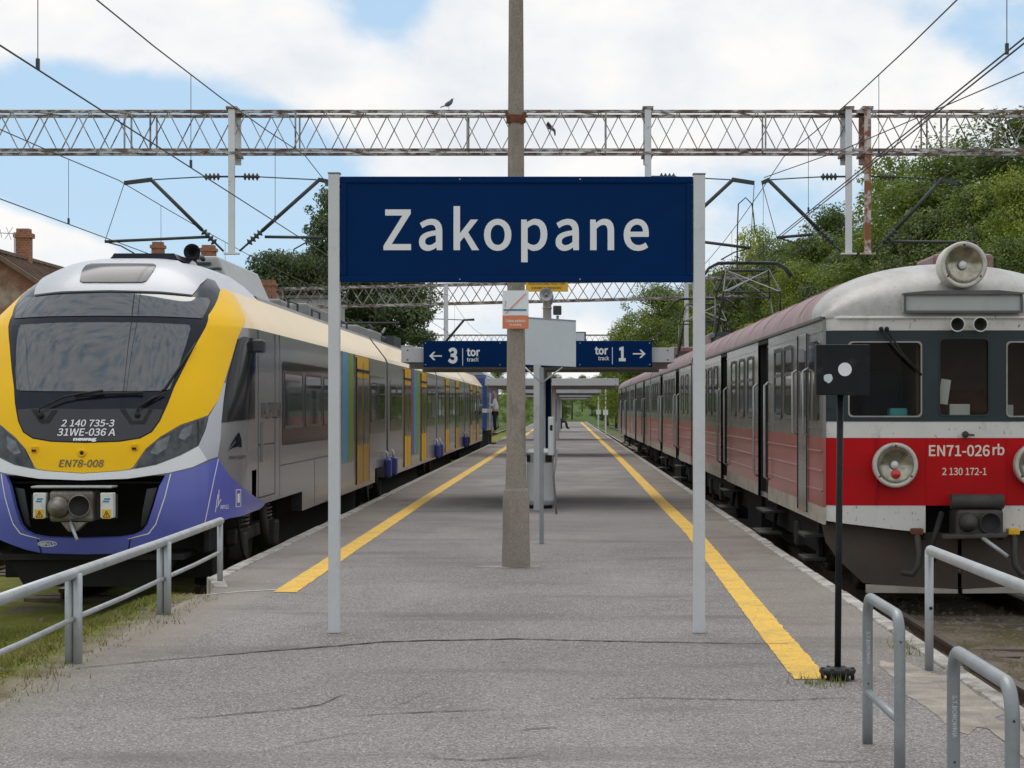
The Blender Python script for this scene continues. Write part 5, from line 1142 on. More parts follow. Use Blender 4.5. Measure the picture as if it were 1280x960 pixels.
    patch('silver_stripe', silv, 0.016, 'emu_white', car); patch('silver_stripe', mirror(silv), 0.016, 'emu_white', car)
    flank = trace([(247, 558), (256, 537.5), (260, 521), (272, 500), (279, 479), (281, 480), (278, 502), (275.5, 527), (274.5, 548), (271, 571), (258, 575.5)])
    patch('silver_flank', flank, 0.0155, 'emu_silver', car); patch('silver_flank', mirror(flank), 0.0155, 'emu_silver', car)
    # blue bumper with the coupler opening left free
    blue = [(0.0, ray(102, 672.5)[1])] + trace([(150, 671.5), (168, 668.5), (178, 663.5), (184, 656), (192, 632), (199, 608), (207, 593.5), (213, 591.8), (240, 585), (271, 572), (277.5, 584), (286, 596), (300, 609), (317, 621), (330, 629), (326, 634), (285, 647.5), (252, 658), (212, 676), (180, 686.5), (160, 690.5)]) + [(0.0, ray(101, 692.0)[1])]
    patch('blue_bumper', blue, 0.018, 'emu_blue', car, rim=0.05); patch('blue_bumper', mirror(blue), 0.018, 'emu_blue', car, rim=0.05)
    # inside the opening: dark well, grey cheeks
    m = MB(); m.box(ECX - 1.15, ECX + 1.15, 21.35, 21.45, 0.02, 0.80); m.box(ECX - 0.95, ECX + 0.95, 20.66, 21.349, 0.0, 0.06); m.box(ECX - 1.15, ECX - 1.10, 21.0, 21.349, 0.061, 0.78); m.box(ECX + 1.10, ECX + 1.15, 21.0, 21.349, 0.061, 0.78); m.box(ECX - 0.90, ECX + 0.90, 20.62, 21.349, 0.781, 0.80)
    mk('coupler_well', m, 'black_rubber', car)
    for sgn in (1, -1):
        P = trace([(197.5, 609), (183, 655.5), (176, 661), (178, 640), (184, 611)]); patch('bumper_cheek', P if sgn > 0 else mirror(P), -0.06, 'emu_panel', car, rim=0.02)
    # thin seam lines on the bumper
    for sgn in (1, -1):
        P = trace([(212, 592.5), (213.5, 592.5), (206, 622), (195, 655), (186, 667), (160, 673.5), (160, 672.7), (185, 665.8), (194, 654), (205, 621)]); patch('white_seam', P if sgn > 0 else mirror(P), 0.0205, 'white_text', car, rim=0)
        P = trace([(270.7, 574), (271.7, 574), (254.5, 656), (253.5, 656)]); patch('white_seam', P if sgn > 0 else mirror(P), 0.0205, 'white_text', car, rim=0)
        P = trace([(162.5, 671), (164, 671), (161.5, 690), (159.5, 690)]); patch('panel_gap', P if sgn > 0 else mirror(P), 0.0202, 'black_rubber', car, rim=0)
    # cab side window and side panels (both sides)
    for sgn in (1, -1):
        P = trace([(297, 424), (303, 421), (319, 424.5), (317.5, 523), (296, 525.5), (275, 528.5), (279, 500), (286, 465)]); patch('cab_side_window', P if sgn > 0 else mirror(P), 0.012, 'emu_sideglass', car, rim=0.01)
    # coupler
    KX = ECX - 0.05
    cy = 20.05; cxx = KX + 0.0; zc = 0.57
    cp = mk('coupler', MB().box(KX - 0.22, KX + 0.22, cy, cy + 0.35, zc - 0.15, zc + 0.16), 'coupler_steel', root, bevel=0.035)
    m = MB(); m.lathe([(0.105, 0), (0.115, 0.04), (0.102, 0.045), (0.092, 0.008), (0.0, 0.004)], (KX + 0.09, cy - 0.002, zc + 0.01), (0, -1, 0), 22, mis=[0, 0, 1, 1]); mk('cup', m, ['coupler_steel', 'black_rubber'], cp)  # shallow black disc paints the darkness of the deep cup hole
    m = MB(); m.lathe([(0.115, 0), (0.10, 0.06), (0.055, 0.14), (0.03, 0.17), (0.0, 0.175)], (KX - 0.12, cy - 0.002, zc + 0.0), (0, -1, 0), 18); mk('cone', m, 'coupler_steel', cp)
    mk('release_bar', MB().tube([(KX + 0.0, cy - 0.03, zc - 0.15), (KX + 0.10, cy - 0.16, zc - 0.32)], 0.017, 8), 'galvanised', cp)
    mk('lower_jaw', MB().prism([(-0.10, 0.0), (0.16, 0.0), (0.06, -0.09), (-0.02, -0.10)], lambda u, v, w: (KX + u, w, zc - 0.15 + v), cy - 0.02, cy + 0.1), 'coupler_steel', cp, bevel=0.01)
    mk('cover_plate', MB().box(KX - 0.40, KX + 0.40, cy + 0.0, cy + 0.3, zc + 0.185, zc + 0.205), 'galvanised', cp, bevel=0.006)
    mk('cross_bar', MB().box(KX - 0.42, KX + 0.42, cy + 0.12, cy + 0.2, zc - 0.12, zc + 0.12), 'under_grey', cp)
    mk('draw_shaft', MB().box(KX - 0.12, KX + 0.12, cy + 0.352, 21.34, zc - 0.1, zc + 0.1), 'under_dark', cp)
    for sx, x in ((-1, -0.42), (1, 0.245)):
        b = mk('contact_box', MB().box(ECX + x, ECX + x + 0.125, cy - 0.02, cy + 0.1, zc - 0.11, zc + 0.14), 'white_box', root, bevel=0.008)
        tx = ECX + x + 0.0625
        m = MB(); m.add([(tx - 0.045, cy - 0.0225, zc - 0.115), (tx + 0.045, cy - 0.0225, zc - 0.115), (tx + 0.045, cy - 0.0225, zc - 0.025), (tx - 0.045, cy - 0.0225, zc - 0.025)], [(0, 1, 2, 3)]); mk('warning_sticker', m, 'yellow_sign', b)
        m = MB()
        for a, c in (((-0.032, -0.1), (0.032, -0.1)), ((0.032, -0.1), (0, -0.04)), ((0, -0.04), (-0.032, -0.1)), ((0.0, -0.06), (0.0, -0.09))): m.bar((tx + a[0], cy - 0.025, zc + a[1]), (tx + c[0], cy - 0.025, zc + c[1]), 0.006, 0.003, up=(0, -1, 0))
        mk('warning_triangle', m, 'dark_text', b)
        m = MB()
        for k in (-0.02, 0.02): m.box(tx - 0.03 + k * 0.3, tx + 0.03 + k * 0.3, cy - 0.0235, cy - 0.0225, zc + 0.06 + k * 0.6, zc + 0.075 + k * 0.6)
        mk('blue_mark', m, 'poster_blue', b)
    # writing on the nose, laid on the surface
    def nose_text(s, px0, px1, pbase, cap, mat, off=0.024, **kw):
        a = ray(px0, pbase); b = ray(px1, pbase); D = S(a[0], a[1])[0].y
        size = cap * D / F; t0, t1 = a[0] * 1.0, b[0]; z0 = (a[1] + b[1]) / 2
        V, Fc = text2d(s, size, **kw); V[:, 0] *= (t1 - t0) / V[:, 0].max()
        mb = MB(); mb.add([S(t0 + float(p[0]), z0 + float(p[1]), off)[0] for p in V], Fc); mk('lettering', mb, mat, car, recalc=False)
    nose_text('2 140 735-3', 77, 143, 534, 8.0, 'white_text', slant=0.12, bold=0.02)
    nose_text('31WE-036 A', 72, 144, 545.5, 8.6, 'white_text', slant=0.12, bold=0.02)
    nose_text('newag', 92, 121, 551.6, 3.6, 'white_text', bold=0.1)
    nose_text('EN78-008', 74, 130, 584, 8.5, 'grey_text', 0.022, slant=0.16, bold=0.02)
    nose_text('IMPULS', 51, 69, 681, 4.0, 'white_text', 0.026, bold=0.05)
    P = [ray(60 + 12 * math.cos(a), 679.0 + 3.8 * math.sin(a)) for a in [2 * PI * i / 24 for i in range(24)]]
    Q = [ray(60 + 10.8 * math.cos(a), 679.0 + 2.9 * math.sin(a)) for a in [2 * PI * i / 24 for i in range(24)]]
    patch('oval_badge', P, 0.0205, 'white_text', car, holes=[Q], rim=0)
    for x, y in ((44, 562), (168.5, 559.5)):
        p, n = S(*ray(x, y), 0.014); b = MB(); b.box(p.x - 0.03, p.x + 0.03, p.y - 0.03, p.y + 0.04, p.z - 0.03, p.z + 0.03); mk('marker_lamp', b, 'emu_door', car, bevel=0.006)
        b = MB(); b.box(p.x - 0.022, p.x + 0.022, p.y - 0.034, p.y - 0.0305, p.z - 0.024, p.z - 0.002); mk('marker_lens', b, 'black_rubber', car)
    p, n = S(*ray(103, 567), 0.014); mk('camera_eye', MB().lathe([(0.042, -0.02), (0.04, 0.02), (0.026, 0.026), (0.02, 0.015), (0, 0.016)], p, (0, -1, 0.1), 16, mis=[0, 0, 0, 1]), ['emu_door', 'black_rubber'], car)
    # wiper recess panels and wipers
    for pts in ([(40, 513), (48, 513), (53, 525), (58, 525), (66, 514), (73, 514), (62, 530), (51, 530)], [(150, 512.5), (157, 512.5), (166, 527), (178, 527), (186, 513), (191, 513), (181, 531), (163, 531)]):
        patch('wiper_recess', trace(pts), 0.0235, 'black_rubber', car, rim=0.004)
    def wiper(pts, offs, r):
        P = [S(*ray(*p), o)[0] for p, o in zip(pts, offs)]
        w = mk('wiper', MB().tube(P, r, 8), 'black_rubber', car)
    wiper([(51, 521), (52, 514), (80, 501), (105, 496), (130, 492)], [0.03, 0.06, 0.07, 0.07, 0.06], 0.011); wiper([(95, 498.5), (130, 495.5), (179, 494)], [0.05, 0.05, 0.05], 0.014)
    wiper([(171, 520), (173, 512), (190, 502), (206, 494)], [0.03, 0.06, 0.07, 0.06], 0.011); wiper([(176, 511), (205, 489), (226, 458), (243, 432)], [0.05, 0.045, 0.045, 0.045], 0.012)
    for x, y in ((52.5, 521), (172, 520)):
        p, n = S(*ray(x, y), 0.02); mk('wiper_pivot', MB().lathe([(0.03, 0), (0.028, 0.03), (0.0, 0.035)], p, n, 12), 'black_rubber', car)
    # camera pod on the cab side
    p, n = S(*ray(317, 434), 0.0); mk('mirror_camera', MB().box(p.x - 0.02, p.x + 0.12, p.y - 0.09, p.y + 0.10, p.z - 0.06, p.z + 0.08), 'emu_panel', car, bevel=0.02)
    # ---- side fittings, shared builder for all cars; dy = depth along the train
    XS = {1: ECX + 1.44, -1: ECX - 1.44}
    def side_panel(name, y0, y1, z0, z1, mat, par, pr=0.006, bev=0.0, r=0.06, both=True):
        for sx in ((1, -1) if both else (1,)):
            x = XS[sx]; m = MB(); m.prism(rrect(y0, y1, z0, z1, r, 3) if r else [(y0, z0), (y1, z0), (y1, z1), (y0, z1)], lambda u, v, w: (x + sx * w, u, v), pr, 0.0); mk(name, m, mat, par)
    def window_band(y0, y1, n, par):
        side_panel('window_band', y0, y1, 1.10, 2.12, 'emu_sideglass', par, 0.006, r=0.08)
        w = (y1 - y0) / n
        for i in range(n):
            a, b = y0 + i * w + 0.14, y0 + (i + 1) * w - 0.14
            x = XS[1]; m = MB(); ring = rrect(a, b, 1.30, 2.0, 0.07, 3); inn = rrect(a + 0.035, b - 0.035, 1.335, 1.965, 0.05, 3); k = len(ring)
            v = [(x + 0.012, u, q) for u, q in ring] + [(x + 0.012, u, q) for u, q in inn] + [(x + 0.005, u, q) for u, q in ring] + [(x + 0.005, u, q) for u, q in inn]
            fs = [(j, (j + 1) % k, k + (j + 1) % k, k + j) for j in range(k)] + [(j, 2 * k + j, 2 * k + (j + 1) % k, (j + 1) % k) for j in range(k)] + [(k + j, k + (j + 1) % k, 3 * k + (j + 1) % k, 3 * k + j) for j in range(k)]
            m.add(v, fs); m.box(x + 0.006, x + 0.013, a + 0.034, b - 0.034, 1.79, 1.81); m.add([(x + 0.0075, u, q) for u, q in inn], [tuple(range(k))], 1)
            mk('window', m, ['old_frame', 'emu_glass'], par)
    def door(y0, y1, par, body='emu_door'):
        side_panel('door', y0, y1, 0.30, 2.40, body, par, 0.012, r=0.04)
        ym = (y0 + y1) / 2; x = XS[1]
        for a, b in ((y0 + 0.12, ym - 0.10), (ym + 0.10, y1 - 0.12)):
            m = MB(); m.prism(rrect(a, b, 0.95, 2.05, 0.06, 3), lambda u, v, w: (x + w, u, v), 0.018, 0.011); mk('door_window', m, 'emu_sideglass', par)
        mk('door_gap', MB().box(x + 0.012, x + 0.0145, ym - 0.012, ym + 0.012, 0.31, 2.32), 'black_rubber', par)
        mk('door_gutter', MB().box(x + 0.012, x + 0.03, y0, y1, 2.15, 2.19), 'black_rubber', par)
        for a in (y0, y1): mk('door_edge', MB().box(x + 0.005, x + 0.016, a - 0.02, a + 0.02, 0.30, 2.38), 'black_rubber', par)
    window_band(24.35, 30.35, 3, car)
    for a, b, c in ((30.9, 31.7, 'stripe_blue'), (31.75, 32.5, 'stripe_green')): side_panel('colour_stripe', a, b, 0.7, 2.41, c, car, 0.004, r=0)
    door(32.95, 35.0, car); window_band(35.3, 38.2, 2, car)
    # cab door seams, text and emblem on the side
    x = XS[1] + 0.003
    m = MB()
    for y in (22.45, 23.75): m.box(x - 0.006, x, y - 0.006, y + 0.006, 0.55, 2.42)
    for z in (1.14,): m.box(x - 0.006, x, 22.46, 23.74, z - 0.006, z + 0.006)
    m.box(x - 0.006, x, 22.46, 23.74, 0.545, 0.556); mk('door_seam', m, 'black_rubber', car)
    mk('cab_door_handle', MB().box(x, x + 0.03, 22.60, 22.63, 0.95, 1.40), 'emu_grey', car)
    def side_text(s, y0, y1, z0, cap, mat, **kw):
        V, Fc = text2d(s, cap, **kw); V[:, 0] *= (y1 - y0) / V[:, 0].max(); mb = MB(); mb.add([(XS[1] + 0.0075, y0 + float(p[0]), z0 + float(p[1])) for p in V], Fc); mk('lettering', mb, mat, car, recalc=False)
    side_text('MAŁOPOLSKA', 22.65, 24.25, 1.43, 0.185, 'emu_panel', bold=-0.005)
    for pts, mt in (([(285, 562), (291, 550), (298, 540), (301, 549), (301.5, 559), (299, 559), (297, 550), (293, 551)], 'emu_mask'), ([(284, 564), (293, 554), (297.5, 548), (298, 558), (290, 560)], 'emu_mask')):
        patch('emblem', trace(pts), 0.008, mt, car, rim=0)
    for s, a, b, base, cap in (('IMPULS', 273, 283, 636, 5.0), ('PKP ENERGY', 286, 307, 573.5, 4.0)):
        nose_text(s, a, b, base, cap, 'white_text' if s == 'IMPULS' else 'emu_panel', 0.026 if s == 'IMPULS' else 0.010, bold=0.02)
    for q in ((267, 640, 270, 618), (269, 634, 274, 624), (270.5, 632, 271.5, 612)):
        patch('star_mark', trace([(q[0], q[1]), (q[0] + 0.9, q[1]), (q[2] + 0.9, q[3]), (q[2], q[3])]), 0.0205, 'white_text', car, rim=0)
    for q in (((292.5, 612), (299, 611.5), (299, 612.5), (293.3, 613)), ((292.5, 612), (293.3, 612), (293.3, 634), (292.5, 634)), ((298.3, 611.5), (299, 611.5), (299, 633), (298.3, 633)), ((292.5, 633.2), (299, 632.2), (299, 633), (292.5, 634)), ((294.5, 617), (297.4, 616.7), (297.4, 628), (294.5, 628.4))):
        patch('plate_mark', trace(list(q)), 0.0205, 'white_text', car, rim=0)
    m = MB()
    for y in (24.15, 30.6, 32.7, 35.15): m.box(XS[1] - 0.004, XS[1] + 0.002, y - 0.007, y + 0.007, 0.5, 2.42)
    for y in (27.5, 29.6): m.box(XS[1] - 0.004, XS[1] + 0.002, y - 0.006, y + 0.006, 0.24, 0.86)
    m.box(XS[1] - 0.004, XS[1] + 0.002, 24.2, 35.1, 0.857, 0.868); mk('panel_seam', m, 'emu_panel', car)
    # ---- following cars
    SEC = [(1.43, 0.22), (1.44, 0.5), (1.44, 1.4), (1.44, 2.30), (1.435, 2.42), (1.40, 2.5), (1.13, 2.85), (1.10, 2.90), (0.9, 2.95), (0.4, 2.98)]
    def section(y): return [(ECX + x, y, z) for x, z in SEC] + [(ECX - x, y, z) for x, z in reversed(SEC)]
    JT = [(38.9, 53.3), (53.7, 68.1), (68.5, 82.9)]
    prev = YE
    for ci, (a, b) in enumerate(JT):
        m = MB(); rows = [section(a), section(b)]; k = len(SEC)
        m.loft(rows, sm=False, mif=lambda i, j: 0 if (j < 4 or j >= 2 * k - 5) else 1 if (j < 6 or j >= 2 * k - 7) else 2)
        for r_ in rows: m.add(r_, [tuple(range(len(r_)))], 0)
        c = mk('middle_car' if ci < 2 else 'rear_car', m, ['emu_grey', 'emu_yellow_skylit', 'roof_gear'], root)
        m = MB()
        for q in range(6):
            y = prev + 0.02 + q * (a - prev - 0.04) / 5; s = 0.93 if q % 2 else 0.88; m.loft([[(ECX + x * s, y, 0.25 + (z - 0.22) * s) for x, z in SEC] + [(ECX - x * s, y, 0.25 + (z - 0.22) * s) for x, z in reversed(SEC)], [(ECX + x * s, y + 0.05, 0.25 + (z - 0.22) * s) for x, z in SEC] + [(ECX - x * s, y + 0.05, 0.25 + (z - 0.22) * s) for x, z in reversed(SEC)]], sm=False)
        mk('bellows', m, 'bellows', c)
        if ci == 0:
            window_band(39.3, 42.2, 2, c); door(42.7, 44.5, c); side_panel('colour_stripe', 44.6, 45.4, 0.5, 2.41, 'stripe_purple', c, 0.004, r=0); side_panel('colour_stripe', 45.45, 46.3, 0.5, 2.41, 'stripe_blue', c, 0.004, r=0); side_panel('colour_stripe', 46.35, 47.2, 0.5, 2.41, 'stripe_green', c, 0.004, r=0); door(47.7, 49.5, c); window_band(49.9, 53.0, 2, c)
        else:
            y = a; door(a + 3.6, a + 5.3, c); door(a + 9.0, a + 10.7, c); window_band(a + 0.4, a + 3.3, 2, c); window_band(a + 5.7, a + 8.6, 2, c); window_band(a + 11.1, a + 14.0, 2, c)
        prev = b
        # blue jumper covers beside the joint
        for yy in (a - 0.85, a + 0.45):
            j = mk('joint_cover', MB().box(ECX + 1.441, ECX + 1.58, yy - 0.12, yy + 0.12, 0.24, 0.60), 'cover_blue', root, bevel=0.05, seg=3)
            mk('cover_hook', MB().tube([(ECX + 1.5, yy, 0.60), (ECX + 1.5, yy, 0.70), (ECX + 1.46, yy, 0.74)], 0.02, 8), 'white_box', j)
    # ---- underframe, bogies, roof gear
    m = MB()
    for a, b in ((21.5, 22.2), (26.3, 36.1), (41.0, 51.0), (56, 66), (71, 81)): m.box(ECX - 1.1, ECX + 1.1, a, b, -0.25, 0.5)
    mk('underframe', m, 'under_dark', root)
    def bogie(y):
        b = mk('bogie', MB().box(ECX + 1.0, ECX + 1.12, y - 1.5, y + 1.5, 0.0, 0.16).box(ECX - 1.12, ECX - 1.0, y - 1.5, y + 1.5, 0.0, 0.16).box(ECX - 1.0, ECX + 1.0, y - 0.3, y + 0.3, 0.0, 0.3), 'under_grey', root, bevel=0.02)
        for dy in (-1.25, 1.25):
            m = MB()
            for sx in (-0.75, 0.75): m.lathe([(0.06, -0.07), (0.40, -0.07), (0.455, -0.06), (0.425, 0.07), (0.36, 0.07), (0.33, 0.03), (0.10, 0.03), (0.09, 0.08), (0.0, 0.08)], (ECX + sx, y + dy, RAILZ + 0.425), (1 if sx > 0 else -1, 0, 0), 26)
            m.tube([(ECX - 0.8, y + dy, RAILZ + 0.425), (ECX + 0.8, y + dy, RAILZ + 0.425)], 0.09, 10); mk('wheelset', m, 'under_grey', b)
            mk('axle_box', MB().box(ECX + 1.0, ECX + 1.2, y + dy - 0.16, y + dy + 0.16, RAILZ + 0.28, RAILZ + 0.6), 'under_grey', b, bevel=0.03)
            mk('coil_spring', MB().tube([(ECX + 1.1 + 0.07 * math.cos(k), y + dy * 0.72 + 0.07 * math.sin(k), 0.17 + k * 0.0075) for k in [i * 0.5 for i in range(50)]], 0.014, 5), 'coupler_steel', b)
        mk('damper', MB().tube([(ECX + 1.22, y - 0.2, 0.40), (ECX + 1.22, y + 0.1, -0.12)], 0.05, 10), 'under_grey', b)
        mk('brake_hose', MB().tube([(ECX + 1.15, y - 1.6, 0.3), (ECX + 1.2, y - 1.5, -0.1), (ECX + 1.2, y - 1.25, -0.2), (ECX + 1.15, y - 1.05, 0.0)], 0.018, 6), 'black_rubber', b)
    for y in (24.4, 38.7, 53.5, 68.3): bogie(y)
    mk('sand_chute', MB().bar((ECX + 1.0, 21.9, 0.4), (ECX + 0.95, 21.75, -0.35), 0.16, 0.1), 'under_dark', root)
    mk('bumper_shade', MB().prism([(-0.9, 0.06), (0.9, 0.06), (0.7, -0.28), (-0.7, -0.28)], lambda u, v, w: (ECX + u, w, v), 20.75, 20.8), 'under_dark', root)  # near-black plate standing in for the shadow below the bumper
    rg = mk('roof_unit', MB().prism([(-0.85, 2.95), (0.72, 2.95), (0.50, 3.45), (-0.85, 3.45)], lambda u, v, w: (ECX + u, w, v), 25.3, 28.6), 'roof_box', root, bevel=0.03)
    m = MB()
    for q in range(5): m.box(ECX - 0.1, ECX + 0.42, 25.26, 25.299, 3.10 + q * 0.06, 3.13 + q * 0.06)
    mk('vent_slat', m, 'dark_steel', rg)
    for (y0, y1, zt, xr) in ((30.2, 31.6, 3.18, 0.6), (32.6, 35.6, 3.24, 0.7), (36.4, 37.6, 3.15, 0.5), (40.6, 43.5, 3.22, 0.7), (44.3, 46.8, 3.28, 0.6), (55.0, 60.0, 3.25, 0.7), (70.0, 75.0, 3.25, 0.7)):
        mk('roof_unit', MB().box(ECX - 0.8, ECX + xr, y0, y1, 2.9, zt), 'roof_gear', root, bevel=0.04)
    for y in (29.2, 31.9, 36.0, 44.0): mk('roof_rail', MB().tube([(ECX + 0.85, y, 2.95), (ECX + 0.85, y, 3.10), (ECX + 0.85, y + 1.0, 3.10), (ECX + 0.85, y + 1.0, 2.95)], 0.016, 6), 'dark_steel', root)
    hn = MB(); hn.lathe([(0.03, -0.3), (0.04, -0.15), (0.09, -0.01), (0.10, 0.0), (0.08, -0.01), (0.0, -0.1)], (ECX + 0.42, 24.0, 3.40), (0.2, -1, 0), 16); hn.tube([(ECX + 0.4, 24.25, 3.39), (ECX + 0.4, 24.4, 3.15)], 0.025, 8); mk('horn', hn, 'black_paint', root)
    m = MB(); m.tube([(ECX + 0.3, 24.6, 3.15), (ECX + 0.3, 24.6, 3.38), (ECX + 0.34, 25.1, 3.42), (ECX + 0.34, 25.19, 3.40)], 0.03, 8); m.tube([(ECX + 0.1, 24.5, 3.2), (ECX + 0.45, 24.5, 3.22), (ECX + 0.55, 25.0, 3.28), (ECX + 0.55, 25.19, 3.28)], 0.025, 8); mk('roof_pipe', m, 'dark_steel', root)
    m = MB(); m.prism([(-0.30, 3.235), (0.46, 3.235), (0.42, 3.30), (-0.26, 3.30)], lambda u, v, w: (ECX + u, w, v), 22.9, 24.2); mk('roof_fairing', m, 'emu_mask', root)
    # pantograph, folded, on the second car
    m = MB(); m.box(ECX - 0.7, ECX + 0.7, 49, 51, 2.95, 3.3); m.tube([(ECX + 0.4, 49, 3.35), (ECX + 0.3, 50.9, 3.55)], 0.03, 6); m.tube([(ECX - 0.4, 49, 3.35), (ECX - 0.3, 50.9, 3.55)], 0.03, 6); m.tube([(ECX - 0.8, 49.2, 3.62), (ECX + 0.8, 49.2, 3.62)], 0.03, 6); m.tube([(ECX, 50.9, 3.55), (ECX, 49.2, 3.62)], 0.03, 6); mk('folded_pantograph', m, 'dark_steel', root)
build_emu()

# ------------------------------------------------------------------ old red and grey unit on the right
def build_old():
    cx = TRK_R; W = 1.425; Y0 = 20.6; s0 = F / Y0
    X = lambda px, D=Y0: (px - VX) * D / F
    Z = lambda py, D=Y0: EYE - (py - VY) * D / F
    root = thing('electric_train', 'old multiple unit train with red front, grey dome and faded red sides', 'train', (cx, Y0, RAILZ))
    yf = lambda x: Y0 + 0.05 * (abs(x - cx) / W) ** 2 + (0.10 * max(0, (abs(x - cx) - 1.34) / 0.085) ** 2)
    def FM(u, z, off=0.0):
        return Vector((u, yf(u) - off, z)), Vector((0, -1, 0))
    # ---- leading car side walls (both sides) from thin plates in three colours
    CARS = [(Y0 + 0.08, 42.0), (42.5, 62.3), (62.8, 82.3), (82.8, 101.0)]
    DOORS = [[(26.3, 27.6), (33.0, 34.2)], [(46.9, 48.2), (54.8, 56.1)], [(67.2, 68.5), (75.2, 76.5)], [(87.3, 88.6), (94.3, 95.6)]]
    win_me = [None]
    def window(y, w, par):
        if win_me[0] is None:
            m = MB(); ring = rrect(-w / 2, w / 2, 1.42, 2.28, 0.09, 4); inn = rrect(-w / 2 + 0.045, w / 2 - 0.045, 1.465, 2.235, 0.06, 4); k = len(ring)
            x = -W
            v = [(x - 0.018, u, q) for u, q in ring] + [(x - 0.014, u, q) for u, q in inn] + [(x + 0.002, u, q) for u, q in ring] + [(x - 0.004, u, q) for u, q in inn]
            m.add(v, [(j, (j + 1) % k, k + (j + 1) % k, k + j) for j in range(k)] + [(j, 2 * k + j, 2 * k + (j + 1) % k, (j + 1) % k) for j in range(k)] + [(k + j, k + (j + 1) % k, 3 * k + (j + 1) % k, 3 * k + j) for j in range(k)])
            m.add([(x - 0.005, u, q) for u, q in inn], [tuple(range(k))], 1); m.box(x - 0.016, x - 0.003, -w / 2 + 0.044, w / 2 - 0.044, 1.93, 1.965)
            o = mk('window', m, ['old_frame', 'old_glass'], par); o.location = (0, y - Y0, -RAILZ); 
            # mesh was shifted by the root's base: undo it so that copies only need a location
            for vv in o.data.vertices: vv.co += Vector((cx, Y0, RAILZ))
            win_me[0] = o; return
        again(win_me[0], (0, y - Y0, -RAILZ), par)
    for ci, (a, b) in enumerate(CARS):
        ds = DOORS[ci]; cuts = [a] + [v for d in ds for v in d] + [b]
        bands = [(0.36, 0.535, 2), (0.535, 1.25, 1), (1.25, 2.47, 0)]
        m = MB()
        for sx in (-1, 1):
            x = cx + sx * W
            for k in range(0, len(cuts), 2):
                for z0, z1, mi in bands: m.box(x - 0.03 if sx > 0 else x, x if sx > 0 else x + 0.03, cuts[k], cuts[k + 1], z0, z1, mi)
        m.box(cx - W + 0.031, cx + W - 0.031, a + 0.03 if ci else a + 1.6, a + 0.08 if ci else a + 1.65, 0.36, 2.45, 0); m.box(cx - W + 0.031, cx + W - 0.031, b - 0.06, b, 0.36, 2.45, 0); m.box(cx - W + 0.031, cx + W - 0.031, a + (1.66 if ci == 0 else 0.09), b - 0.07, 0.36, 0.42, 0)
        car = mk('leading_car' if ci == 0 else ('rear_car' if ci == 3 else 'middle_car'), m, ['old_sidegrey', 'old_sidered', 'old_sidecream'], root)
        # pressed ribs along the red panels, belt rails, gutter
        m = MB()
        for k in range(0, len(cuts), 2):
            for z in (0.70, 0.90, 1.10): m.box(cx - W - 0.008, cx - W + 0.001, cuts[k] + 0.06, cuts[k + 1] - 0.06, z - 0.012, z + 0.012)
        mk('pressed_rib', m, 'old_sidered', car, bevel=0.004)
        m = MB()
        for k in range(0, len(cuts), 2): m.box(cx - W - 0.007, cx - W + 0.001, cuts[k] + 0.02, cuts[k + 1] - 0.02, 1.335, 1.352); m.box(cx - W - 0.007, cx - W + 0.001, cuts[k] + 0.02, cuts[k + 1] - 0.02, 2.335, 2.35)
        mk('belt_rail', m, 'old_sidegrey', car)
        m = MB(); m.box(cx - W - 0.03, cx - W + 0.02, a, b, 2.455, 2.485); m.box(cx + W - 0.02, cx + W + 0.03, a, b, 2.455, 2.485); mk('gutter', m, 'old_frame', car)
        for (d0, d1) in ds:                                      # recessed doors with bright grab rails
            mk('door', MB().box(cx - W + 0.10, cx - W + 0.13, d0, d1, 0.30, 2.46, 0).box(cx + W - 0.13, cx + W - 0.10, d0, d1, 0.30, 2.46, 0), 'under_dark' if ci == 0 else 'old_sidegrey', car)
            mk('door_window', MB().prism(rrect(d0 + 0.15, d0 + 0.58, 1.35, 2.2, 0.06, 3), lambda u, v, w: (w, u, v), cx - W + 0.095, cx - W + 0.101), 'old_glass', car); mk('door_window', MB().prism(rrect(d1 - 0.58, d1 - 0.15, 1.35, 2.2, 0.06, 3), lambda u, v, w: (w, u, v), cx - W + 0.095, cx - W + 0.101), 'old_glass', car)
            m = MB(); m.box(cx - W - 0.004, cx - W + 0.10, d0 - 0.012, d0, 0.36, 2.46); m.box(cx - W - 0.004, cx - W + 0.10, d1, d1 + 0.012, 0.36, 2.46); m.box(cx - W - 0.004, cx - W + 0.10, d0, d1, 2.40, 2.454); mk('door_jamb', m, 'black_rubber', car)
            for yy in (d0 - 0.10, d1 + 0.10): mk('grab_rail', MB().tube([(cx - W, yy, 0.62), (cx - W - 0.055, yy, 0.66), (cx - W - 0.055, yy, 1.84), (cx - W, yy, 1.88)], 0.017, 8), 'galvanised', car)
            for zz, xx in ((0.18, 0.10), (-0.10, 0.04)):
                st = mk('step', MB().box(cx - W + xx - 0.14, cx - W + xx + 0.16, d0 + 0.1, d1 - 0.1, zz, zz + 0.025), 'under_grey', car); mk('step_bracket', MB().bar((cx - W + xx + 0.1, (d0 + d1) / 2, zz), (cx - W + xx + 0.14, (d0 + d1) / 2, zz + 0.26), 0.05, 0.03), 'under_dark', car)
        segs = [(cuts[k], cuts[k + 1]) for k in range(0, len(cuts), 2)]
        for si, (p, q) in enumerate(segs):
            if ci == 0 and si == 0: ws = [23.85, 24.98]
            elif ci == 0 and si == 1: ws = [28.75, 30.15, 31.6]
            else:
                n = max(1, int((q - p - 0.7) / 1.32)); ws = [p + 0.5 + (q - p - 1.0) * (i + 0.5) / n for i in range(n)]
            for y in ws: window(y, 0.86, car)
        # roof
        prof = []
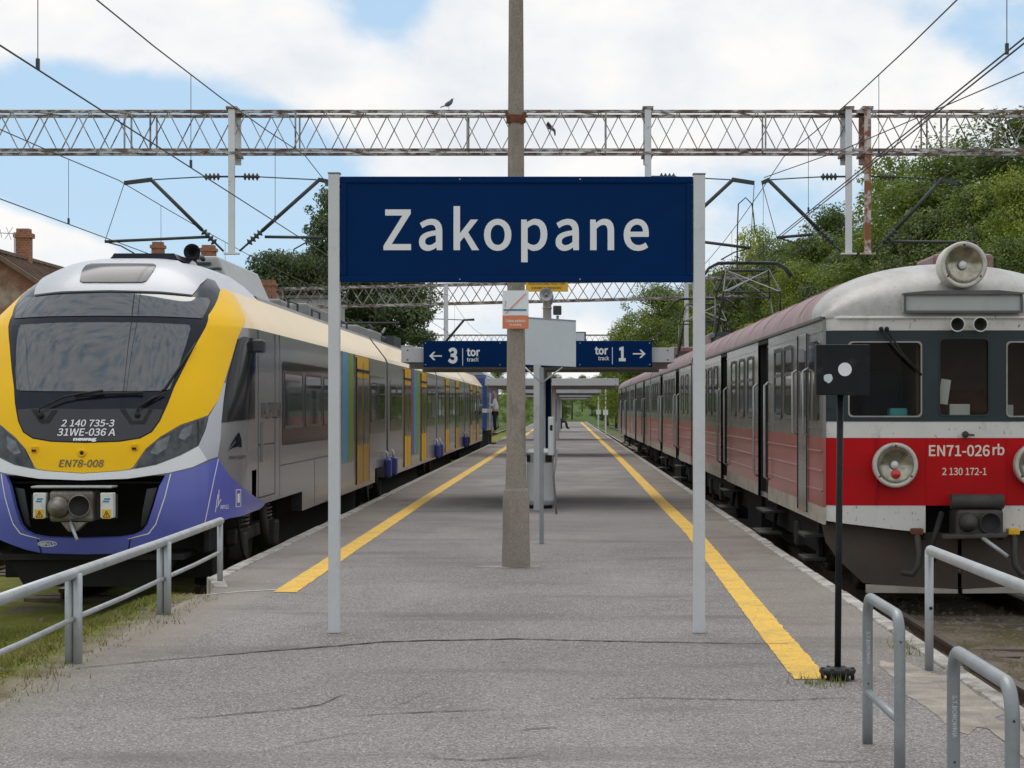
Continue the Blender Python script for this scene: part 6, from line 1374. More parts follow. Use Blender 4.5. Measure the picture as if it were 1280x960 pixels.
        for i in range(17):
            t = PI * i / 16; prof.append((cx - W * math.cos(t) * 1.0, 2.47 + 0.62 * max(0, math.sin(t)) ** 0.95))
        m = MB(); ya = 21.75 if ci == 0 else a
        ys = [ya + (b - ya) * i / 12 for i in range(13)]
        m.loft([[(x, y, z) for x, z in prof] for y in ys]); m.add([(x, b, z) for x, z in prof], [tuple(range(17))]); 
        if ci: m.add([(x, a, z) for x, z in prof], [tuple(range(17))])
        rf = mk('roof', m, 'old_roof', car)
        y = ya + 1.2
        while y < b - 0.3 and ci < 2:
            m = MB(); m.loft([[(x, y - 0.014, z + 0.004) for x, z in prof], [(x, y - 0.008, z + 0.014) for x, z in prof], [(x, y + 0.008, z + 0.014) for x, z in prof], [(x, y + 0.014, z + 0.004) for x, z in prof]]); mk('roof_seam', m, 'old_roof', car); y += 2.1
        if ci:
            m = MB()
            for q in range(5): yy = a - 0.46 + q * 0.09; m.box(cx - 0.75, cx + 0.75, yy, yy + 0.06, 0.4, 2.6)
            mk('gangway', m, 'bellows', car)
        if ci == 0: lead = car
    car = lead
    # dome
    m = MB(); rows = []
    for i in range(15):
        ph = PI / 2 * i / 14; row = []
        for j in range(33):
            t = PI * j / 32; xl = -math.cos(t); z = 2.47 + 0.62 * max(0, math.sin(t)) ** 0.95 * math.sin(ph) ** 0.85; x = cx + W * xl
            yb = yf(x) + 1.16 * (1 - math.cos(ph)) * (1 if i else 1) + (21.75 - 1.16 - Y0) * 0; row.append((x, min(21.75, yb) if i < 14 else 21.75, z))
        rows.append(row)
    m.loft(rows); mk('roof_dome', m, 'old_dome', car)
    # ---- front wall in bands
    XL, XR = cx - W, cx + W
    def band(name, z0, z1, mat, holes=(), off=0.0, zl=None, x0=XL, x1=XR):
        poly = [(x0, z0 if zl is None else zl), (x0 + (x1 - x0) * 0.2, z0), (x1 - (x1 - x0) * 0.2, z0), (x1, z0 if zl is None else zl), (x1, z1), (x0, z1)] if zl is not None else [(x0, z0), (x1, z0), (x1, z1), (x0, z1)]
        return patch(name, poly, off, mat, car, holes=holes, rim=0.06, step=0.12, mapper=FM)
    zr0, zr1, zw1, zd1, zg = Z(632), Z(547.5), Z(527), Z(413), 2.47
    mid0, mid1 = X(1157), X(1258)
    # lower white band is cut by the coupler bay, outer ends rise
    for q in (0, 1):
        A = [(XL, Z(651)), (X(1060), Z(655)), (X(1110), Z(661)), (mid0, Z(666)), (mid0, zr0), (XL, zr0)]
        if q: A = [(2 * cx - x, z) for x, z in reversed(A)]
        patch('white_band', A, 0.0, 'old_white', car, rim=0.06, step=0.12, mapper=FM)
    band('red_band', zr0 + 0.001, zr1, 'old_red', off=0.004); band('white_band', zr1 + 0.001, zw1, 'old_white')
    wl = rrect(X(1061), X(1152), Z(521), Z(427), 0.045, 5); wm = rrect(X(1174), X(1236), Z(520), Z(422.5), 0.05, 5); wr = [(2 * cx - x, z) for x, z in reversed(wl)]
    band('window_band', zw1 + 0.001, zd1, 'old_dark', holes=[wl, wm, wr], off=0.006)
    band('cornice', zd1 + 0.001, zg, 'old_white')
    mk('front_gutter', MB().loft([[(x, yf(x) - 0.035, 2.462) for x in [XL + (XR - XL) * i / 16 for i in range(17)]], [(x, yf(x) - 0.035, 2.484) for x in [XL + (XR - XL) * i / 16 for i in range(17)]], [(x, yf(x) + 0.01, 2.49) for x in [XL + (XR - XL) * i / 16 for i in range(17)]]]), 'old_white', car)
    for wdw in (wl, wm, wr):
        ccx = sum(p[0] for p in wdw) / len(wdw); ccz = sum(p[1] for p in wdw) / len(wdw)
        inn = [(ccx + (x - ccx) * 0.972, ccz + (z - ccz) * 0.972) for x, z in wdw]; out = [(ccx + (x - ccx) * 1.012, ccz + (z - ccz) * 1.012) for x, z in wdw]
        patch('window_frame', out, 0.016, 'screen_frame' if wdw is not wm else 'old_dark', car, holes=[inn], rim=0.02, step=0.2, mapper=FM)
        patch('windscreen', wdw, -0.035, 'cab_glass', car, rim=0, step=0.3, mapper=FM)
    # cab interior
    m = MB(); m.box(cx - W + 0.05, cx + W - 0.05, 21.9, 21.95, 1.2, 2.45); m.box(cx - W + 0.05, cx + W - 0.05, 20.75, 21.89, 2.40, 2.45); m.box(cx - W + 0.05, cx + W - 0.05, 20.78, 21.2, 1.25, 1.45); mk('cab_interior', m, 'cab_brown', car)
    mk('cab_seat', MB().box(cx - 0.95, cx - 0.5, 21.3, 21.45, 1.3, 1.95), 'under_dark', car, bevel=0.05); mk('cab_partition', MB().box(cx - 0.42, cx - 0.38, 21.0, 21.89, 1.3, 2.4), 'cab_brown', car); mk('cab_chart', MB().box(cx - 0.2, cx + 0.6, 21.85, 21.89, 1.5, 1.75), 'rust', car)
    mk('paper_sheet', MB().bar((X(1181), 20.72, Z(505)), (X(1186), 20.74, Z(474)), 0.10, 0.004, up=(0, 1, 0)), 'paper', car); mk('paper_box', MB().box(X(1192), X(1218), 20.82, 21.0, 1.451, Z(505)), 'paper', car, bevel=0.006)
    mk('cloth_bundle', MB().box(X(1116), X(1140), 20.82, 20.98, 1.451, Z(510)), 'teal', car, bevel=0.03, seg=3); mk('paper_sheet', MB().box(X(1258), X(1272), 20.8, 20.9, 1.451, Z(506)), 'paper', car)
    # wipers
    for x0 in (1101, 1108): mk('wiper', MB().tube([(X(x0), yf(X(x0)) - 0.05, Z(411)), (X((x0 + 1150) / 2 - 4), Y0 - 0.07, Z(440)), (X(1151), Y0 - 0.045, Z(469))], 0.011, 7), 'black_rubber', car)
    for x0 in (1101, 1108): mk('wiper_pivot', MB().lathe([(0.022, 0), (0.02, 0.04), (0, 0.045)], (X(x0), Y0 - 0.01, Z(411)), (0, -1, 0), 10), 'black_rubber', car)
    # destination box, horns
    m = MB(); m.box(X(1128), X(1276), 20.53, 21.2, Z(391), Z(367)); db = mk('destination_box', m, 'old_dome', car, bevel=0.012)
    mk('destination_glass', MB().box(X(1130.5), X(1273.5), 20.522, 20.528, Z(388.5), Z(371)), 'roof_box', db); mk('destination_hood', MB().prism([(X(1127), Z(367)), (X(1160), Z(364)), (X(1245), Z(363.5)), (X(1277), Z(366.5)), (X(1277), Z(368.5)), (X(1127), Z(369))], lambda u, v, w: (u, w, v), 20.48, 20.6), 'old_frame', db)
    m = MB(); zz = (Z(388.5), Z(371)); 
    for q in ((X(1128), X(1276), Z(391.5), Z(388.7)), (X(1128), X(1130.6), Z(388.7), Z(369)), (X(1273.4), X(1276), Z(388.7), Z(369))): m.box(q[0], q[1], 20.50, 20.522, q[2], q[3])
    mk('destination_frame', m, 'old_frame', db)
    for px in (1194, 1222.5): mk('horn', MB().lathe([(0.02, -0.02), (0.035, 0.05), (0.068, 0.11), (0.078, 0.13), (0.066, 0.125), (0.035, 0.07), (0.012, 0.05), (0.0, 0.05)], (X(px), Y0, Z(406)), (0, -1, 0), 20, mis=[0, 0, 0, 0, 1, 1, 1]), ['old_white', 'black_rubber'], car)
    # lamps
    def lamp(x, y, z, r, red=False, dep=0.10):
        h = mk('headlight', MB().lathe([(r * 0.97, -dep), (r, 0.0), (r, 0.03), (r * 0.94, 0.045), (r * 0.82, 0.035), (r * 0.80, 0.0)], (x, y, z), (0, -1, 0), 36, caps=False), 'lamp_rim', car)
        mk('reflector_bowl', MB().lathe([(r * 0.80, 0.018), (r * 0.66, -0.02), (r * 0.4, -0.045), (r * 0.15, -0.055), (0.0, -0.055)], (x, y, z), (0, -1, 0), 32, caps=False), 'reflector', h)
        mk('bulb', MB().lathe([(r * 0.2, -0.05), (r * 0.18, -0.02), (r * 0.1, -0.005), (0.0, 0.0)], (x, y, z), (0, -1, 0), 16), 'white_box', h)
        for a in (90, 215, 325): mk('rim_clip', MB().lathe([(0.010, 0), (0.010, 0.008), (0, 0.01)], (x + r * 0.86 * math.cos(R(a)), y - 0.042, z + r * 0.86 * math.sin(R(a))), (0, -1, 0), 8), 'black_rubber', h)
        if red: mk('tail_lens', MB().lathe([(r * 0.22, 0.036), (r * 0.2, 0.05), (r * 0.1, 0.06), (0, 0.062)], (x, y, z - r * 0.40), (0, -1, 0), 18), 'red_lens', h)
    lamp(X(1117), Y0 - 0.10, Z(581), 0.228, True); lamp(2 * cx - X(1117), Y0 - 0.10, Z(581), 0.228, True)
    lx, lz = X(1202), Z(332)
    lamp(lx, 20.50, lz, 0.235, False, 0.30)
    mk('lamp_bracket', MB().box(lx - 0.16, lx + 0.16, 20.75, 21.3, 2.72, lz - 0.02), 'old_dome', car, bevel=0.04)
    mk('roof_hatch', MB().box(X(1165, 22), X(1240, 22), 21.9, 23.0, 2.95, 3.22), 'old_roof', car, bevel=0.04); mk('roof_beacon', MB().lathe([(0.05, 0), (0.05, 0.06), (0.03, 0.09), (0, 0.095)], (X(1137, 22.2), 22.2, 2.98), (0, 0, 1), 12), 'white_box', car)
    # numbers
    def ftext(s, px0, px1, base, cap, **kw):
        x0, x1 = X(px0), X(px1); V, Fc = text2d(s, cap / s0, **kw); V[:, 0] *= (x1 - x0) / V[:, 0].max(); mb = MB(); mb.add([(x0 + float(p[0]), yf(x0 + float(p[0])) - 0.0075, Z(base) + float(p[1])) for p in V], Fc); mk('number', mb, 'cream_text', car, recalc=False)
    ftext('EN71-026', 1161, 1237, 569.8, 13, bold=0.03); ftext('rb', 1240.5, 1255.5, 568.5, 12.5, bold=0.03); ftext('2 130 172-1', 1177.5, 1233, 593.6, 8.6, bold=0.02)
    mk('front_tap', MB().lathe([(0.03, 0), (0.035, 0.04), (0.02, 0.06), (0, 0.06)], (X(1206), Y0, Z(543)), (0, -1, 0), 12).bar((X(1206), Y0 - 0.04, Z(543)), (X(1217), Y0 - 0.05, Z(544)), 0.02), 'under_grey', car)
    for px in (1096, 1157.5, 1258): mk('front_seam', MB().box(X(px) - 0.004, X(px) + 0.004, Y0 - 0.0052, Y0 + 0.02, zr0 + 0.002, zr1 - 0.002), 'old_red', car)
    # cab side: door, window, handles
    mk('cab_door', MB().box(cx - W - 0.012, cx - W - 0.001, 21.95, 22.85, 0.42, 2.36), 'old_sidegrey', car, bevel=0.006)
    mk('cab_door_window', MB().prism(rrect(22.1, 22.7, 1.45, 2.2, 0.08, 4), lambda u, v, w: (w, u, v), cx - W - 0.019, cx - W - 0.0125), 'old_glass', car)
    mk('cab_side_window', MB().prism(rrect(21.0, 21.75, 1.42, 2.25, 0.08, 4), lambda u, v, w: (w, u, v), cx - W - 0.016, cx - W - 0.001), 'old_glass', car)
    m = MB()
    for yy in (21.97, 22.83): m.box(cx - W - 0.02, cx - W - 0.012, yy - 0.015, yy + 0.015, 0.42, 2.36)
    mk('door_seam', m, 'black_rubber', car)
    for yy in (21.9, 22.92): mk('grab_rail', MB().tube([(cx - W, yy, 1.25), (cx - W - 0.06, yy, 1.28), (cx - W - 0.06, yy, 1.95), (cx - W, yy, 1.98)], 0.015, 8), 'galvanised', car)
    for zz in (0.14, -0.12): mk('step', MB().box(cx - W - 0.02, cx - W + 0.22, 22.1, 22.75, zz, zz + 0.03), 'under_grey', car)
    mk('step_bracket', MB().box(cx - W + 0.16, cx - W + 0.2, 22.3, 22.5, -0.1, 0.36), 'under_dark', car)
    # coupler bay, coupler, plough
    mk('coupler_bay', MB().box(X(1157), 2 * cx - X(1157), 20.95, 21.0, 0.1, zr0).box(X(1157) - 0.02, X(1157), 20.67, 20.949, 0.2, zr0).box(2 * cx - X(1157), 2 * cx - X(1157) + 0.02, 20.67, 20.949, 0.2, zr0), 'under_dark', car)
    cyy = 20.35
    cp = mk('coupler', MB().box(X(1190), X(1248), cyy, cyy + 0.45, Z(671), Z(636)), 'under_grey', root, bevel=0.03)
    mk('air_cylinder', MB().tube([(X(1185), cyy + 0.1, Z(626)), (X(1250), cyy + 0.1, Z(626))], 0.075, 14), 'under_grey', cp)
    mk('cup', MB().lathe([(0.105, 0), (0.112, 0.03), (0.10, 0.035), (0.09, 0.008), (0, 0.004)], (X(1231), cyy, Z(652)), (0, -1, 0), 20, mis=[0, 0, 1, 1]), ['under_grey', 'black_rubber'], cp)
    mk('cone', MB().lathe([(0.10, 0), (0.085, 0.06), (0.05, 0.13), (0.02, 0.16), (0, 0.16)], (X(1204), cyy, Z(651)), (0, -1, 0), 18), 'under_grey', cp)
    mk('guide_horn', MB().prism([(X(1171), Z(672)), (X(1250), Z(670)), (X(1252), Z(664)), (X(1172), Z(666))], lambda u, v, w: (u, w, v), cyy - 0.08, cyy + 0.15), 'under_grey', cp, bevel=0.015)
    mk('release_bar', MB().tube([(X(1218), cyy - 0.05, Z(668)), (X(1248), cyy - 0.18, Z(692))], 0.022, 8), 'galvanised', cp)
    mk('hose', MB().tube([(X(1175), 20.5, Z(640)), (X(1165), 20.4, Z(665)), (X(1158), 20.38, Z(685)), (X(1163), 20.4, Z(700))], 0.03, 8), 'black_rubber', cp)
    pl = [(X(1031), Z(655)), (X(1036), Z(680)), (X(1052), Z(702)), (X(1083), Z(731)), (X(1152), Z(737)), (cx - 0.02, Z(738)), (cx - 0.02, Z(668)), (X(1157), Z(667)), (X(1110), Z(663)), (X(1060), Z(656))]
    pw = None
    for q in (0, 1):
        A = pl if q == 0 else [(2 * cx - x, z) for x, z in reversed(pl)]
        P = mk('plough', MB().prism(A, lambda u, v, w: (u, w + 0.10 * (1 if True else 0), v), 20.72, 20.76), 'plough', root)
        A = [(X(1086), Z(743)), (cx - 0.025, Z(744)), (cx - 0.025, Z(738.8)), (X(1086), Z(732.5))]
        if q: A = [(2 * cx - x, z) for x, z in reversed(A)]
        mk('plough_blade', MB().prism(A, lambda u, v, w: (u, w + 0.1, v), 20.69, 20.74), 'old_sidecream', root)
    for sx in (-1, 1):
        hx = cx + sx * (cx - X(1145)); q = -sx
        h = mk('brake_hose', MB().tube([(hx, 20.62, Z(664)), (hx, 20.50, Z(672)), (hx + q * 0.01, 20.47, Z(690)), (hx + q * 0.0, 20.46, Z(705)), (hx - q * 0.06, 20.46, Z(716)), (hx - q * 0.16, 20.5, Z(714))], 0.034, 10), 'under_grey', root)
        mk('hose_tap', MB().box(hx - 0.06, hx + 0.06, 20.50, 20.60, Z(668), Z(660)), 'rust' if sx < 0 else 'yellow_sign', h, bevel=0.012)
    # underframe, wheels
    m = MB()
    for (a, b) in CARS: m.box(cx - 1.15, cx + 1.15, a + 0.5, b - 0.5, -0.05, 0.36)
    mk('underframe', m, 'under_dark', root)
    for (a, b) in CARS[:3]:
        for y in (a + 3.2, b - 3.2):
            bg = mk('bogie', MB().box(cx - 1.12, cx - 1.0, y - 1.7, y + 1.7, -0.12, 0.06).box(cx + 1.0, cx + 1.12, y - 1.7, y + 1.7, -0.12, 0.06), 'under_dark', root)
            for dy in (-1.3, 1.3):
                m = MB()
                for sx in (-0.75, 0.75): m.lathe([(0.06, -0.07), (0.42, -0.07), (0.48, -0.06), (0.45, 0.07), (0.38, 0.07), (0.35, 0.03), (0.10, 0.03), (0.09, 0.08), (0.0, 0.08)], (cx + sx, y + dy, RAILZ + 0.45), (1 if sx > 0 else -1, 0, 0), 24)
                mk('wheelset', m, 'under_grey', bg); mk('axle_box', MB().box(cx - 1.2, cx - 1.0, y + dy - 0.16, y + dy + 0.16, RAILZ + 0.3, RAILZ + 0.62), 'under_grey', bg, bevel=0.03)
    m = MB()
    for y, w in ((29.5, 2.2), (33.5, 1.5), (50, 3)): m.box(cx - 1.2, cx - 0.7, y, y + w, -0.28, 0.3)
    mk('equipment_case', m, 'under_dark', root)
    # pantographs of diamond type, raised to the wire
    def panto(y, top):
        zb = 3.12; p = mk('pantograph', MB().box(cx - 0.75, cx + 0.75, y - 1.0, y - 0.92, zb, zb + 0.09).box(cx - 0.75, cx + 0.75, y + 0.92, y + 1.0, zb, zb + 0.09).box(cx - 0.79, cx - 0.71, y - 0.92, y + 0.92, zb, zb + 0.09).box(cx + 0.71, cx + 0.79, y - 0.92, y + 0.92, zb, zb + 0.09), 'dark_steel', root)
        zm = zb + 0.09 + (top - zb) * 0.52
        for sy in (-1, 1):
            for sx in (-1, 1):
                mk('lower_arm', MB().tube([(cx + sx * 0.70, y + sy * 0.3, zb + 0.08), (cx + sx * 0.62, y + sy * 1.15, zm)], 0.028, 8, r1=0.022), 'dark_steel', p)
                mk('upper_arm', MB().tube([(cx + sx * 0.62, y + sy * 1.15, zm), (cx + sx * 0.48, y + sy * 0.08, top - 0.16)], 0.018, 6), 'dark_steel', p)
            mk('knee_bar', MB().tube([(cx - 0.62, y + sy * 1.15, zm), (cx + 0.62, y + sy * 1.15, zm)], 0.02, 6), 'dark_steel', p)
            mk('stay', MB().tube([(cx - 0.62, y + sy * 1.15, zm), (cx + 0.45, y + sy * 0.08, top - 0.18)], 0.012, 6), 'galvanised', p); mk('stay', MB().tube([(cx + 0.62, y + sy * 1.15, zm), (cx - 0.45, y + sy * 0.08, top - 0.18)], 0.012, 6), 'galvanised', p)
        for dy in (-0.17, 0.17): mk('collector_bow', MB().tube([(cx - 0.98, y + dy, top - 0.30), (cx - 0.86, y + dy, top - 0.12), (cx - 0.66, y + dy, top - 0.01), (cx - 0.3, y + dy, top), (cx + 0.3, y + dy, top), (cx + 0.66, y + dy, top - 0.01), (cx + 0.86, y + dy, top - 0.12), (cx + 0.98, y + dy, top - 0.30)], 0.028, 8), 'dark_steel', p)
        mk('bow_bar', MB().tube([(cx - 0.5, y, top - 0.17), (cx + 0.5, y, top - 0.17)], 0.03, 8), 'dark_steel', p)
        for sx in (-1, 1):
            for sy in (-1, 1): mk('roof_insulator', MB().lathe([(0.05, -0.2), (0.08, -0.16), (0.05, -0.12), (0.08, -0.08), (0.05, -0.04), (0.05, 0)], (cx + sx * 0.7, y + sy * 0.96, zb), (0, 0, 1), 12), 'insulator', p)
    panto(45.2, 4.79); panto(60.0, 4.79)
    mk('roof_gear', MB().box(cx - 0.6, cx + 0.6, 48.5, 50.5, 3.0, 3.35).box(cx - 0.5, cx + 0.5, 52, 53.5, 3.0, 3.3).box(cx - 0.7, cx + 0.2, 64.5, 66, 3.0, 3.5), 'old_roof', root, bevel=0.04)
build_old()

# ------------------------------------------------------------------ overhead line: portals, drop posts, cantilevers, wires
GD = 38.0
def gpt(px, py, D=GD): return at(px, py, D)
def portal():
    s = F / GD; z1 = EYE + (VY - 141) / s - 0.02; z0 = EYE + (VY - 191.5) / s + 0.02; y0, y1 = GD - 0.30, GD + 0.30; xa, xb = -13.6, 12.6
    t = thing('catenary_portal', 'rusty white lattice gantry spanning all the tracks in front', 'gantry', (0, GD, 0))
    for y in (y0, y1):
        for z in (z0, z1): mk('chord', MB().box(xa, xb, y - 0.03, y + 0.03, z - 0.029, z + 0.029), 'rusty_white', t)
    step = 0.365; n = int((xb - xa) / step); proto = {}
    for pi, y in enumerate((y0 - 0.005, y1 + 0.005)):
        for i in range(n):
            up = (i + pi) % 2 == 0; key = (up, pi); x = xa + i * step
            if key not in proto:
                m = MB(); m.bar((0, 0, (z0 if up else z1) - GD * 0), (step, 0, (z1 if up else z0)), 0.016, 0.032, up=(0, 1, 0)); o = mk('brace', m, 'brace_grey', t); 
                for v in o.data.vertices: v.co += Vector((0, GD, 0))
                proto[key] = o; o.location = (x, y - GD, 0)
            else: again(proto[key], (x, y - GD, 0))
    for px in (160, 192, 372, 585, 757, 955, 1155, 1180): mk('frame_post', MB().box((px - VX) / s - 0.014, (px - VX) / s + 0.014, y0 - 0.02, y0 + 0.02, z0, z1).box((px - VX) / s - 0.014, (px - VX) / s + 0.014, y1 - 0.02, y1 + 0.02, z0, z1), 'brace_grey', t)
    for i in range(0, 18): 
        x = xa + 0.7 + i * 1.45
        for z in (z0, z1): mk('cross_tie', MB().bar((x, y0, z + 0.0), (x + 0.6, y1, z + 0.0), 0.022, 0.022), 'brace_grey', t)
    for x in (xa, xb):
        zb = hz(x, GD) - 0.1
        mk('mast', MB().bar((x, GD - 0.25, zb), (x, GD - 0.25, z1 + 0.1), 0.1, 0.1).bar((x, GD + 0.25, zb), (x, GD + 0.25, z1 + 0.1), 0.1, 0.1), 'rusty_white', t)
    return z0, z1
GZ0, GZ1 = portal()
def ins(mb_parent, p, q, mat='insulator'):
    p = Vector(p); q = Vector(q); d = (q - p); n = max(3, int(d.length / 0.075)); prof = []
    for i in range(n): h = d.length * i / n; k = d.length / n; prof += [(0.025, h), (0.075, h + k * 0.35), (0.07, h + k * 0.5), (0.025, h + k * 0.75)]
    prof.append((0.025, d.length)); return mk('insulator', MB().lathe(prof, p, d, 10), mat, mb_parent)
def drop(px, label, mat, lefts, z_end=320.0, bottom=True):
    x = (px - VX) * GD / F; t = thing('drop_post', label, 'post', (x, GD, GZ1)); zb = gpt(0, z_end - 2).z
    mk('shaft', MB().box(x - 0.06, x + 0.06, GD - 0.40, GD - 0.32, zb, GZ1 + 0.08), mat, t, bevel=0.008); mk('shaft', MB().box(x - 0.06, x + 0.06, GD + 0.32, GD + 0.40, GZ0 - 0.2, GZ1 + 0.08), mat, t)
    mk('foot_plate', MB().box(x - 0.14, x + 0.14, GD - 0.44, GD - 0.28, zb - 0.03, zb), mat, t); m = MB()
    for z in (GZ0 - 0.06, GZ1 + 0.06): m.box(x - 0.10, x + 0.10, GD - 0.42, GD + 0.42, z - 0.025, z + 0.025)
    mk('clamp', m, 'rusty_white', t)
    for sx, top_px, reg in lefts:                               # cantilevers: side, outer pixel, registration arm
        y = GD - 0.36; zt = gpt(0, 223.5).z; zf = zb + 0.02; xo = (top_px - VX) * GD / F
        ar = thing('cantilever', reg[2], 'cantilever', (x, GD, zb))
        xi = x + sx * 0.1
        ins(ar, (xi + sx * 0.12, y, zt), (xi + sx * 0.42, y, zt - 0.005)); mk('top_tie', MB().tube([(xi - sx * 0.05, y, zt), (xi + sx * 0.12, y, zt)], 0.018, 8).tube([(xi + sx * 0.42, y, zt - 0.005), (xi + sx * 0.9, y, zt - 0.03), (xo, y, zt - 0.06)], 0.012, 6), 'dark_steel', ar)
        k1 = Vector((xi + sx * 0.12, y, zf + 0.08)); e = Vector((xo, y, zt - 0.06)); d = (e - k1)
        a = k1 + d.normalized() * 0.12; b = k1 + d.normalized() * 0.46
        ins(ar, a, b, 'dark_steel'); mk('raking_strut', MB().tube([k1 - d.normalized() * 0.1, a], 0.02, 8).tube([b, e], 0.036, 10), 'dark_steel', ar)
        if reg[3]: mk('strut_head', MB().bar((xo + sx * reg[3], y, zt - 0.12), (xo - sx * 0.02, y, zt - 0.055), 0.06, 0.075), 'dark_steel', ar)
        if reg[0] is not None:
            p, q = gpt(*reg[0], GD - 0.36), gpt(*reg[1], GD - 0.36); mk('registration_arm', MB().tube([p, q], 0.028, 8), 'dark_steel', ar)
            mk('steady_arm', MB().tube([q, (q.x - sx * 0.3, q.y - 0.0, q.z - 0.08), (q.x - sx * 0.55, y, q.z - 0.22)], 0.014, 6), 'dark_steel', ar)
            mk('arm_stay', MB().tube([q, (xo + sx * (reg[3] or 0), y, zt - 0.12)], 0.007, 5), 'wire', ar)
drop(293.5, 'white drop post under the gantry above the yellow train', 'post_white', [
    (-1, 194, ((262, 296), (131, 302), 'dark cantilever arm reaching left from the post over the yellow train', 0.5)),
    (1, 402, ((331, 296), (404, 297), 'dark cantilever arm reaching right from the post over the yellow train', 0.3))])
drop(809, 'short white drop post under the gantry just above the name sign', 'post_white', [(1, 914, ((860, 300), (938, 310), 'dark cantilever arm beside the right edge of the name sign', 0.4))])
drop(1057.5, 'white drop post under the gantry before the wooded hill', 'post_white', [(-1, 958, ((1016, 293), (971, 297), 'dark cantilever arm over the red train reaching left', 0.12))])
drop(1081, 'rusty brown drop post under the gantry above the red train', 'rusty_post', [(1, 1172, ((1113, 302), (1220, 303), 'rusty cantilever arm reaching right over the wooded hill', 0.3))])

def far_portal(D, py0, py1, xa, xb, label, slope=0.0, posts=()):
    z1 = EYE + (VY - py0) * D / F; z0 = EYE + (VY - py1) * D / F
    t = thing('catenary_portal', label, 'gantry', (0, D, 0)); st = 0.5; n = int((xb - xa) / st); m = MB()
    zz = lambda x: slope * (x - xa)
    for y in (D - 0.3, D + 0.3):
        for z in (z0, z1): m.bar((xa, y, z), (xb, y, z + zz(xb)), 0.1, 0.1)
    mk('chord', m, 'rusty_white', t); m = MB()
    for pi, y in enumerate((D - 0.31, D + 0.31)):
        for i in range(n):
            x = xa + i * st; up = (i + pi) % 2; m.bar((x, y, (z0 if up else z1) + zz(x)), (x + st, y, (z1 if up else z0) + zz(x + st)), 0.025, 0.035)
    br = mk('bracing', m, 'brace_grey', t); br['kind'] = 'stuff'
    for x, zb in posts: mk('mast', MB().box(x - 0.09, x + 0.09, D - 0.42, D - 0.34, zb, z1 + zz(x)), 'post_white', t)
    for x in (xa, xb): mk('mast', MB().box(x - 0.12, x + 0.12, D - 0.2, D + 0.2, hz(x, D) - 0.1, z1 + zz(x)), 'rusty_white', t)
far_portal(85, 361.5, 385, -12.0, 8.6, 'second lattice gantry, seen small just below the name sign', 0.025, ((5.05, 3.2), (-5.0, 4.2)))
far_portal(170, 419, 431, -13, 11, 'farthest small lattice gantry above the canopy sign')
# small cantilever on the far portals and a tall lattice mast beside the red train
def extra_arms():
    D = 84.6
    t = thing('cantilever', 'small dark cantilever seen between name sign and track sign', 'cantilever', (at(555, 430, D).x, D, 4))
    mk('strut', MB().tube([at(553, 432, D), at(580, 400, D), at(593, 399.5, D)], 0.05, 8), 'dark_steel', t); mk('steady', MB().tube([at(541, 398.5, D), at(580, 400, D)], 0.02, 6), 'dark_steel', t)
extra_arms()

def wire_pair(x, label, spans, zc, zm, sag, off=0.0, twin=False, r=0.0085):
    t = thing('overhead_wires', label, 'wires', (x, spans[0], 0))
    pts = []
    for a, b in zip(spans, spans[1:]):
        for i in range(10):
            y = a + (b - a) * i / 10; u = 2 * (y - a) / (b - a) - 1; pts.append((y, zm - sag * (1 - u * u)))
    pts.append((spans[-1], zm))
    stag = lambda y: x + off * math.sin(y * 0.08)
    mk('messenger_wire', MB().tube([(stag(y), y, z) for y, z in pts], r, 6), 'wire', t)
    for dx in ((-0.03, 0.03) if twin else (0,)):
        mk('contact_wire', MB().tube([(stag(y) + dx, y, zc) for y, z in pts], r, 6), 'wire', t)
    for a, b in zip(spans, spans[1:]):
        k = 6
        for i in range(k):
            y = a + (b - a) * (i + 0.5) / k
            if y < 9 or y > 95: continue
            u = 2 * (y - a) / (b - a) - 1; z = zm - sag * (1 - u * u)
            d = mk('dropper', MB().tube([(stag(y), y, zc), (stag(y), y, z)], 0.0045, 5), 'wire', t); mk('clip', MB().box(stag(y) - 0.015, stag(y) + 0.015, y - 0.02, y + 0.02, zc, zc + 0.10), 'dark_steel', d)
wire_pair(TRK_L, 'overhead wires above the yellow nosed train', [-8, 37.6, 84.6, 130, 170], 4.66, 6.25, 0.52)
wire_pair(TRK_F + 0.1, 'overhead wires of the far left track before the house', [-8, 37.6, 84.6, 130], 4.62, 5.78, 0.25)
wire_pair(TRK_R, 'twin overhead wires above the red train', [-8, 37.6, 84.6, 130, 170], 4.80, 6.22, 0.48, twin=True)
def single_wires():
    t = thing('overhead_wire', 'thin overhead wire slanting down to the arm beside the name sign', 'wire', (5, 25, 5)); mk('strand', MB().tube([at(1420, 30, 20), at(1280, 90, 25), at(1054, 187, 33), at(955, 222, 38)], 0.008, 6), 'wire', t)
    t = thing('overhead_wire', 'thin overhead wire crossing before the wooded hill', 'wire', (8, 30, 5)); mk('strand', MB().tube([at(1400, 95, 26), at(1280, 160, 30), at(1172, 226, 37.5), at(960, 332, 60), at(880, 385, 84)], 0.008, 6), 'wire', t)
    t = thing('jumper_cable', 'looped jumper cable hanging over the red train beside the name sign', 'cable', (3.5, 37, 4)); mk('strand', MB().tube([at(921, 335, 38), at(922, 280, 38), at(923, 255, 38), at(932, 247, 38), at(940, 255, 38), at(942, 270, 38), at(944, 292, 38)], 0.012, 6), 'wire', t); mk('hanger', MB().tube([at(922, 275, 38), at(922, 338, 38)], 0.008, 5), 'wire', t)
single_wires()

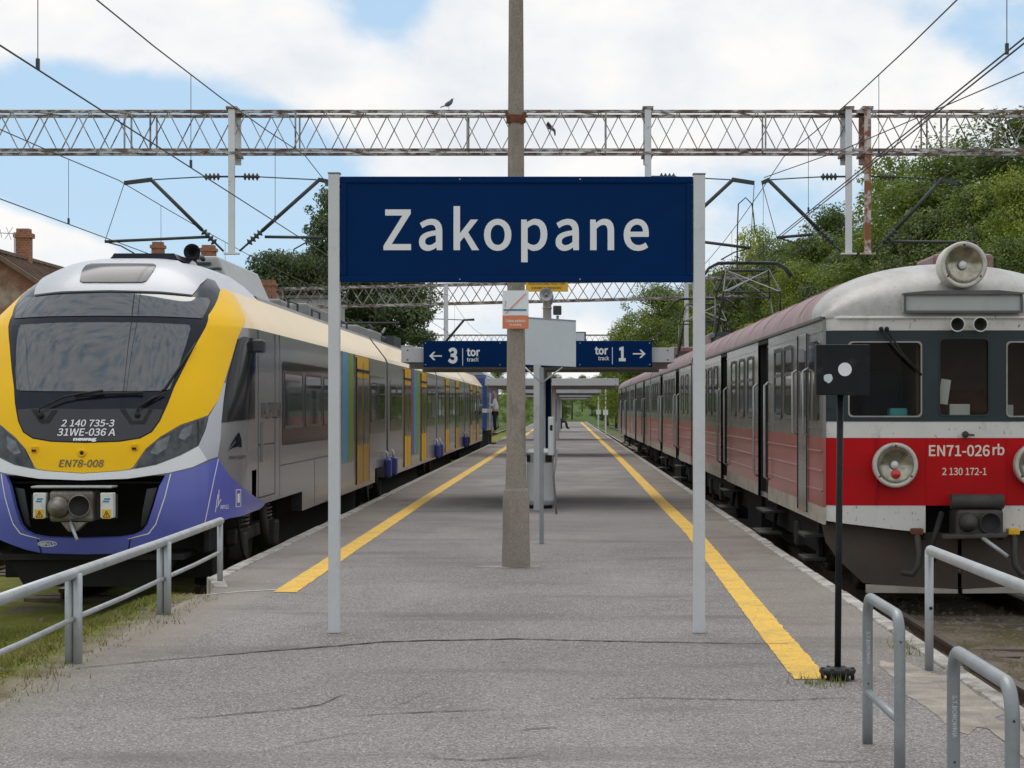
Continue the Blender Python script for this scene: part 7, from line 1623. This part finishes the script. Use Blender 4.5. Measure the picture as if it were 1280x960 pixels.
# ------------------------------------------------------------------ buildings
def corr_roof(mb, xr, zr, xe, ze, y0, y1, th=0.12):
    mb.add([(xr, y0, zr), (xe, y0, ze), (xe, y1, ze), (xr, y1, zr), (xr, y0, zr - th), (xe, y0, ze - th), (xe, y1, ze - th), (xr, y1, zr - th)], [(0, 1, 2, 3), (4, 7, 6, 5), (0, 4, 5, 1), (1, 5, 6, 2), (2, 6, 7, 3), (3, 7, 4, 0)])
def chimney(mbname, parent, x, y, w, z0, z1, mat='brickwork'):
    c = mk(mbname, MB().box(x - w / 2, x + w / 2, y - w / 2, y + w / 2, z0, z1), mat, parent)
    mk('chimney_cap', MB().box(x - w / 2 - 0.05, x + w / 2 + 0.05, y - w / 2 - 0.05, y + w / 2 + 0.05, z1 - 0.14, z1 - 0.02).box(x - w * 0.45, x + w * 0.45, y - w * 0.45, y + w * 0.45, z1 - 0.0199, z1 + 0.1), mat, c)
    return c
def house(label, xr, zr, xe_r, xe_l, ze, y0, y1, zw, wallmat, roofmat, chims, cat='house', windows=True):
    t = thing('house', label, cat, ((xe_r + xe_l) / 2, y0, hz(xe_r, y0)))
    a, b = xe_l + 0.4, xe_r - 0.4; zb = -0.6
    kr = (zr - ze) / abs(xr - xe_r); kl = (zr - ze) / abs(xr - xe_l)
    w = mk('wall', MB().prism([(a, zb), (b, zb), (b, ze + 0.4 * kr - 0.14), (xr, zr - 0.14), (a, ze + 0.4 * kl - 0.14)], lambda u, v, q: (u, q, v), y0 + 0.3, y1 - 0.3), wallmat, t)
    m = MB(); corr_roof(m, xr, zr, xe_r, ze, y0, y1); corr_roof(m, xr, zr - 0.001, xe_l, ze, y0, y1); rf = mk('roof', m, roofmat, t)
    n = int((y1 - y0) / 0.55)
    for i in range(n):                                          # standing battens of the sheet roof
        y = y0 + 0.2 + i * 0.55; mk('roof_batten', MB().bar((xr, y, zr + 0.02), (xe_r, y, ze + 0.02), 0.05, 0.06), roofmat, rf)
    mk('ridge_cap', MB().box(xr - 0.15, xr + 0.15, y0 - 0.02, y1 + 0.02, zr - 0.03, zr + 0.05), roofmat, rf)
    for (x, y, ww, z0, z1) in chims: chimney('chimney', t, x, y, ww, z0, z1)
    if windows:
        n = max(1, int((y1 - y0) / 3))
        for i in range(n):
            y = y0 + (y1 - y0) * (i + 0.5) / n; f = mk('window', MB().box(b - 0.02, b + 0.02, y - 0.5, y + 0.5, 1.3, 2.7), 'window_dark', t); mk('window_frame', MB().box(b + 0.0201, b + 0.05, y - 0.55, y + 0.55, 1.22, 1.299).box(b + 0.0201, b + 0.04, y - 0.03, y + 0.03, 1.3, 2.7), 'wall_pale', f)
    return t
h1 = house('old house with brown sheet roof and tall brick chimney at left', -14.2, 5.45, -10.9, -18, 3.3, 50.2, 58.2, 3.2, 'plaster', 'roof_brown', [(at(30, 300, 53).x, 53, 0.36, 4.6, at(30, 291, 53).z)])
t = thing('tv_antenna', 'thin television aerial left of the tall brick chimney', 'antenna', (at(18, 300, 52.6).x, 52.6, 4.8))
mk('boom', MB().tube([at(18, 345, 52.6), at(18, 290, 52.6)], 0.015, 6).tube([at(-6, 291, 52.6), at(20, 292, 52.6)], 0.012, 6), 'galvanised', t)
mk('element', MB().tube([at(8, 284, 52.6), at(14, 300, 52.6)], 0.008, 5).tube([at(16, 284, 52.6), at(6, 299, 52.6)], 0.008, 5).tube([at(0, 286, 52.6), at(2, 297, 52.6)], 0.008, 5), 'galvanised', t)
house('long grey station building behind the yellow train, brick chimneys on its ridge', -14.7, 7.0, -11.3, -19, 4.6, 74, 132, 4.5, 'wall_pale', 'roof_grey', [(-15.2, 75.5, 0.42, 6.4, at(194, 306, 75.5).z), (-13.4, 76, 0.5, 5.4, at(257, 310, 76).z), (-12.4, 84.0, 0.7, 5.0, 6.75), (-13.6, 104, 0.5, 6.0, 7.35), (-13.2, 108, 0.5, 6.0, 7.2), (-14.2, 112, 0.5, 6.0, 7.3)], 'building')
def annex():
    t = thing('annex', 'small pale flat roofed annex behind the yellow train roof', 'building', (-12, 96, 0)); mk('wall', MB().box(-13.4, -11.35, 98.5, 104, -0.6, 6.9), 'wall_pale', t); mk('roof', MB().box(-13.6, -11.2, 98.3, 104.2, 6.901, 7.02), 'roof_grey', t)
    mk('window', MB().box(-11.35, -11.33, 100.0, 101.2, 4.9, 6.1), 'window_dark', t)
annex()

# ------------------------------------------------------------------ blue locomotive behind the unit, and the man on its step
def loco():
    y0 = 86.0; cx = TRK_L; t = thing('locomotive', 'blue locomotive with white bands behind the yellow train', 'locomotive', (cx, y0, RAILZ))
    b = mk('body', MB().box(cx - 1.4, cx + 1.5, y0, y0 + 14, 0.55, 2.95), 'loco_blue', t, bevel=0.12)
    mk('white_band', MB().box(cx - 1.41, cx + 1.51, y0 - 0.012, y0 + 14.01, 1.35, 1.52), 'white_box', b)
    mk('roof', MB().prism([(-1.35, 2.951), (1.45, 2.951), (0.9, 3.35), (-0.8, 3.35)], lambda u, v, w: (cx + u, w, v), y0 + 0.1, y0 + 13.9), 'roof_box', t)
    for x in (-1.0, 0.25): mk('cab_window', MB().prism(rrect(cx + x, cx + x + 0.85, 1.75, 2.6, 0.08, 3), lambda u, v, w: (u, w, v), y0 - 0.02, y0 + 0.01), 'window_dark', b)
    for x in (-1.0, 1.0): mk('headlight', MB().lathe([(0.13, 0), (0.13, 0.06), (0.1, 0.065), (0, 0.04)], (cx + x, y0, 0.95), (0, -1, 0), 16), 'lamp_rim', b)
    mk('underframe', MB().box(cx - 1.2, cx + 1.2, y0 + 0.2, y0 + 13.8, -0.3, 0.549), 'under_dark', t)
    for yy in (y0 + 0.6, y0 + 1.6): mk('grab_rail', MB().tube([(cx + 1.6, yy, 0.6), (cx + 1.6, yy, 2.2)], 0.02, 6), 'white_box', t)
    mk('step', MB().box(cx + 1.5, cx + 1.95, y0 + 0.7, y0 + 1.5, 0.42, 0.48), 'under_grey', t); mk('step', MB().box(cx + 1.5, cx + 1.85, y0 + 0.7, y0 + 1.5, 0.02, 0.07), 'under_grey', t)
    mk('step_side', MB().box(cx + 1.5, cx + 1.53, y0 + 0.7, y0 + 1.5, 0.0, 0.55), 'under_grey', t)
    for x in (-0.9, 0.9): mk('buffer', MB().lathe([(0.1, 0), (0.1, 0.45), (0.24, 0.46), (0.24, 0.52), (0, 0.54)], (cx + x, y0, 0.58), (0, -1, 0), 16), 'under_grey', t)
loco()
def skin_obj(name, joints, edges, mat, parent, root=0, sub=2):
    me = bpy.data.meshes.new(name); off = Vector(_rootloc(parent)) if parent is not None else Vector((0, 0, 0))
    me.from_pydata([tuple(Vector(j[0]) - off) for j in joints], edges, []); o = bpy.data.objects.new(name, me); COL.objects.link(o); o.parent = parent
    sk = o.modifiers.new('skin', 'SKIN'); sk.use_smooth_shade = True
    for i, j in enumerate(joints):
        r = j[1]; me.skin_vertices[0].data[i].radius = (r, r) if isinstance(r, (int, float)) else r
        me.skin_vertices[0].data[i].use_root = (i == root)
    ss = o.modifiers.new('sub', 'SUBSURF'); ss.levels = sub; ss.render_levels = sub
    me.materials.append(MATS[mat]); return o
def standing_man():
    bx, by, bz = TRK_L + 1.82, 87.1, 0.485; P = lambda x, y, z: (bx + x, by + y, bz + z)
    t = thing('person', 'man in white shirt and black trousers standing on the locomotive step', 'person', (bx, by, bz))
    # body faces the locomotive (-x), right arm reaching to the rail
    skin_obj('body', [(P(0, 0, 0.92), 0.10), (P(0, 0, 1.15), 0.10), (P(0, 0, 1.38), 0.10), (P(0, 0, 1.48), 0.06), (P(-0.02, 0, 1.58), 0.085), (P(-0.03, 0, 1.70), 0.095), (P(-0.02, 0, 1.78), 0.06),
        (P(0, -0.19, 1.40), 0.045), (P(-0.1, -0.24, 1.15), 0.038), (P(-0.26, -0.22, 1.22), 0.035), (P(-0.32, -0.20, 1.26), 0.035), (P(0, 0.19, 1.40), 0.045), (P(-0.02, 0.25, 1.12), 0.038), (P(-0.12, 0.24, 0.90), 0.035), (P(-0.15, 0.23, 0.84), 0.035),
        (P(0, -0.10, 0.85), 0.09), (P(-0.02, -0.11, 0.48), 0.06), (P(0.02, -0.11, 0.08), 0.045), (P(-0.12, -0.11, 0.03), 0.035), (P(0, 0.10, 0.85), 0.09), (P(-0.03, 0.11, 0.48), 0.06), (P(0.0, 0.11, 0.08), 0.045), (P(-0.14, 0.11, 0.03), 0.035)],
        [(0, 1), (1, 2), (2, 3), (3, 4), (4, 5), (5, 6), (2, 7), (7, 8), (8, 9), (9, 10), (2, 11), (11, 12), (12, 13), (13, 14), (0, 15), (15, 16), (16, 17), (17, 18), (0, 19), (19, 20), (20, 21), (21, 22)], 'skin', t)
    skin_obj('shirt', [(P(0, 0, 0.90), 0.155), (P(0, 0, 1.15), 0.165), (P(0, 0, 1.38), 0.17), (P(0, -0.19, 1.40), 0.075), (P(-0.1, -0.24, 1.15), 0.062), (P(-0.22, -0.225, 1.205), 0.052), (P(0, 0.19, 1.40), 0.075), (P(-0.02, 0.25, 1.12), 0.062), (P(-0.09, 0.245, 0.96), 0.052)], [(0, 1), (1, 2), (2, 3), (3, 4), (4, 5), (2, 6), (6, 7), (7, 8)], 'shirt', t)
    skin_obj('trousers', [(P(0, 0, 0.95), 0.145), (P(0, -0.10, 0.82), 0.105), (P(-0.02, -0.11, 0.48), 0.078), (P(0.02, -0.11, 0.08), 0.066), (P(0, 0.10, 0.82), 0.105), (P(-0.03, 0.11, 0.48), 0.078), (P(0.0, 0.11, 0.08), 0.066)], [(0, 1), (1, 2), (2, 3), (0, 4), (4, 5), (5, 6)], 'trousers', t)
    skin_obj('hair', [(P(0.02, 0, 1.72), 0.085), (P(0.0, 0, 1.79), 0.075)], [(0, 1)], 'hair', t)
standing_man()
def seated_person():
    D = 150.0; bx = -0.10; zb = 0.0
    t0 = thing('bench', 'far slatted platform bench with a seated person in dark clothes', 'bench', (bx - 0.2, D, 0))
    for k in range(3): mk('seat_slat', MB().box(bx - 0.55 + k * 0.14, bx - 0.43 + k * 0.14, D - 0.8, D + 0.8, 0.43, 0.46), 'cab_brown', t0)
    for yy in (D - 0.6, D + 0.6): mk('leg', MB().box(bx - 0.5, bx - 0.15, yy - 0.03, yy + 0.03, 0, 0.429), 'dark_steel', t0)
    mk('backrest', MB().box(bx - 0.62, bx - 0.58, D - 0.8, D + 0.8, 0.55, 0.85), 'cab_brown', t0)
    P = lambda x, y, z: (bx + x, D + y, z)
    t = thing('person', 'tiny far person in dark clothes seated on the platform bench', 'person', (bx, D, 0))
    J = [(P(-0.35, 0, 0.55), 0.14), (P(-0.40, 0, 0.82), 0.14), (P(-0.40, 0, 1.02), 0.14), (P(-0.38, 0, 1.12), 0.06), (P(-0.36, 0, 1.22), 0.085), (P(-0.36, 0, 1.33), 0.09), (P(-0.40, -0.2, 1.0), 0.055), (P(-0.3, -0.24, 0.76), 0.045), (P(-0.05, -0.18, 0.66), 0.04), (P(-0.40, 0.2, 1.0), 0.055), (P(-0.3, 0.24, 0.76), 0.045), (P(-0.05, 0.18, 0.66), 0.04), (P(-0.25, -0.1, 0.54), 0.085), (P(0.12, -0.12, 0.55), 0.065), (P(0.25, -0.12, 0.08), 0.048), (P(0.40, -0.12, 0.04), 0.04), (P(-0.25, 0.1, 0.54), 0.085), (P(0.1, 0.14, 0.55), 0.065), (P(0.18, 0.14, 0.08), 0.048), (P(0.33, 0.14, 0.04), 0.04)]
    E = [(0, 1), (1, 2), (2, 3), (3, 4), (4, 5), (2, 6), (6, 7), (7, 8), (2, 9), (9, 10), (10, 11), (0, 12), (12, 13), (13, 14), (14, 15), (0, 16), (16, 17), (17, 18), (18, 19)]
    skin_obj('body', J, E, 'skin', t)
    skin_obj('clothes', [(j[0], j[1] + 0.018) for k, j in enumerate(J) if k not in (3, 4, 5)], [(a - (3 if a > 5 else 0), b - (3 if b > 5 else 0)) for a, b in E if not ({a, b} & {3, 4, 5})], 'trousers', t)
    skin_obj('hair', [(P(-0.38, 0, 1.34), 0.09), (P(-0.38, 0, 1.40), 0.06)], [(0, 1)], 'hair', t)
seated_person()

# ------------------------------------------------------------------ birds
def pigeon():
    p = at(560.5, 139.5, GD - 0.3); t = thing('pigeon', 'grey pigeon perched on top of the lattice gantry', 'bird', (p.x, p.y, GZ1 + 0.045)); z = GZ1 + 0.045; x = p.x; y = p.y
    skin_obj('body', [((x - 0.07, y, z + 0.06), 0.028), ((x - 0.02, y, z + 0.085), 0.05), ((x + 0.04, y, z + 0.12), 0.048), ((x + 0.065, y, z + 0.165), 0.026), ((x + 0.072, y, z + 0.20), 0.026)], [(0, 1), (1, 2), (2, 3), (3, 4)], 'pigeon', t)
    mk('tail', MB().bar((x - 0.06, y, z + 0.065), (x - 0.15, y, z + 0.03), 0.05, 0.012), 'pigeon', t); mk('beak', MB().lathe([(0.008, 0), (0.0, 0.025)], (x + 0.095, y, z + 0.2), (1, 0, -0.3), 6), 'dark_steel', t)
    for k in (-0.015, 0.015): mk('leg', MB().tube([(x + 0.01, y + k, z), (x + 0.01, y + k, z + 0.05)], 0.005, 5), 'rust', t)
pigeon()
def flyer():
    p = at(689, 160, 42); t = thing('pigeon', 'dark pigeon flying across the sky beside the concrete pole', 'bird', p); x, y, z = p
    skin_obj('body', [((x - 0.09, y, z + 0.01), 0.026), ((x, y, z), 0.045), ((x + 0.07, y + 0.03, z - 0.05), 0.03), ((x + 0.08, y + 0.03, z - 0.16), 0.014)], [(0, 1), (1, 2), (2, 3)], 'pigeon', t)
    for s in (-1, 1): mk('wing', MB().prism([(0, 0.05), (0.12, 0.03), (0.26, -0.03), (0.10, -0.07), (0, -0.05)], lambda u, v, w: (x - 0.02 + v * 0.9 + s * 0.02, y + s * u, z + 0.03 + u * 0.25 + w), 0, 0.008), 'pigeon', t)
flyer()

# ------------------------------------------------------------------ trees
def leaf_cloud(r, clumps, per, size, flat=0.5):
    """leaf-sized quads scattered in clumps; returns numpy verts, faces"""
    V = []; 
    for (cx, cy, cz, cr, csz) in clumps:
        n = int(per * (cr ** 2)); d = r.normal(size=(n, 3)); d /= np.linalg.norm(d, axis=1)[:, None]; rad = cr * (0.45 + 0.6 * r.random(n) ** 0.6) ; c = np.array([cx, cy, cz]) + d * rad[:, None] * np.array([1, 1, csz])
        nrm = d + r.normal(size=(n, 3)) * 0.55 + np.array([0, 0, 0.35]); nrm /= np.linalg.norm(nrm, axis=1)[:, None]
        u = np.cross(nrm, r.normal(size=(n, 3))); u /= np.linalg.norm(u, axis=1)[:, None]; v = np.cross(nrm, u); s = size * (0.6 + 0.8 * r.random(n))[:, None]
        V.append(np.stack([c - u * s * 0.5, c + v * s * flat * 0.5, c + u * s * 0.5, c - v * s * flat * 0.5], axis=1).reshape(-1, 3))
    V = np.concatenate(V); k = len(V) // 4
    return V, np.arange(k * 4).reshape(-1, 4)
def np_mesh(name, V, Fq, mat):
    me = bpy.data.meshes.new(name); me.vertices.add(len(V)); me.vertices.foreach_set('co', V.astype(np.float32).ravel()); n = len(Fq)
    me.loops.add(n * 4); me.loops.foreach_set('vertex_index', Fq.astype(np.int32).ravel()); me.polygons.add(n); me.polygons.foreach_set('loop_start', np.arange(0, n * 4, 4, dtype=np.int32)); me.update(); me.validate(); me.materials.append(MATS[mat]); return me
def trunk_mesh(r, h, rad, limbs, crown_lo, spread):
    m = MB(); m.tube([(0, 0, -0.4), (r.normal() * 0.1, r.normal() * 0.1, h * 0.35), (r.normal() * 0.25, r.normal() * 0.25, h * 0.7), (r.normal() * 0.3, r.normal() * 0.3, h * 0.95)], rad, 8, r1=rad * 0.2)
    for _ in range(limbs):
        z = h * r.uniform(crown_lo, 0.8); a = r.uniform(0, 6.28); L = spread * r.uniform(0.6, 1.0); m.tube([(0, 0, z), (math.cos(a) * L * 0.5, math.sin(a) * L * 0.5, z + L * 0.3), (math.cos(a) * L, math.sin(a) * L, z + L * 0.75)], rad * 0.38, 6, r1=rad * 0.08)
    me = mesh_of('trunk', m); me.materials.append(MATS['bark']); fixn(me); return me
PROTO = {}
def make_broad(key, seed, mat, h=10.0, w=3.2, lo=0.12, nclump=56, per=430, size=0.145):
    r = np.random.default_rng(seed); cl = []
    for i in range(nclump):
        t = r.random() ** 0.8; z = h * (lo + (0.97 - lo) * t); prof = math.sin(PI * min(1, (0.12 + 0.88 * t)) ** 0.8) ** 0.6 if t < 0.97 else 0.3
        a = r.uniform(0, 2 * PI); q = w * prof * math.sqrt(r.random()) * r.uniform(0.75, 1.12); cl.append((q * math.cos(a), q * math.sin(a), z, r.uniform(0.6, 1.35) * w / 3.2, r.uniform(0.5, 0.8)))
    cl.append((0, 0, h * 0.97, 0.6, 0.8))
    for i in range(14):
        a = r.uniform(0, 2 * PI); t = r.uniform(0.4, 1.0); q = w * (1.05 - 0.75 * max(0, t - 0.45)) ; cl.append((q * math.cos(a), q * math.sin(a), h * (lo + (0.98 - lo) * t), 0.32, 0.9))
    V, Fq = leaf_cloud(r, cl, per, size); PROTO[key] = (np_mesh('crown', V, Fq, mat), trunk_mesh(r, h, 0.2, 7, 0.3, w * 0.7), h, w)
def make_conifer(key, seed, mat, h=14.0, w=2.4):
    r = np.random.default_rng(seed); V = []; n = 0
    for lev in range(34):
        t = lev / 33; z = h * (0.08 + 0.9 * t); L = w * (1 - t) ** 0.8 * r.uniform(0.75, 1.15) + 0.12; nb = int(9 - 5 * t)
        for b in range(nb):
            a = r.uniform(0, 2 * PI); k = int(L * 22) + 6; s = np.sqrt(r.random(k)) * L; dr = -0.25 * s / max(L, 0.1) * L * 0.8
            c = np.stack([np.cos(a) * s, np.sin(a) * s, z + dr], 1) + r.normal(size=(k, 3)) * np.array([0.13, 0.13, 0.10]); u = r.normal(size=(k, 3)) * 0.5 + np.array([math.cos(a), math.sin(a), -0.5]); u /= np.linalg.norm(u, axis=1)[:, None]
            v = np.cross(u, r.normal(size=(k, 3))); v /= np.linalg.norm(v, axis=1)[:, None]; z1 = 0.30 * r.uniform(0.6, 1.2, k)[:, None]
            V.append(np.stack([c - u * z1, c + v * 0.06, c + u * z1, c - v * 0.06], 1).reshape(-1, 3))
    V = np.concatenate(V); PROTO[key] = (np_mesh('crown', V, np.arange(len(V)).reshape(-1, 4), mat), trunk_mesh(r, h, 0.2, 0, 0.3, 1), h, w)
for i, mt in enumerate(('leaf_mid', 'leaf_mid', 'leaf_bright', 'leaf_dark')): make_broad('b%d' % i, 20 + i, mt, h=10, w=(3.2, 2.8, 3.0, 3.3)[i], size=0.145 if i < 3 else 0.2)
make_broad('thin', 31, 'leaf_mid', 10, 2.2, 0.25, 30, 260, 0.11); make_conifer('c0', 40, 'leaf_conifer'); make_broad('birch', 41, 'leaf_conifer', 14, 2.8, 0.05, 120, 420, 0.2)
tr = random.Random(9)
def tree(kind, px, top, D, label, width=None, group=None, name='tree'):
    crown, trunk, h, w = PROTO[kind]; x = (px - VX) * D / F; zt = EYE + (VY - top) * D / F; zg = hz(x, D) - 0.1; sz = (zt - zg) / h * 1.02; sw = (width / (2 * w)) if width else sz * tr.uniform(0.85, 1.1)
    t = thing(name, label, 'tree', (x, D, zg), group); t.scale = (sw, sw, sz); t.rotation_euler.z = tr.uniform(0, 6.28)
    a = bpy.data.objects.new('crown', crown); COL.objects.link(a); a.parent = t; b = bpy.data.objects.new('trunk', trunk); COL.objects.link(b); b.parent = t
    return t
# the tallest, nearest trees on the right, each told apart
tree('thin', 1243, 146, 66, 'tall thin-topped tree rising through the gantry at upper right', 6.0)
tree('b1', 1300, 150, 60, 'dark leafy tree above the far right end of the red train front', 6.5)
tree('b0', 1195, 190, 64, 'broad green tree directly above the red train roof lamp', 6.6)
tree('b2', 1118, 205, 72, 'bright yellow-green tree right behind the rusty drop post', 5.4)
tree('b0', 1150, 232, 62, 'rounded green tree above the grey train dome', 5.5)
tree('b1', 1040, 268, 84, 'slender green tree just left of the white drop post', 4.6)
tree('b2', 950, 293, 92, 'upright green tree behind the first pantograph', 4.6, name='tree')
tree('b1', 825, 362, 118, 'loose green tree under the second gantry, right of the pole', 5.8)
tree('b2', 788, 396, 122, 'smaller green tree below the second gantry, left of the loose one', 4.6)
tree('b3', 345, 322, 104, 'rounded dark tree behind the building left of the name sign', 5.2)
tree('b3', 380, 326, 106, 'second rounded dark tree, nearer the left post of the name sign', 4.6)
tree('birch', 424, 240, 112, 'tall dark drooping tree behind the left post of the name sign', 5.6)
tree('birch', 500, 300, 114, 'drooping dark tree below the left half of the name sign', 5.6)
tree('c0', 455, 280, 120, 'pointed conifer below the left half of the name sign', 5.0)
lab = 'green tree in the dense wood behind the red train'; grp = 'trees of the wood behind the red train'
for (k, px, top, D) in (('b0', 1230, 235, 55), ('b1', 1275, 225, 52), ('b3', 1175, 270, 56), ('b0', 1330, 200, 55), ('b0', 1085, 290, 66), ('b3', 1050, 325, 68), ('b1', 1015, 300, 80), ('b0', 1000, 335, 78), ('b3', 975, 330, 86), ('b1', 960, 350, 84), ('b0', 925, 335, 96), ('b3', 940, 345, 92), ('b1', 905, 345, 100), ('b0', 885, 350, 106), ('b3', 910, 375, 96), ('b1', 870, 365, 112), ('b0', 850, 372, 120), ('b3', 868, 385, 125), ('b1', 1120, 300, 60), ('b3', 1140, 300, 66), ('b1', 1210, 290, 52), ('b0', 1260, 300, 50), ('b3', 990, 310, 90), ('b0', 1065, 345, 74), ('b1', 1360, 170, 60), ('b0', 1030, 352, 72), ('b0', 895, 395, 118), ('b3', 1400, 180, 66)):
    tree(k, px, top, D, lab, group=grp)
lab = 'small far tree beyond the end of the platform'; grp = 'far trees beyond the platform'
for (k, px, top, D) in (('b0', 560, 455, 190), ('b3', 590, 460, 200), ('b1', 622, 462, 210), ('b0', 648, 464, 220), ('b3', 690, 470, 250), ('b1', 715, 474, 262), ('b0', 740, 478, 275), ('b3', 535, 452, 180), ('b0', 770, 440, 210), ('b1', 800, 420, 190), ('b3', 760, 462, 240), ('b0', 820, 430, 170), ('b1', 675, 472, 255), ('b0', 728, 470, 300), ('b3', 700, 484, 245), ('b1', 655, 475, 240)):
    tree(k, px, top, D, lab, group=grp)
def lineside():
    for i, (px, py, D) in enumerate(((748, 505, 175), (757, 500, 160))):
        x = (px - VX) * D / F; t = thing('lineside_post', ['thin white lineside post on the grass bank, farther one', 'thin white lineside post on the grass bank, nearer one'][i], 'post', (x, D, -0.6)); mk('shaft', MB().box(x - 0.06, x + 0.06, D - 0.06, D + 0.06, hz(x, D) - 0.1, 3.0 + i), 'post_white', t); mk('plate', MB().box(x - 0.2, x + 0.2, D - 0.09, D - 0.065, 1.0, 1.4), 'white_box', t)
lineside()
